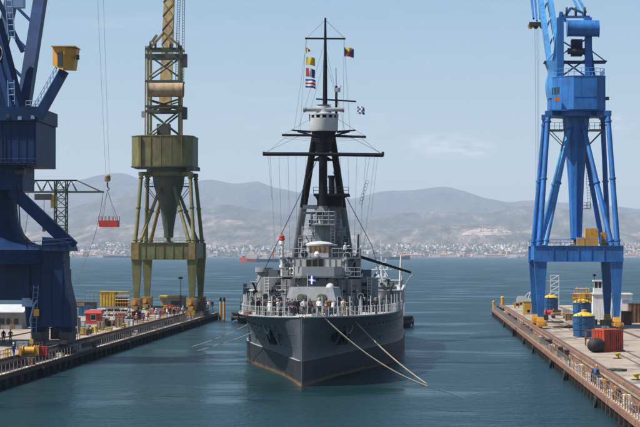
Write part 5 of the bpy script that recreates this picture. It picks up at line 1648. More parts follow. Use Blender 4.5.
# doors, pipes, ladders and covered gear that fill the bridge front
for side in (-1, 1):
    l = side * 3.6 + .25
    m = MB(); m.box(SX + l - .4, SX + l + .4, SY + 34.40, SY + 34.52, 6.95, 8.85); d_ = m.build('door', 'ship_light', ship)
    m = MB(); m.box(SX + l + .25, SX + l + .32, SY + 34.36, SY + 34.40, 7.8, 7.95); m.build('handle', 'black', d_)
    for k in range(3):
        z = 9.0 + .55 * k
        m = MB(); m.tube(W(side * 2.2, 34.3, z), W(side * 5.0, 34.6 + .4 * k, z), .06, .06, 6); m.build('conduit', 'ship_pale' if k == 1 else 'dark_steel', ship)
    for k in range(4):
        a_ = -1.95 + .26 * k; x = side * 5.4 + 1.93 * math.sin(a_ + 1.55); y = 40 - 1.93 * math.cos(a_ + 1.55)
        m = MB(); m.tube(W(x, y, 9.4), W(x * 1.004, y - .06, 9.4), .2, .2, 12); m.build('porthole', 'black', ship)
    m = MB(); ladder(m, W(side * 6.4, 37.9, 6.9), W(side * 6.4, 37.9, 11.2), .5, .05, .35); m.build('tower_ladder', 'ship_pale', ship)
    m = MB(); m.lathe([(.9, 0), (1.35, .5), (1.45, 1.3), (1.0, 2.0), (.3, 2.3)], W(side * 7.9, 53.0, 6.85), 14); m.build('covered_gun', 'dark_steel', ship)
    m = MB(); m.lathe([(1.0, 0), (1.2, .6), (.9, 1.5), (.2, 1.8)], W(side * 5.9, 51.0, 6.9), 12); m.build('covered_gun', 'black' if side < 0 else 'dark_steel', ship)
    for k, (l2, s2, h2) in enumerate(((9.0, 54.5, 3.4), (6.6, 56.0, 4.6), (4.9, 53.0, 5.2))):
        m = MB(); m.path([W(side * l2, s2, 6.8), W(side * l2, s2, 6.8 + h2 * .8), W(side * (l2 + .4), s2, 6.8 + h2)], .13, 8); m.tube(W(side * l2, s2, 7.6), W(side * l2, s2, 6.8 + h2 * .7), .28, .34, 10); m.build('covered_davit', random.choice(['dark_steel', 'black', 'ship_grey']), ship)
    for k in range(5):
        c = W(side * random.uniform(2.2, 7.5), random.uniform(10, 20), 0); c.z = zdeck(c.y - SY) + .06
        if abs(c.x - SX) < 2.4 and c.y - SY > 14: continue
        m = MB()
        for q in range(3):
            n_ = 14; r_ = .5 - .03 * q
            for i in range(n_):
                a0, a1 = 2 * math.pi * i / n_, 2 * math.pi * (i + 1) / n_
                m.tube(c + V(r_ * math.cos(a0), r_ * math.sin(a0), .08 + .13 * q), c + V(r_ * math.cos(a1), r_ * math.sin(a1), .08 + .13 * q), .075, .075, 5)
        m.build('rope_coil', random.choice(['rope', 'rust_steel']), ship)
    for k in range(3):
        m = MB(); m.tube(W(side * (2.9 + .3 * k), 35, 11.35), W(side * (2.9 + .3 * k), 35.2, 12.9 + .2 * k), .07, .05, 6); m.cbox(W(side * (2.9 + .3 * k), 35.2, 12.9 + .2 * k), .3, .3, .35); m.build('bearing_compass', random.choice(['ship_pale', 'dark_steel']), ship)
# steps, cable runs and lockers on the trunk and funnel
m = MB(); ladder(m, W(1.8, 38.9, 11), W(1.8, 39.6, 17.6), .5, .045, .35); m.build('trunk_ladder', 'ship_pale', ship)
for z in (9.5, 13.0, 16.5):
    m = MB(); m.lathe([(2.27, z), (2.27, z + .12)], W(.9, 55, 0), 28); m.build('funnel_band', 'ship_light', fn)
for k in range(5):
    m = MB(); a_ = -2.3 + .36 * k; p = W(.9 + 2.4 * math.cos(a_), 55 + 2.4 * math.sin(a_), 9); m.tube(p, p + V(0, 0, 11.2), .1, .1, 6); m.build('steam_pipe', random.choice(['ship_light', 'dark_steel', 'ship_grey']), fn)
for x, y, w_, h_ in ((300, 262, .9, 1.0), (337, 262, .8, .9), (352, 262, 1.1, 1.2), (287, 263, .8, .9), (357, 268, .9, 1.3)):
    c = S(x, y + 10, 39); c.z = 11.1
    m = MB(); m.cbox(c, w_, .8, h_ + .8); m.build('signal_locker', random.choice(['ship_grey', 'dark_steel', 'ship_light']), ship)

# extra platforms between the mast legs
for y, x0, x1, s0 in ((235.5, 303, 346, 43.5), (246.5, 299, 349, 44.5), (228, 308, 341, 45)):
    a, b = S(x0, y, s0), S(x1, y, s0)
    m = MB(); m.box(a.x, b.x, SY + s0 - 1.2, SY + s0 + 2.4, a.z - .1, a.z); pf = m.build('mast_platform', 'ship_light', ship)
    m = MB(); m.rail([(a.x, SY + s0 - 1.15, a.z), (b.x, SY + s0 - 1.15, a.z)], 1.05, .035, .8); m.build('platform_railing', 'ship_pale', pf)
    for k in range(5):
        x = a.x + (b.x - a.x) * random.uniform(.06, .94); h = random.uniform(.4, 1.1)
        m = MB(); m.cbox((x, SY + s0 - .4, a.z), random.uniform(.25, .6), .5, h); m.build('ready_locker', random.choice(['ship_grey', 'dark_steel', 'ship_light', 'canvas_olive']), pf)
    for sd in (a.x + .3, b.x - .3):
        m = MB(); m.tube((sd, SY + s0, a.z), (sd * .7 + (a.x + b.x) / 2 * .3, SY + s0, a.z - 1.3), .06, .06, 6); m.build('bracket', 'ship_light', pf)
m = MB(); pts_ = [G(427.5, 385.5, .02), G(437, 389, .03), G(448, 392.5, .02), G(461, 397, .02), G(470, 399.5, -.05)]
m.path(pts_, .028, 6); m.build('floating_line', 'cable', label='thin wet line floating on the water beyond the mooring ropes', cat='rope')
# ---------------------------------------------------------------- people
def body_mesh(pose):
    k = dict(pel=(0, 0, .96), sp=(0, 0, 1.18), ch=(0, 0, 1.40), nk=(0, -.01, 1.53), h0=(0, -.03, 1.60), h1=(0, -.02, 1.71))
    lean = 0
    J = {}
    for s, n in ((-1, 'l'), (1, 'r')):
        J['sh' + n] = (s * .19, 0, 1.43); J['el' + n] = (s * .25, .02, 1.15); J['wr' + n] = (s * .25, -.07, .92); J['ha' + n] = (s * .24, -.10, .82)
        J['hi' + n] = (s * .095, 0, .90); J['kn' + n] = (s * .11, -.02, .50); J['an' + n] = (s * .12, .02, .09); J['to' + n] = (s * .13, -.15, .045)
    if pose == 'hips':
        for s, n in ((-1, 'l'), (1, 'r')):
            J['el' + n] = (s * .36, .08, 1.18); J['wr' + n] = (s * .21, -.06, 1.02); J['ha' + n] = (s * .15, -.11, 1.0)
    if pose == 'walk':
        J['knl'] = (-.10, -.20, .52); J['anl'] = (-.11, -.20, .10); J['tol'] = (-.12, -.37, .07)
        J['knr'] = (.10, .06, .50); J['anr'] = (.11, .28, .14); J['tor'] = (.12, .16, .04)
        J['wrl'] = (-.27, .14, .95); J['hal'] = (-.27, .15, .85); J['wrr'] = (.27, -.22, .98); J['har'] = (.26, -.28, .89)
    if pose == 'work':
        for q in ('sp', 'ch', 'nk', 'h0', 'h1'):
            x, y, z = k[q]; d = z - .96; k[q] = (x, y - d * .5, .96 + d * .86)
        for s, n in ((-1, 'l'), (1, 'r')):
            J['sh' + n] = (s * .19, -.23, 1.36); J['el' + n] = (s * .27, -.34, 1.10); J['wr' + n] = (s * .18, -.55, 1.02); J['ha' + n] = (s * .15, -.64, 1.0)
            J['kn' + n] = (s * .13, -.10, .50)
    if pose == 'point':
        J['elr'] = (.36, -.20, 1.42); J['wrr'] = (.42, -.45, 1.46); J['har'] = (.43, -.55, 1.47)
    names = list(k) + list(J)
    vs = [(k | J)[n] for n in names]
    ix = {n: i for i, n in enumerate(names)}
    E = [('pel', 'sp'), ('sp', 'ch'), ('ch', 'nk'), ('nk', 'h0'), ('h0', 'h1')]
    for n in 'lr':
        E += [('ch', 'sh' + n), ('sh' + n, 'el' + n), ('el' + n, 'wr' + n), ('wr' + n, 'ha' + n), ('pel', 'hi' + n), ('hi' + n, 'kn' + n), ('kn' + n, 'an' + n), ('an' + n, 'to' + n)]
    rad = dict(pel=(.155, .12), sp=(.15, .11), ch=(.17, .12), nk=(.062, .062), h0=(.085, .095), h1=(.085, .10), sh=(.075, .075), el=(.055, .055), wr=(.042, .042), ha=(.045, .03), hi=(.10, .10), kn=(.07, .07), an=(.052, .052), to=(.05, .045))
    me = bpy.data.meshes.new('skeleton')
    me.from_pydata(vs, [(ix[a], ix[b]) for a, b in E], [])
    o = bpy.data.objects.new('skeleton', me)
    C.objects.link(o)
    md = o.modifiers.new('skin', 'SKIN')
    sv = me.skin_vertices[0].data
    for n, i in ix.items():
        r = rad[n] if n in rad else rad[n[:2]]
        sv[i].radius = r
        sv[i].use_root = n == 'pel'
    sb_ = o.modifiers.new('sub', 'SUBSURF'); sb_.levels = 1; sb_.render_levels = 1
    dg = bpy.context.evaluated_depsgraph_get()
    res = bpy.data.meshes.new_from_object(o.evaluated_get(dg))
    bpy.data.objects.remove(o)
    hands = [Vector((k | J)['ha' + n]) for n in 'lr']
    head = Vector(k['h1'])
    ids = []
    for p in res.polygons:
        c = p.center
        if any((c - h).length < .11 for h in hands): q = 0
        elif (c - Vector(k['h0'])).length < .11 or (c - head).length < .14:
            q = 4 if (c.z > head.z - .01 or (c.y > head.y + .03 and c.z > head.z - .1)) else 0
        elif c.z > (1.0 if pose != 'work' else .97): q = 1
        elif c.z > .10: q = 2 if c.z < .97 else 1
        else: q = 3
        ids.append(q)
    res.polygons.foreach_set('material_index', ids)
    res.polygons.foreach_set('use_smooth', [True] * len(ids))
    return res, head
BODY = {p: body_mesh(p) for p in ('stand', 'hips', 'walk', 'work', 'point')}
for n_, c in (('navy_cloth', (.012, .015, .028)), ('white_cloth', (.66, .66, .64)), ('blue_cloth', (.03, .07, .20)), ('red_cloth', (.36, .035, .03)), ('khaki_cloth', (.22, .18, .11)), ('grey_cloth', (.10, .10, .11)), ('orange_cloth', (.55, .17, .03)), ('yellow_cloth', (.55, .45, .06)), ('shoe', (.012, .011, .011))):
    mat(n_, c, .9, .15, 3.0)
cap_m = {}
def cap_mesh(kind):
    m = MB()
    if kind == 'peaked':
        m.lathe([(.10, 0), (.105, .045), (.135, .07), (.13, .09), (.03, .10)], (0, 0, 0), 14); mt = 'white_cloth'
    elif kind == 'dark':
        m.lathe([(.105, -.02), (.11, .05), (.09, .085), (.02, .10)], (0, 0, 0), 14); mt = 'navy_cloth'
    else:
        m.lathe([(.135, -.03), (.115, -.02), (.12, .06), (.08, .12), (.02, .14)], (0, 0, 0), 14); mt = {'helmet': 'bright_yellow', 'white_helmet': 'white_paint', 'red_helmet': 'red'}[kind]
    return m.mesh('cap', mt, (0, 0, 0))
VAR = {}
def person(loc, rz, pose, top, legs, label, hat=None, vest=None, group=None, h=1.0):
    key = (pose, top, legs)
    if key not in VAR:
        me = BODY[pose][0].copy(); me.name = 'person'
        for mm in ('skin', top, legs, 'shoe', 'hair'): me.materials.append(MATS[mm])
        VAR[key] = me
    o = bpy.data.objects.new('person', VAR[key]); C.objects.link(o)
    o.location = loc; o.rotation_euler = (0, 0, rz); o.scale = (h, h, h)
    tag(o, label, 'person', group)
    if hat:
        if hat not in cap_m: cap_m[hat] = cap_mesh(hat)
        c = bpy.data.objects.new('helmet' if 'helmet' in hat else 'cap', cap_m[hat]); C.objects.link(c); c.parent = o
        c.location = BODY[pose][1] + V(0, 0, .015)
    if vest:
        if 'vest' not in VAR:
            m = MB(); m.loft([[(.20 * math.cos(a), .15 * math.sin(a), z) for a in [2 * math.pi * i / 14 for i in range(14)]] for z in (1.08, 1.2, 1.38)]); VAR['vest'] = m.mesh('life_vest', 'orange_cloth', (0, 0, 0))
        c = bpy.data.objects.new('life_vest', VAR['vest']); C.objects.link(c); c.parent = o
    return o
random.seed(5)
used = []
def free(l, s, d=.75):
    if abs(l - .3) < 1.9 and 15.5 < s < 22: return False
    if abs(l - .3) < 4.6 and 21.5 < s < 34: return False
    for q in ((-1.6, 7.5), (1.6, 7.5), (-2.6, 3.6), (2.6, 3.6), (-4.6, 9), (4.6, 9), (-7.5, 22), (7.5, 22), (-3.2, 13.5), (3.4, 14), (-5.6, 24), (5.6, 25), (-.7, 16.8), (4.2, 18), (-4.4, 17.5)):
        if math.hypot(l - q[0], s - q[1]) < .95: return False
    return all(math.hypot(l - a, s - b) > d for a, b in used) and abs(l) < dk(s) - .75
def crew(n, lr, sr, tops, label, group, hats, vest=False, poses=('stand', 'hips', 'stand', 'point', 'walk')):
    k = 0; guard = 0
    while k < n and guard < 4000:
        guard += 1
        l, s = random.uniform(*lr), random.uniform(*sr)
        if not free(l, s): continue
        used.append((l, s)); k += 1
        tp, lg_ = random.choice(tops)
        ps, ht = random.choice(poses), random.choice(hats)
        lb = label + {'peaked': ' in a white cap', 'dark': ' in a dark cap', None: ' bareheaded'}[ht] + {'hips': ' hands on hips', 'point': ' pointing ahead', 'walk': ' mid stride', 'work': ' stooping', 'stand': ''}[ps]
        person(W(l, s, zdeck(s) + .09 * (1 - abs(l) / dk(s)) - .005), random.uniform(-1.2, 1.2) + (math.pi if random.random() < .2 else 0), ps, tp, lg_, lb, ht, vest, group, random.uniform(.97, 1.06))
DN = [('navy_cloth', 'navy_cloth')]
crew(15, (-8.4, -1.2), (6, 22), DN, 'navy clad sailor left of the bow turret', 'sailors in navy beside the bow turret', ['peaked', 'dark', 'dark', None])
crew(6, (-.9, 5), (5, 15), DN, 'navy clad sailor before the turret guns', 'sailors in navy before the guns', ['peaked', 'dark', None])
crew(8, (4.9, 9.4), (20, 42), DN, 'navy clad sailor along the right guard rail', 'sailors in navy along the right rail', ['peaked', 'dark', None])
crew(7, (-9.2, -5.2), (22, 46), DN, 'navy clad sailor along the left guard rail', 'sailors in navy along the left rail', ['dark', None])
crew(7, (-6, 6), (5, 19), [('white_cloth', 'navy_cloth'), ('white_cloth', 'white_cloth')], 'sailor in a white shirt on the bow deck', 'sailors in white shirts', ['peaked', 'dark', None])
crew(6, (-6, 6.5), (4, 16), [('navy_cloth', 'grey_cloth'), ('blue_cloth', 'navy_cloth')], 'deckhand in an orange life vest on the bow', 'deckhands in orange vests', ['dark', None], True, ('work', 'work', 'stand'))
crew(8, (-7.5, 6), (8, 21), [('khaki_cloth', 'khaki_cloth'), ('grey_cloth', 'grey_cloth'), ('red_cloth', 'navy_cloth')], 'crew member in working clothes on the bow deck', 'crew in working clothes', ['dark', None])
used = []
for l, s, z in ((-8.2, 59.4, 9.13), (8.6, 59.8, 9.13)):
    person(W(l, s, z), .3, 'hips', 'navy_cloth', 'navy_cloth', 'lookout in navy standing on the citadel deck above the rail', 'dark', None, 'lookouts on the citadel deck')
person(V(S(304, 1, 37).x, SY + 37.5, zc + .18), 0, 'stand', 'navy_cloth', 'navy_cloth', 'officer in navy standing on the bridge wing beside the lamp', 'peaked')
person(V(S(345, 1, 37).x, SY + 38.2, zc + .18), .3, 'point', 'white_cloth', 'navy_cloth', 'officer in white shirt pointing on the bridge wing', 'peaked')
# workers on the piers
def at_deck(x, y, z=ZD): return G(x, y, z)
def worker(x, y, z, rz, pose, top, legs, label, hat=None, group=None):
    return person(at_deck(x, y, z), rz, pose, top, legs, label, hat, None, group)
person(V(17.15, 203, ZL), 2.6, 'work', 'blue_cloth', 'blue_cloth', 'worker in blue overalls bending at the rusty pier railing', 'helmet')
worker(3.5, 343, ZD, .4, 'stand', 'navy_cloth', 'navy_cloth', 'man in dark clothes standing near the grey hut on the pier', None)
worker(10.5, 343, ZD, -.3, 'hips', 'navy_cloth', 'blue_cloth', 'man with blue trousers standing beside another near the grey hut', 'dark')
worker(13.6, 359, ZD, .8, 'walk', 'blue_cloth', 'blue_cloth', 'worker in blue overalls walking beside the yellow winch', 'white_helmet')
random.seed(11)
PAL = [('blue_cloth', 'blue_cloth', 'blue overalls'), ('red_cloth', 'navy_cloth', 'a red jacket'), ('navy_cloth', 'grey_cloth', 'dark work clothes'), ('orange_cloth', 'blue_cloth', 'an orange shirt'), ('white_cloth', 'blue_cloth', 'a white shirt')]
spots = [(133, 325.5), (136.5, 324), (143, 322.5), (156, 318.5), (160, 319), (163.5, 318), (167, 317.5), (170, 316.5), (178, 316), (183, 315.5), (186, 314.5), (205.5, 309.5), (208, 309), (210.5, 308.5), (212.5, 309.2), (148, 321.5), (174, 317.5)]
for i, (x, y) in enumerate(spots):
    tp, lg_, wd_ = PAL[(i * 3 + i // 4) % 5]
    where = 'at the foot of the green crane' if i not in (11, 12, 13, 14) else 'at the tip of the pier past the green crane'
    worker(x, y, ZD, random.uniform(-3, 3), random.choice(['stand', 'hips', 'walk', 'work']), tp, lg_, 'dock worker in %s %s' % (wd_, where), random.choice(['helmet', 'white_helmet', 'red_helmet', None]), 'dock workers near the green crane')
# ---------------------------------------------------------------- things on the right pier
def tank(x, y, r, h, label, ladder_cage, matn='tank_blue'):
    c = V(x, y, ZD)
    t = thing('storage_tank', c, label, 'tank')
    m = MB(); m.lathe([(r, .12), (r, h)], c, 32); b = m.build('shell', matn, t)
    m = MB()
    for k in (.02, .34, .67, .985):
        m.lathe([(r + .05, h * k + .1), (r + .05, h * k + .22)], c, 32)
    m.build('hoop', matn, b, kind='stuff')
    m = MB(); m.lathe([(r + .03, h + .225), (r * .9, h + .45), (r * .35, h + .75), (.05, h + .8)], c, 28); m.build('lid', 'bright_yellow', t)
    m = MB(); m.lathe([(.38, h + .6), (.38, h + 1.1), (.1, h + 1.15)], c, 14); m.build('hatch', 'yellow', t)
    m = MB(); ladder(m, (x - r * .5, y - r * .95, ZD), (x - r * .5, y - r * .95, ZD + h + .6), .5, .04, .4); m.build('ladder', matn, t)
    if ladder_cage:
        for zz_ in (0, 1.15):
            m = MB(); n_ = 14
            pts_ = [V(x + r * math.cos(2 * math.pi * i / n_), y + r * math.sin(2 * math.pi * i / n_), ZD + h + .25) for i in range(n_ + 1)]
            if zz_ == 0: m.rail(pts_, 1.3, .05, 5)
            else:
                for l in (-.7, .7):
                    m.tube((x + l, y, ZD + h + .4), (x + l, y, ZD + h + 2.6), .1, .1, 6); m.tube((x + l * 1.6, y + .4, ZD + h + .4), (x + l * 1.6, y + .4, ZD + h + 2.2), .07, .07, 6)
                m.tube((x - 1.1, y, ZD + h + 2.3), (x + 1.1, y, ZD + h + 2.3), .09, .09, 6); m.cbox((x, y, ZD + h + .7), .9, .9, 1.1)
            m.build('top_railing' if zz_ == 0 else 'pump_frame', 'yellow', t)
    return t
p = G(585, 337.5, ZD); tank(p.x, p.y + 1.5, 1.52, 2.75, 'short blue steel tank with a low yellow lid beside the red container', False)
p = G(583, 331, ZD); tank(p.x, p.y + 1.4, 1.42, 4.1, 'tall blue steel tank with yellow railing and pump frame on top', True)
p = G(551, 311, ZD); tank(p.x, p.y + 1.4, 1.55, 2.5, 'squat blue tank with yellow lid beyond the blue crane', False)

# red container, turned
cc_ = G(609, 352.3, ZD)
rc = thing('shipping_container', V(cc_.x, cc_.y + 1.9, ZD), 'short red steel container standing behind the black float', 'container')
def rot(c, x, y, z, a): return V(c.x + x * math.cos(a) - y * math.sin(a), c.y + x * math.sin(a) + y * math.cos(a), z)
ca_ = R(33); c0 = rc.location.copy()
L_, D_, H_ = 2.9, 2.35, 2.7
m = MB(); m.cbox((c0.x, c0.y, ZD + .12), L_ - .12, D_ - .12, H_ - .14, ca_); body = m.build('body', 'container_red', rc)
for sx_ in (-1, 1):
    for sy_ in (-1, 1):
        q = rot(c0, sx_ * (L_ / 2 - .08), sy_ * (D_ / 2 - .08), ZD, ca_); m = MB(); m.cbox(q, .18, .18, H_, ca_); m.build('corner_post', 'container_red', rc)
for z in (.02, H_ - .16):
    m = MB()
    for sy_ in (-1, 1):
        q = rot(c0, 0, sy_ * (D_ / 2 - .06), ZD + z, ca_); m.cbox(q, L_ - .19, .13, .15, ca_)
    for sx_ in (-1, 1):
        q = rot(c0, sx_ * (L_ / 2 - .06), 0, ZD + z, ca_); m.cbox(q, .13, D_ - .10, .15, ca_)
    m.build('edge_rail', 'container_red', rc)
for i in range(9):
    q = rot(c0, -L_ / 2 + .3 + i * (L_ - .6) / 8, -(D_ / 2 - .03), ZD + .18, ca_); m = MB(); m.cbox(q, .15, .07, H_ - .36, ca_); m.build('rib', 'container_red', body)
for i in range(7):
    for sx_ in (-1,):
        q = rot(c0, sx_ * (L_ / 2 - .03), -D_ / 2 + .3 + i * (D_ - .6) / 6, ZD + .18, ca_); m = MB(); m.cbox(q, .07, .14, H_ - .36, ca_); m.build('rib', 'container_red', body)
for sx_ in (-.5, .45):
    q = rot(c0, sx_, -(D_ / 2 + .03), ZD + .2, ca_); m = MB(); m.tube(q, q + V(0, 0, H_ - .4), .04, .04, 6); m.build('lock_rod', 'rust_steel', rc)

# black float lying in front
p = G(588, 353, ZD); q = G(605.5, 353, ZD)
cz = ZD + .86
a = V(p.x + .85, p.y + 1.2, cz); b = V(q.x - .75, q.y + 1.6, cz)
fl = thing('mooring_float', V((a.x + b.x) / 2, a.y, ZD), 'big black rounded rubber float lying before the red container', 'float')
d = (b - a).normalized()
m = MB(); rg = []
side = V(-d.y, d.x, 0)
for t_, r in ((-.8, .05), (-.74, .4), (-.55, .66), (-.25, .81), (0, .85), (1, .85), (1.25, .81), (1.55, .66), (1.74, .4), (1.8, .05)):
    c = a + d * (t_ if t_ <= 0 else ((b - a).length if t_ >= 1 else 0) + (t_ - 1))
    if t_ == 0: c = a
    rg.append([c + side * (r * math.cos(2 * math.pi * i / 20)) + V(0, 0, r * math.sin(2 * math.pi * i / 20)) for i in range(20)])
m.loft(rg); m.build('body', 'rubber', fl)
for t_ in (.15, .85):
    c = a.lerp(b, t_); m = MB(); m.tube(c - d * .05, c + d * .05, .88, .88, 20); m.build('strap', 'dark_steel', fl)
m = MB(); m.tube(b + d * .78, b + d * .95, .16, .16, 10); m.build('towing_eye', 'yellow', fl)
# rusty trestle behind
p = G(585, 346, ZD)
tr = thing('steel_trestle', p + V(1.0, 1.5, 0), 'rusty steel trestle frame between tank and black float', 'trestle')
for i in range(2):
    for j in range(2):
        m = MB(); c = tr.location + V(-.8 + 1.6 * i, -.4 + .8 * j, 0); m.beam(c, c + V(0, 0, 2.0), .14); m.build('leg', 'rust_steel', tr)
for z in (.9, 1.95):
    m = MB()
    for j in (-.4, .4): m.beam(tr.location + V(-.9, j, z), tr.location + V(.9, j, z), .14)
    for i in (-.8, .8): m.beam(tr.location + V(i, -.35, z), tr.location + V(i, .35, z), .12)
    m.build('crosspiece', 'rust_steel', tr)

# white control building with its little lookout
YB = 366.0
x0, x1 = P(593, 300, YB).x, P(632, 300, YB).x
wb_ = thing('control_building', V((x0 + x1) / 2, YB + 3, ZD), 'white flat roofed control building with a glazed lookout on top', 'building')
zt_ = P(600, 291.5, YB).z
m = MB(); m.box(x0, x1, YB, YB + 6, ZD, zt_ - .6); wal = m.build('wall', 'white_paint', wb_)
m = MB(); m.box(x0 - .15, x1 + .15, YB - .15, YB + 6.15, zt_ - .597, zt_ - .35); m.build('roof', 'off_white', wb_)
p0, p1 = P(621, 1, YB).x, P(630.5, 1, YB).x
for i in range(3):
    a_ = p0 + (p1 - p0) * i / 3
    m = MB(); m.box(a_ + .04, a_ + (p1 - p0) / 3 - .04, YB - .05, YB + .1, P(0, 302, YB).z, P(0, 298.5, YB).z); wn = m.build('window', 'navy_light', wal)
m = MB(); m.box(p0 - 1.8, p0 - .9, YB - .05, YB + .1, ZD + .02, ZD + 2.1); m.build('door', 'shed_grey', wal)
xa_, xb_ = P(593.5, 1, YB).x, P(602, 1, YB).x
m = MB(); m.box(xa_, xb_, YB + .8, YB + 3, zt_ - .345, zt_ + .6); lk = m.build('lookout_base', 'off_white', wb_)
m = MB(); m.box(xa_ + .12, xb_ - .12, YB + .9, YB + 2.9, zt_ + .603, zt_ + 1.75); m.build('lookout_glass', 'glass_dark', lk)
m = MB(); m.box(xa_ - .1, xb_ + .1, YB + .7, YB + 3.1, zt_ + 1.753, zt_ + 2.0)
m.build('lookout_roof', 'off_white', lk)
for xx in (xa_ + .08, (xa_ + xb_) / 2, xb_ - .08):
    m = MB(); m.box(xx - .06, xx + .06, YB + .84, YB + .92, zt_ + .604, zt_ + 1.75); m.build('mullion', 'off_white', lk)
c = V(xa_ + .2, YB + 2, zt_ + 2.0); m = MB(); m.tube(c, c + V(0, 0, .9), .05, .05, 6); m.lathe([(.05, .6), (.28, .75), (.28, 1.0), (.05, 1.15)], c, 10); m.build('signal_ball', 'black', lk)

# rust brown steel blocks at the picture's right
for i, (xa0, xb0, ytop, yb) in enumerate(((622.5, 632, 311, 325), (629, 645, 303, 323))):
    p, q = G(xa0, yb, ZD), G(xb0, yb, ZD)
    h = P(0, ytop, p.y).z - ZD
    m = MB(); m.box(p.x, q.x, p.y + .2, p.y + 2.6, ZD, ZD + h)
    t = thing('steel_block', V((p.x + q.x) / 2, p.y + 1.4, ZD), ['low rusty steel ballast block before the white building', 'tall rusty steel ballast block beside the white building'][i], 'steel block')
    o = m.build('body', 'rust_steel', t)
    n_ = 4
    for k in range(n_):
        xx = p.x + (q.x - p.x) * (k + .5) / n_
        m = MB(); m.box(xx - .07, xx + .07, p.y + .08, p.y + .198, ZD + .05, ZD + h - .05); m.build('stiffener', 'rust_steel', t)
    m = MB(); m.box(p.x - .06, q.x + .06, p.y + .1, p.y + 2.7, ZD + h + .002, ZD + h + .1); m.build('cap_plate', 'rail_steel', t)

# yellow cabinet, machine and pipe stack at the far end
p = G(528, 314.5, ZD)
cb_ = thing('power_cabinet', p + V(0, .8, 0), 'bright yellow upright power cabinet near the end of the pier', 'cabinet')
m = MB(); m.cbox(cb_.location + V(0, 0, .1), 1.9, 1.4, 2.4); m.build('body', 'bright_yellow', cb_)
m = MB(); m.cbox(cb_.location, 1.8, 1.3, .1); m.build('plinth', 'dark_steel', cb_)
m = MB(); m.cbox(cb_.location + V(0, -.71, .3), .85, .03, 2.0); m.build('door', 'yellow', cb_)
m = MB(); m.cbox(cb_.location + V(.1, -.74, .45), .5, .03, .45); m.build('vent', 'black', cb_)
m = MB(); m.cbox(cb_.location + V(0, 0, 2.503), 2.1, 1.6, .1); m.build('roof', 'bright_yellow', cb_)
p = G(524, 305.5, ZD)
cp = thing('compressor', p + V(0, 1, 0), 'pale grey wheeled compressor with pipes beside the yellow cabinet', 'compressor')
l0 = cp.location
m = MB(); m.cbox(l0 + V(0, 0, .7), 3.2, 1.6, .9); m.cbox(l0 + V(-.4, 0, 1.6), 1.9, 1.4, .55); m.build('hood', 'ship_pale', cp)
for xx in (-1.0, 1.0):
    m = MB(); m.tube(l0 + V(xx, -.9, .38), l0 + V(xx, -.7, .38), .38, .38, 14); m.build('wheel', 'rubber', cp)
m = MB(); m.cbox(l0 + V(0, 0, .42), 3.0, 1.3, .25); m.build('chassis', 'dark_steel', cp)
m = MB(); m.path([l0 + V(1.0, 0, 1.6), l0 + V(1.5, 0, 2.9), l0 + V(1.9, 0, 3.2)], .12); m.path([l0 + V(.3, .3, 2), l0 + V(.9, .3, 2.7), l0 + V(1.5, .3, 3.0)], .09); m.build('exhaust', 'ship_pale', cp)
p = G(517, 308, ZD)
gn = thing('generator', p + V(0, .6, 0), 'small yellow generator on skids by the pier edge', 'generator')
m = MB(); m.cbox(gn.location + V(0, 0, .35), 1.3, .9, .85); m.build('casing', 'yellow', gn)
for s in (-.4, .4):
    m = MB(); m.cbox(gn.location + V(s, 0, 0), .12, 1.2, .345); m.build('skid', 'black', gn)
m = MB(); m.cbox(gn.location + V(.1, -.46, .55), .6, .03, .4); m.build('grille', 'black', gn)
# scaffold tower
p = G(552, 308.5, ZD)
sc_ = thing('scaffold_tower', p + V(.8, 3, 0), 'slender white scaffold tower behind the squat blue tank', 'scaffold')
l0 = sc_.location
for i in (-.9, .9):
    for j in (-.9, .9):
        m = MB(); m.tube(l0 + V(i, j, 0), l0 + V(i, j, 7.2), .05, .05, 5); m.build('standard', 'ship_pale', sc_)
for k in range(6):
    m = MB(); z = 1.2 * (k + .9)
    for i in (-.9, .9): m.tube(l0 + V(i, -.9, z), l0 + V(i, .9, z), .045, .045, 5)
    for j in (-.9, .9):
        m.tube(l0 + V(-.9, j, z), l0 + V(.9, j, z), .045, .045, 5)
        m.tube(l0 + V(-.9, j, z - 1), l0 + V(.9, j, z), .035, .035, 5)
    m.build('lift', 'ship_pale', sc_)

# machine between the crane legs: low loader with engine parts
p = G(562, 318.5, ZD)
ld = thing('tool_cart', p + V(0, .8, 0), 'flat grey and yellow tool cart loaded with machine parts', 'cart')
l0 = ld.location
m = MB(); m.cbox(l0 + V(0, 0, .5), 4.2, 1.8, .18); m.build('bed', 'grey_steel', ld)
for xx in (-1.5, 1.5):
    for yy in (-.8, .8):
        m = MB(); m.tube(l0 + V(xx, yy - .1, .3), l0 + V(xx, yy + .1, .3), .3, .3, 12); m.build('wheel', 'rubber', ld)
m = MB(); m.cbox(l0 + V(-.9, 0, .69), 1.4, 1.1, .8); m.build('engine_block', 'dark_steel', ld)
m = MB(); m.cbox(l0 + V(.8, 0, .69), 1.1, 1.2, 1.0); m.build('tool_box', 'ship_light', ld)
m = MB(); m.tube(l0 + V(-2.0, -.5, .9), l0 + V(1.9, -.5, 1.1), .12, .12, 8); m.build('pipe', 'yellow', ld)
p = G(549.5, 316.5, ZD)
fe = thing('hose_reel', p + V(0, .5, 0), 'dark red hose reel on a frame next to the crane leg', 'hose reel')
m = MB(); m.tube(p + V(-.7, .5, .75), p + V(.7, .5, .75), .42, .42, 16); m.build('drum', 'red', fe)
for s in (-.75, .75):
    m = MB(); m.tube(p + V(s - .05, .5, .75), p + V(s + .05, .5, .75), .75, .75, 18); m.build('flange', 'red', fe)
m = MB()
for s in (-.9, .9): m.beam(p + V(s, .1, 0), p + V(s, .5, .8), .1); m.beam(p + V(s, .9, 0), p + V(s, .5, .8), .1)
m.build('stand', 'dark_steel', fe, kind='stuff')
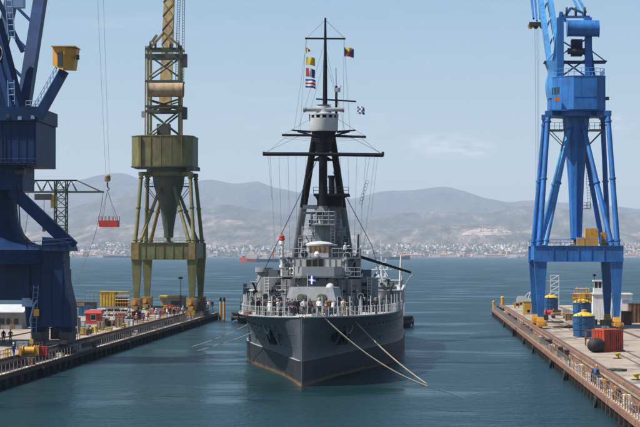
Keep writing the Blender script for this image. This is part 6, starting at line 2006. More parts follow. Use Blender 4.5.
# heaps of black hose on the deck
def hose(x, y, n, r, label, seed):
    random.seed(seed)
    c = G(x, y, ZD); m = MB(); pts_ = []
    for i in range(n * 14 + 1):
        a_ = 2 * math.pi * i / 14
        rr = r * (1 + .18 * math.sin(a_ * .37 + seed)) ; pts_.append(c + V(rr * 1.6 * math.cos(a_) + .25 * math.sin(i * .21), rr * 2.2 * math.sin(a_) + 2, .09 + .02 * (i // 14)))
    m.path(pts_, .085, 6); m.build('rubber_hose', 'rubber', label=label, cat='hose')
hose(565, 328, 5, .9, 'coil of thick black hose lying beside the near leg of the blue crane', 3)
hose(556, 323, 4, .8, 'coil of black hose lying under the blue crane portal', 4)
hose(577, 327, 3, .8, 'loose black hose lying before the tall blue tank', 5)
hose(619, 372, 3, .45, 'flat coil of black hose on bare concrete near the pier edge', 6)
def bollard(x, y, label, zz_=ZD, mt='bright_yellow'):
    c = G(x, y, zz_)
    t = thing('mooring_bollard', c, label, 'bollard', 'yellow mooring bollards')
    m = MB(); m.lathe([(.5, 0), (.5, .06), (.25, .1)], c, 18); m.build('base', 'black', t)
    m = MB(); m.lathe([(.24, .08), (.2, .38), (.34, .48), (.36, .6), (.16, .66)], c, 18); m.build('head', mt, t)
bollard(617.5, 358.5, 'low yellow mooring bollard in front of the red container')
bollard(636.5, 380, 'low yellow mooring bollard on open concrete past the red container')
bollard(95, 331, 'yellow mooring bollard in front of the red booth')
bollard(124, 327.5, 'yellow mooring bollard beside the white crate')
p = G(641.5, 380, ZD)
# yellow gates and equipment hung on the ledge railing
k_ = 0
for Y in (168, 178, 188, 212, 232, 262, 300, 345, 400):
    x = XR + .35
    t = thing('railing_gate', V(x + .1, Y, ZL), 'yellow tubular gate fixed to the rusty ledge railing', 'gate', 'yellow gates along the ledge')
    for yy in (-.75, .75):
        m = MB(); m.tube((x + .12, Y + yy, ZL), (x + .12, Y + yy, ZL + 1.25), .055, .055, 6); m.build('post', 'yellow', t)
    for z in (.5, .85, 1.2):
        m = MB(); m.tube((x + .12, Y - .75, ZL + z), (x + .12, Y + .75, ZL + z), .045, .045, 6); m.build('bar', 'yellow', t)
random.seed(31)
LB = ['dark machine housing standing on the pier ledge behind the railing', 'rusty steel box standing on the pier ledge behind the railing', 'pale crate standing on the pier ledge behind the railing']
for i in range(34):
    Y = random.uniform(165, 465); x = random.uniform(XR + .85, XR2 - .55)
    if abs(Y - 203) < 1.5: continue
    k = random.choice((0, 0, 1, 2)); h = random.uniform(.35, .95)
    t = thing(['winch_housing', 'steel_box', 'crate'][k], V(x, Y, ZL), LB[k], ['machine', 'box', 'crate'][k], 'gear standing on the right pier ledge')
    m = MB(); m.cbox((x, Y, ZL + .05), random.uniform(.5, .9), random.uniform(.6, 1.6), h); m.build('body', ['dark_steel', 'rust_steel', 'off_white'][k], t)
    m = MB(); m.cbox((x, Y, ZL), .5, .5, .048); m.build('foot', 'black', t)
    if k == 0:
        m = MB(); m.tube((x - .3, Y, ZL + h + .2), (x + .3, Y, ZL + h + .2), .22, .22, 12); m.build('drum', 'dark_steel', t)
# tyres hung as fenders
random.seed(8)
for side, xw, s in (('right', XR, -1), ('left', XL, 1)):
    for i in range(7):
        Y = (190 if side == 'right' else 235) + i * 33 + random.uniform(-5, 5)
        c = V(xw + s * .42, Y, .55); m = MB(); n_ = 18
        for q in range(n_):
            a0, a1 = 2 * math.pi * q / n_, 2 * math.pi * (q + 1) / n_
            m.tube(c + V(0, .42 * math.cos(a0), .42 * math.sin(a0)), c + V(0, .42 * math.cos(a1), .42 * math.sin(a1)), .17, .17, 7)
        m.build('tyre_fender', 'rubber', label='black tyre fender hanging on the wall of the pier with the %s' % ('red container' if side == 'right' else 'green crane'), cat='tyre', group='tyre fenders on the %s pier' % side)
# pier end posts
for i, (x, Y) in enumerate(((XR + .3, YR1 - 1.2), (XR2 + .6, YR1 - 2))):
    t = thing('dock_post', V(x, Y, ZL if i == 0 else ZD), ['thin yellow warning post at the very tip of the pier', 'thick yellow dolphin post at the pier tip'][i], 'post')
    z0 = ZL if i == 0 else ZD
    m = MB(); m.lathe([(.28 + .12 * i, 0), (.28 + .12 * i, 1.7)], (x, Y, z0), 14); m.build('shaft', 'yellow', t)
    m = MB(); m.lathe([(.34 + .12 * i, 1.703), (.3 + .1 * i, 1.95), (.05, 2.05)], (x, Y, z0), 14); m.build('cap', 'bright_yellow', t)

# ---------------------------------------------------------------- things on the left pier
# red booth
p, q = G(85.5, 327.5, ZD), G(100.5, 327.5, ZD)
bt = thing('guard_booth', V((p.x + q.x) / 2, p.y + 1.2, ZD), 'small red guard booth with a bright red roof on the pier', 'booth')
h = P(0, 311, p.y).z - ZD
m = MB(); m.box(p.x, q.x, p.y, p.y + 2.3, ZD + .6, ZD + h - .35); bw_ = m.build('wall', 'red', bt)
m = MB(); m.box(p.x + .03, q.x - .03, p.y + .03, p.y + 2.27, ZD, ZD + .598); m.build('plinth', 'off_white', bt)
m = MB(); m.prism([(p.x - .25, p.y - .25), (q.x + .25, p.y - .25), (q.x + .25, p.y + 2.55), (p.x - .25, p.y + 2.55)], ZD + h - .347, ZD + h + .1, .85, (p.x + q.x) / 2, p.y + 1.15); m.build('roof', 'red', bt)
m = MB(); m.box(p.x + .9, p.x + 1.6, p.y - .04, p.y + .05, ZD + 1.2, ZD + 2.0); wn = m.build('window', 'glass_dark', bw_)
m = MB(); m.box(p.x + .82, p.x + 1.68, p.y - .03, p.y + .02, ZD + 1.12, ZD + 2.08); m.build('window_frame', 'off_white', bw_)
# yellow cage container on a rack
p, q = G(100, 320.5, ZD), G(128, 320.5, ZD)
rk = thing('steel_rack', V((p.x + q.x) / 2, p.y + 1.5, ZD), 'pale steel rack stacked with pipes under the yellow cabin', 'rack')
zr = P(0, 307, p.y).z
for i in range(5):
    x = p.x + (q.x - p.x) * i / 4
    for j in (0, 2.6):
        m = MB(); m.beam((x, p.y + j, ZD), (x, p.y + j, zr), .16); m.build('upright', 'off_white', rk)
for z in (ZD + .7, ZD + 1.5, zr - .12):
    m = MB()
    for j in (0, 2.6): m.beam((p.x, p.y + j - .1, z), (q.x, p.y + j - .1, z), .15)
    m.build('shelf_beam', 'off_white', rk)
    for k in range(5):
        m = MB(); m.tube((p.x + .3, p.y + .4 + .45 * k, z + .2), (q.x - .3 - .3 * (k % 3), p.y + .4 + .45 * k, z + .2), .15, .15, 8)
        if z < zr - .2: m.build('pipe', random.choice(['grey_steel', 'rust_steel', 'ship_pale']), rk)
m = MB(); m.box(p.x - .1, q.x + .1, p.y - .2, p.y + 2.8, zr + .03, zr + .14); m.build('deck_plate', 'grey_steel', rk)
yc = thing('work_cabin', V((p.x + q.x) / 2, p.y + 1.3, zr + .14), 'yellow site cabin with railed end on top of the pipe rack', 'cabin')
zc2 = P(0, 292, p.y).z
xm = p.x + (q.x - p.x) * .55
m = MB(); m.box(p.x, xm, p.y, p.y + 2.6, zr + .145, zc2); cbn = m.build('wall', 'bright_yellow', yc)
for i in range(5):
    x = p.x + .3 + (xm - p.x - .6) * i / 4; m = MB(); m.box(x - .06, x + .06, p.y - .06, p.y - .001, zr + .2, zc2 - .05); m.build('rib', 'yellow', cbn)
m = MB(); m.box(p.x - .1, q.x + .1, p.y - .1, p.y + 2.7, zc2 + .002, zc2 + .14); m.build('roof', 'bright_yellow', yc)
for i in range(5):
    x = xm + (q.x - xm) * (i + 1) / 5; m = MB(); m.beam((x, p.y, zr + .15), (x, p.y, zc2), .1); m.build('railing_post', 'yellow', yc)
for z in (.6, 1.2, 1.8):
    m = MB(); m.tube((xm, p.y - .08, zr + .15 + z), (q.x + .3, p.y - .08, zr + .15 + z), .07, .07, 6); m.build('railing_bar', 'off_white' if z > .7 else 'yellow', yc)
m = MB(); m.box(xm + .3, q.x - .3, p.y + 1.4, p.y + 2.4, zr + .15, zr + 1.6); m.build('stores', 'wood', yc)
# fence frame left of the rack
def crate(x, y, wd, dp, h, name, mt, label, trim=None, rz=0.0):
    c = G(x, y, ZD) + V(0, dp / 2, 0)
    t = thing(name, c, label, name.split('_')[-1])
    m = MB(); m.cbox(c + V(0, 0, .12), wd, dp, h - .12, rz); m.build('body', mt, t)
    m = MB()
    for s in (-.35, .35): m.cbox(c + V(s * wd, 0, 0), .14, dp * .95, .117, rz)
    m.build('skid', 'wood', t, kind='stuff')
    m = MB(); m.cbox(c + V(0, 0, h + .003), wd * 1.04, dp * 1.04, .07, rz); m.build('lid', trim or mt, t)
    for s in (-.45, 0, .45):
        m = MB(); m.cbox(c + V(s * wd, -dp / 2 - .025, .16), .09, .05, h - .2, rz); m.build('batten', trim or mt, t)
    return t
crate(119, 327.5, 1.3, 1.2, 1.7, 'wooden_crate', 'drum_tan', 'tall tan wooden crate in front of the pipe rack', 'wood')
crate(128, 326.5, 1.5, 1.2, 1.0, 'plastic_crate', 'white_paint', 'low white plastic crate beside the tan wooden crate')
crate(109, 330.5, .9, .8, .4, 'pallet_box', 'bright_yellow', 'flat yellow pallet box behind the red booth')
crate(104.5, 326.5, 1.0, 1.0, 1.2, 'tool_locker', 'dark_steel', 'dark tool locker between the red booth and the rack')
crate(80, 330, 1.4, 1.2, 1.4, 'steel_locker', 'ship_pale', 'pale steel locker beside the red booth')
crate(74, 333, 1.5, 1.4, 2.2, 'pump_cabinet', 'shed_grey', 'grey pump cabinet behind the navy crane leg', 'dark_steel')
crate(87, 334.5, 1.2, 1.0, .7, 'rubber_crate', 'dark_steel', 'low dark crate on the kerb side of the red booth')
crate(96, 318.5, 2.4, 1.6, 1.6, 'water_tank', 'ship_pale', 'pale boxy water tank behind the red booth')
crate(82, 316.5, 3.0, 1.8, 1.9, 'engine_box', 'tank_blue', 'dull blue engine box left of the yellow cabin')
crate(78, 311.5, 3.4, 2.0, 2.0, 'timber_crate', 'wood', 'brown timber crate behind the blue engine box')
crate(143, 316.5, 1.7, 1.2, .9, 'tarp_crate', 'white_paint', 'white covered crate at the near foot of the green crane')
crate(150, 314.5, 1.6, 1.2, .8, 'fish_crate', 'orange', 'orange crate between the feet of the green crane')
crate(153.5, 319, 2.0, 1.2, .6, 'float_crate', 'white_paint', 'long white crate lying near the kerb by the green crane')
crate(176, 313, 1.4, 1.2, 1.0, 'drum_crate', 'drum_tan', 'tan crate beside the shed with the yellow roof')
crate(190, 316, 1.8, 1.0, .9, 'yellow_crate', 'yellow', 'yellow crate on the kerb below the green crane')
p = G(85, 306.5, ZD)
fr = thing('wire_fence', p, 'thin wire fence frame left of the yellow cabin', 'fence')
for i in range(6):
    x = p.x + i * 1.0; m = MB(); m.tube((x, p.y, ZD), (x, p.y, ZD + 3.6), .05, .05, 5); m.build('post', 'grey_steel', fr)
for z in (1.2, 2.4, 3.55):
    m = MB(); m.tube((p.x, p.y, ZD + z), (p.x + 5, p.y, ZD + z), .04, .04, 5); m.build('wire', 'grey_steel', fr)
# shed with yellow roof
p, q = G(160, 310, ZD), G(184, 310, ZD)
sh = thing('pier_shed', V((p.x + q.x) / 2, p.y + 2, ZD), 'low beige shed with a yellow roof edge under the green crane', 'shed')
zt_ = P(0, 295.5, p.y).z
m = MB(); m.box(p.x, q.x, p.y, p.y + 4, ZD, zt_ - .35); wl_ = m.build('wall', 'shed_grey', sh)
m = MB(); m.box(p.x - .3, q.x + .3, p.y - .4, p.y + 4.2, zt_ - .347, zt_); m.build('roof', 'bright_yellow', sh)
m = MB(); m.box(p.x + .5, p.x + 1.4, p.y - .05, p.y + .05, ZD + .02, ZD + 2.0); m.build('door', 'drum_tan', wl_)
m = MB(); m.box(p.x + 2.3, q.x - .6, p.y - .05, p.y + .05, ZD + 1.0, ZD + 1.9); m.build('window', 'glass_dark', wl_)
c = V(P(181, 1, 424).x, 424, ZD); lm = thing('lamp_mast', c, 'thin dark lamp mast standing behind the yellow roofed shed', 'lamp')
zt_ = P(0, 279, 424).z
m = MB(); m.tube(c, V(c.x, c.y, zt_), .1, .06, 8); m.build('pole', 'dark_steel', lm)
m = MB(); m.cbox(V(c.x, c.y, zt_), .9, .5, .45); m.build('lamp_head', 'dark_steel', lm)
m = MB(); m.beam((c.x - .5, c.y, ZD + 3.0), (c.x + .5, c.y, ZD + 3.0), .12); m.build('crossarm', 'dark_steel', lm)
# grey hut on the far left
p, q = G(-14, 329, ZD), G(22.5, 329, ZD)
hu = thing('stone_hut', V((p.x + q.x) / 2, p.y + 3, ZD), 'weathered grey hut with a slanting roof behind the navy crane', 'hut')
za, zb2 = P(0, 313, p.y).z, P(0, 306.5, p.y).z
m = MB(); m.loft([[(p.x, p.y, ZD), (q.x, p.y, ZD), (q.x, p.y + 5, ZD), (p.x, p.y + 5, ZD)], [(p.x, p.y, za), (q.x, p.y, za), (q.x, p.y + 5, zb2), (p.x, p.y + 5, zb2)]]); hw = m.build('wall', 'shed_grey', hu)
m = MB(); m.loft([[(p.x - .3, p.y - .4, za + .01), (q.x + .3, p.y - .4, za + .01), (q.x + .3, p.y + 5.3, zb2 + .03), (p.x - .3, p.y + 5.3, zb2 + .03)], [(p.x - .3, p.y - .4, za + .2), (q.x + .3, p.y - .4, za + .2), (q.x + .3, p.y + 5.3, zb2 + .22), (p.x - .3, p.y + 5.3, zb2 + .22)]]); m.build('roof', 'ship_pale', hu)
for xx in (2, 9, 16):
    c = P(xx, 321, p.y); m = MB(); m.box(c.x - .4, c.x + .4, p.y - .04, p.y + .04, c.z - .5, c.z + .4); m.build('window', 'glass_dark', hw)
for xx in (-2, 12):
    c = P(xx, 321, p.y); m = MB(); m.box(c.x - .3, c.x + .3, p.y - .05, p.y + .04, ZD + .02, ZD + 1.9); m.build('door', 'drum_tan', hw)
# yellow winch by the navy crane bogie
c = G(29, 357, ZD)
wi = thing('deck_winch', c, 'yellow deck winch with drum at the kerb before the navy crane', 'winch')
m = MB(); m.cbox(c, 2.0, 1.3, .18); m.build('base_plate', 'dark_steel', wi)
m = MB(); m.tube(c + V(-.6, 0, .75), c + V(.6, 0, .75), .42, .42, 18); m.build('drum', 'yellow', wi)
for s in (-.65, .65):
    m = MB(); m.tube(c + V(s - .05, 0, .75), c + V(s + .05, 0, .75), .6, .6, 18); m.build('drum_flange', 'yellow', wi)
m = MB(); m.cbox(c + V(.95, 0, .18), .5, .8, 1.1); m.build('gearbox', 'yellow', wi)
m = MB(); m.cbox(c + V(-.95, 0, .18), .35, .9, .9); m.build('side_frame', 'yellow', wi)
m = MB(); m.tube(c + V(.2, .5, .6), c + V(.2, .5, 1.5), .1, .1, 8); m.cbox(c + V(.2, .5, 1.5), .4, .4, .5); m.build('brake_motor', 'bright_yellow', wi)
c = G(41.5, 359.5, ZD)
gt = thing('railing_gate', V(XL2 - .2, c.y, ZD), 'small yellow safety gate on the kerb beside the red box', 'gate')
for s in (-1.4, 0, 1.4):
    m = MB(); m.tube(gt.location + V(0, s, 0), gt.location + V(0, s, 1.25), .055, .055, 6); m.build('post', 'bright_yellow', gt)
for z in (.6, 1.2):
    m = MB(); m.tube(gt.location + V(0, -1.4, z), gt.location + V(0, 1.4, z), .045, .045, 6); m.build('bar', 'bright_yellow', gt)
crate(43.5, 357, .8, .9, 1.1, 'fire_box', 'red', 'red fire hose box on the kerb beside the navy crane')
crate(22, 350, 1.4, 1.2, .9, 'cable_crate', 'ship_light', 'grey cable crate between walking worker and navy crane')
# ledge gear, left
random.seed(77)
for i in range(24):
    Y = random.uniform(214, 432); x = random.uniform(XL2 + .5, XL - .85)
    k = random.choice((0, 1, 1, 2)); h = random.uniform(.3, .8)
    t = thing(['winch_housing', 'steel_box', 'crate'][k], V(x, Y, ZL), LB[k].replace('the pier ledge', 'the ledge below the green crane pier'), ['machine', 'box', 'crate'][k], 'gear standing on the left pier ledge')
    m = MB(); m.cbox((x, Y, ZL + .05), random.uniform(.5, .8), random.uniform(.6, 1.8), h); m.build('body', ['dark_steel', 'rust_steel', 'off_white'][k], t)
    m = MB(); m.cbox((x, Y, ZL), .5, .5, .048); m.build('foot', 'black', t)
for Y in (222, 241, 268, 290, 315, 330, 346, 360, 377, 395, 412):
    x = XL2 - .12
    t = thing('kerb_rail', V(x, Y, ZD + .3), 'short rusty tube guard standing on the kerb below the green crane', 'guard rail', 'tube guards along the left kerb')
    for yy in (-4, -2, 0, 2, 4):
        m = MB(); m.tube((x, Y + yy, ZD + .3), (x, Y + yy, ZD + 1.15), .04, .04, 6); m.build('post', 'rust_steel' if Y % 2 else 'yellow', t)
    for z in (.75, 1.12):
        m = MB(); m.tube((x, Y - 4, ZD + z), (x, Y + 4, ZD + z), .035, .035, 6); m.build('bar', 'rust_steel', t)
# twin yellow posts at the left pier's tip
for i, x in enumerate((220.6, 224.2)):
    c = P(x, 322, 436.0); c.z = -.5
    t = thing('dock_post', c, ['tall yellow dolphin post against the tip of the pier', 'dark capped yellow dolphin post standing free off the pier tip'][i], 'post')
    m = MB(); m.lathe([(.24, 0), (.24, 4.4)], c, 14); m.build('shaft', 'yellow', t)
    m = MB(); m.lathe([(.28, 4.403), (.27, 4.8), (.15, 5.2)], c, 14); m.build('cap', 'black', t)

# drums, pallets and cylinders that crowd the deck
def drum(x, y, mt, label, group):
    c = G(x, y, ZD)
    t = thing('oil_drum', c, label, 'drum', group)
    m = MB(); m.lathe([(.29, .01), (.29, .88)], c, 16); m.build('shell', mt, t)
    m = MB()
    for z in (.02, .29, .59, .86): m.lathe([(.31, z), (.31, z + .035)], c, 16)
    m.build('hoop', mt, t, kind='stuff')
def pallet(x, y, mt, h, label, group):
    c = G(x, y, ZD)
    t = thing('loaded_pallet', c, label, 'pallet', group)
    for k in range(5):
        m = MB(); m.cbox(c + V(-.48 + .24 * k, 0, .11), .16, 1.1, .03); m.build('slat', 'wood', t)
    for k in (-.45, 0, .45):
        m = MB(); m.cbox(c + V(0, k, 0), 1.15, .1, .108); m.build('bearer', 'wood', t)
    m = MB(); m.cbox(c + V(0, 0, .142), 1.05, .95, h); m.build('load', mt, t)
    m = MB(); m.cbox(c + V(0, -.48, .142), .08, .02, h); m.build('strap', 'black', t)
random.seed(91)
COL = [('tank_blue', 'blue'), ('red', 'red'), ('rust_steel', 'rusty'), ('drum_tan', 'tan'), ('grey_steel', 'grey'), ('bright_yellow', 'yellow')]
for i in range(46):
    x = random.uniform(74, 200)
    y0 = 254 + 11.7 * F / 1.0 / (46.6 / (421 - x) * F)          # image row of the kerb at this column
    y = y0 - random.uniform(2.2, 9.0)
    c = G(x, y, ZD)
    if c.y > 404 and -60 < c.x < -45 and (abs(c.x + 46.4) < 1.8 or abs(c.x + 57.6) < 1.8): continue
    mt, wd_ = random.choice(COL)
    if i % 2: drum(x, y, mt, '%s oil drum on the cluttered pier between red booth and green crane' % wd_, 'oil drums on the left pier')
    else: hh = random.uniform(.4, 1.3); pallet(x, y, mt, hh, '%s %s strapped load on a wooden pallet between red booth and green crane' % ('tall' if hh > .85 else 'low', wd_), 'loaded pallets on the left pier')
for i in range(26):
    x = random.uniform(522, 618); Yq = random.uniform(300, 452)
    X = (x - 421) / F * Yq
    if X < XR2 + 2.2 or X > 40 or abs(X - 30.6) < 1.6 or abs(X - 24.5) < 2.6 and Yq < 335: continue
    q = V(X, Yq, ZD); xx = x; yy = 254 + 11.7 * F / Yq
    mt, wd_ = random.choice(COL)
    if i % 2: drum(xx, yy, mt, '%s oil drum on the pier around the blue crane' % wd_, 'oil drums on the right pier')
    else: hh = random.uniform(.4, 1.1); pallet(xx, yy, mt, hh, '%s %s strapped load on a wooden pallet around the blue crane' % ('tall' if hh > .75 else 'low', wd_), 'loaded pallets on the right pier')

# taller gear behind the red booth and round the green crane's feet
for a in ((90, 315, 2.2, 1.6, 2.4, 'pump_unit', 'dark_steel', 'dark pump unit with lid behind the red booth'),
          (70, 322, 2.4, 1.6, 2.3, 'paint_store', 'off_white', 'off white paint store left of the red booth'),
          (66, 314, 3.0, 2.0, 2.6, 'rust_bin', 'rust_steel', 'large rusty scrap bin behind the navy crane leg'),
          (112, 313, 2.6, 1.5, 1.9, 'cable_bin', 'rust_steel', 'rusty cable bin right behind the pipe rack'),
          (137, 320, 1.3, 1.1, 1.5, 'gas_rack', 'tank_blue', 'blue gas rack before the first foot of the green crane'),
          (158, 313.5, 1.9, 1.3, 1.4, 'tool_chest', 'dark_steel', 'dark tool chest left of the yellow roofed shed'),
          (199, 311.5, 2.4, 1.2, 1.9, 'winch_box', 'rust_steel', 'rusty winch box beyond the last foot of the green crane'),
          (170, 311.8, 1.2, 1.0, 1.3, 'valve_box', 'red', 'red valve box in front of the yellow roofed shed'),
          (545, 321, 1.2, 1.0, 1.0, 'motor_box', 'dark_steel', 'dark motor box beside the near leg of the blue crane'),
          (570, 321, 1.6, 1.2, 1.2, 'spares_box', 'wood', 'brown spares box left of the tall blue tank'),
          (536, 309, 1.6, 1.2, 1.5, 'filter_box', 'rust_steel', 'rusty filter box right of the yellow cabinet'),
          (606, 326, 1.8, 1.2, .9, 'cover_box', 'drum_tan', 'tan cover box behind the red container')):
    crate(a[0], a[1], a[2], a[3], a[4], a[5], a[6], a[7])
# ---------------------------------------------------------------- tugs astern of the warship
def tug(cx_, y0, ln, bm_, label, hullm, housem, mast_x, mast_top, A=4.3):
    B = A + 2.7
    t = thing('tugboat', V(cx_, y0 + ln / 2, 0), label, 'tugboat')
    m = MB(); n_ = 12
    for i in range(n_ + 1):
        u = i / n_; s = y0 + ln * u
        b = bm_ / 2 * min(1, (.10 + 1.6 * u) ** .55) * (1 if u < .85 else 1 - (u - .85) * 1.2)
        zt = 2.6 - 1.2 * min(1, u * 1.6)
        m.v += [(cx_ - b * .8, s, -1), (cx_ - b, s, .6), (cx_ - b, s, zt), (cx_ + b, s, zt), (cx_ + b, s, .6), (cx_ + b * .8, s, -1)]
    for i in range(n_):
        for j in range(5):
            a = i * 6 + j; m.f.append((a, a + 1, a + 7, a + 6)); m.m.append(0)
    m.f.append((0, 1, 2, 3, 4, 5)); m.m.append(0); k = n_ * 6; m.f.append(tuple(k + j for j in range(6))); m.m.append(0)
    hl = m.build('hull', hullm, t)
    for z in (1.2, 2.1):
        m = MB(); m.tube((cx_ - bm_ * .30, y0 - .25, z), (cx_ + bm_ * .30, y0 - .25, z), .42, .42, 12)
        for s in (-1, 1): m.tube((cx_ + s * bm_ * .30, y0 - .25, z), (cx_ + s * bm_ * .5, y0 + ln * .2, z), .42, .35, 12)
        m.build('bow_fender', 'rubber', hl)
    for s in (-1, 1):
        for i in range(4):
            c = V(cx_ + s * (bm_ / 2 + .25), y0 + ln * (.25 + .15 * i), 1.0); m = MB(); q_ = 14
            for q in range(q_):
                a0, a1 = 2 * math.pi * q / q_, 2 * math.pi * (q + 1) / q_
                m.tube(c + V(0, .45 * math.cos(a0), .45 * math.sin(a0)), c + V(0, .45 * math.cos(a1), .45 * math.sin(a1)), .18, .18, 6)
            m.build('tyre', 'rubber', hl)
    ys_ = y0 + ln * .30
    m = MB(); m.box(cx_ - bm_ * .36, cx_ + bm_ * .36, ys_, ys_ + ln * .34, 1.5, A); dh = m.build('deckhouse', housem, t)
    m = MB(); m.prism([(cx_ - bm_ * .25, ys_ + .5), (cx_ + bm_ * .25, ys_ + .5), (cx_ + bm_ * .25, ys_ + 4.6), (cx_ - bm_ * .25, ys_ + 4.6)], A + .003, B, .92, cx_, ys_ + 2.5); wh = m.build('wheelhouse', housem, t)
    for i in range(4):
        x = cx_ - bm_ * .22 + bm_ * .44 * (i + .5) / 4
        m = MB(); m.box(x - bm_ * .045, x + bm_ * .045, ys_ + .45, ys_ + .75, B - 1.5, B - .6); m.build('window', 'glass_dark', wh)
    m = MB(); m.box(cx_ - bm_ * .28, cx_ + bm_ * .28, ys_ + .2, ys_ + 4.8, B + .003, B + .15); m.build('wheelhouse_roof', housem, wh)
    m = MB(); m.rail([(cx_ - bm_ * .36, ys_, A + .01), (cx_ + bm_ * .36, ys_, A + .01)], 1.05, .05, .9); m.build('railing', housem, dh)
    mp_ = V(mast_x, ys_ + 3, B + .15)
    m = MB(); m.tube(mp_, V(mast_x, ys_ + 3, mast_top), .2, .09, 8)
    m.tube(V(mast_x - 1.6, ys_ + 3, B + .15), V(mast_x, ys_ + 3, mast_top - 1.6), .11, .08, 6); m.tube(V(mast_x + 1.6, ys_ + 3, B + .15), V(mast_x, ys_ + 3, mast_top - 1.6), .11, .08, 6)
    for z, w_ in ((mast_top - 1.2, 1.4), (mast_top - 2.6, 1.9), (mast_top - 4, 1.1)):
        if z > B + .3: m.tube(V(mast_x - w_, ys_ + 3, z), V(mast_x + w_, ys_ + 3, z), .09, .09, 6); m.cbox(V(mast_x - w_ * .5, ys_ + 3, z), .4, .4, .5); m.cbox(V(mast_x + w_ * .6, ys_ + 3, z), .35, .35, .7)
    m.build('mast', 'white_paint', t)
    for s in (-1, 1):
        m = MB(); m.lathe([(.45, A), (.4, A + 3.6)], (cx_ + s * bm_ * .30, ys_ + ln * .26, 0), 14); m.build('exhaust', housem, t)
    return t
MT = P(381.5, 256, 392).z
tug(-6.6, 380.0, 24, 9.6, 'tugboat with a pale lattice mast close under the warship stern', 'black', 'off_white', P(381.5, 262, 392).x, MT, 6.2)
tug(-33.6, 408.0, 22, 9.0, 'dark tugboat by the pier tip half hidden behind the warship', 'black', 'ship_grey', -33.0, 9.5)

# ---------------------------------------------------------------- ships out in the bay
def far_ship(name, label, x0, x1, yw, hull, bands, supers, masts, bow_right):
    Y = 14.0 * F / (yw - 254)
    k = Y / F
    a, b = P(x0, yw, Y), P(x1, yw, Y)
    ln = b.x - a.x; bm_ = ln * .16
    t = thing(name, V((a.x + b.x) / 2, Y, 0), label, 'ship')
    fx = lambda u: a.x + ln * (u if bow_right else 1 - u)
    hz_ = bands
    m = MB(); n_ = 14
    for i in range(n_ + 1):
        u = i / n_
        w_ = bm_ / 2 * (1 if u < .7 else max(.04, 1 - ((u - .7) / .3) ** 1.8)) * min(1, .6 + 2 * u)
        zt = hz_ * (1 + (.5 * ((u - .6) / .4) ** 2 if u > .6 else 0))
        x = fx(u)
        m.v += [(x, Y - w_ * .85, -2), (x, Y - w_, zt), (x, Y + w_, zt), (x, Y + w_ * .85, -2)]
    for i in range(n_):
        for j in range(4):
            p_, q_ = i * 4 + j, i * 4 + (j + 1) % 4
            m.f.append((p_, q_, q_ + 4, p_ + 4)); m.m.append(1 if (i > n_ * .55 and len(hull) > 1) else 0)
    m.f.append((0, 1, 2, 3)); m.m.append(0); m.f.append(tuple(n_ * 4 + j for j in range(4))); m.m.append(len(hull) - 1)
    m.build('hull', hull, t)
    for nm, u0, u1, z0, z1, w_, mt in supers:
        m = MB(); xa_, xb_ = sorted((fx(u0), fx(u1))); m.box(xa_, xb_, Y - bm_ * w_ / 2, Y + bm_ * w_ / 2, z0, z1); m.build(nm, mt, t)
    for u, z0, z1, r in masts:
        m = MB(); m.tube((fx(u), Y, z0), (fx(u), Y, z1), r, r * .5, 6); m.tube((fx(u) - 2.5, Y, z0 + (z1 - z0) * .7), (fx(u) + 2.5, Y, z0 + (z1 - z0) * .7), r * .5, r * .5, 5); m.build('mast', 'off_white', t)
    return t
mat('ship_red', (.50, .07, .03), .6, .15, .05)
mat('ship_navy', (.03, .05, .12), .6, .15, .05)
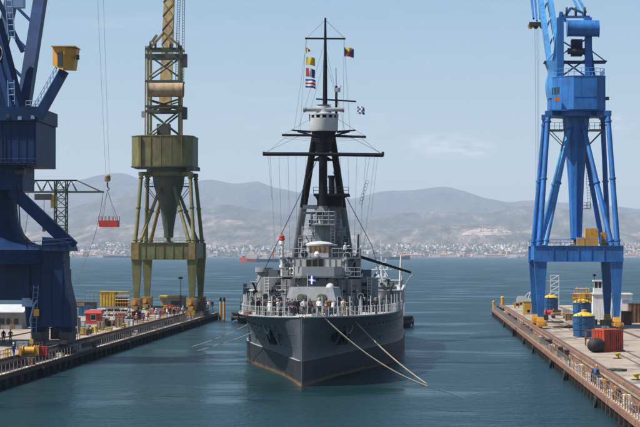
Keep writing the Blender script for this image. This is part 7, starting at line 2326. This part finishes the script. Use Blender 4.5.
far_ship('cargo_ship', 'red hulled cargo ship with white superstructure out in the bay', 239.5, 279, 262, ['ship_navy', 'ship_red'], 5.5,
         [('bridge', .55, .82, 5.8, 14, 1.0, 'town_white'), ('deck_crane_house', .28, .42, 5.5, 12, .9, 'town_white'), ('cargo_hatch', .42, .58, 5.5, 8.5, .8, 'off_white'), ('funnel', .12, .17, 5.5, 18, .4, 'orange'), ('wheelhouse', .62, .76, 14.01, 18, .9, 'town_white'), ('forecastle_house', .86, .93, 7.5, 11, .4, 'red')],
         [(.7, 18, 26, .5), (.35, 11, 19, .5), (.5, 8, 16, .4), (.9, 8, 15, .35)], False)
far_ship('frigate', 'grey naval frigate with tall mast anchored in the bay', 362, 410, 259.6, ['ship_light', 'ship_navy'], 7.0,
         [('deckhouse', .12, .62, 7.0, 13, .8, 'ship_light'), ('bridge', .45, .60, 13.01, 19, .7, 'ship_light'), ('funnel', .22, .32, 13.01, 20, .5, 'ship_grey'), ('gun_house', .72, .78, 8, 11.5, .35, 'ship_light'), ('hangar', .02, .1, 7.0, 11, .7, 'ship_pale')],
         [(.40, 13, 52, 1.4), (.25, 20, 30, .6)], True)
far_ship('bulk_carrier', 'low dark bulk carrier lying off the far shore', 103, 131, 257.9, ['ship_navy'], 6.5,
         [('bridge', .06, .16, 6.5, 16, .8, 'town_grey'), ('hatch_coaming', .25, .85, 6.5, 8.5, .6, 'town_dark')], [(.1, 16, 24, .6)], False)
far_ship('ferry', 'small white ferry close under the far shore by the waterfront', 508, 520, 258.2, ['white_paint'], 5.0,
         [('cabin', .15, .8, 5.0, 9.5, .8, 'white_paint'), ('bridge', .5, .7, 9.51, 13, .6, 'white_paint')], [(.5, 13, 18, .4)], True)
# ---------------------------------------------------------------- the air
hm = bpy.data.materials.new('haze')
hm.use_nodes = True
t = hm.node_tree
t.nodes.clear()
o_ = t.nodes.new('ShaderNodeOutputMaterial')
pv = t.nodes.new('ShaderNodeVolumePrincipled')
pv.inputs['Color'].default_value = (0.69, 0.82, 1.0, 1)
pv.inputs['Density'].default_value = HAZE
pv.inputs['Anisotropy'].default_value = 0.0
t.links.new(pv.outputs['Volume'], o_.inputs['Volume'])
MATS['haze'] = hm
mb = MB()
mb.box(-14000, 14000, -400, 25000, -30, 1150)
hz = mb.build('haze', 'haze', smooth=0, kind='stuff', label='pale blue summer haze filling the air over the bay', cat='haze')
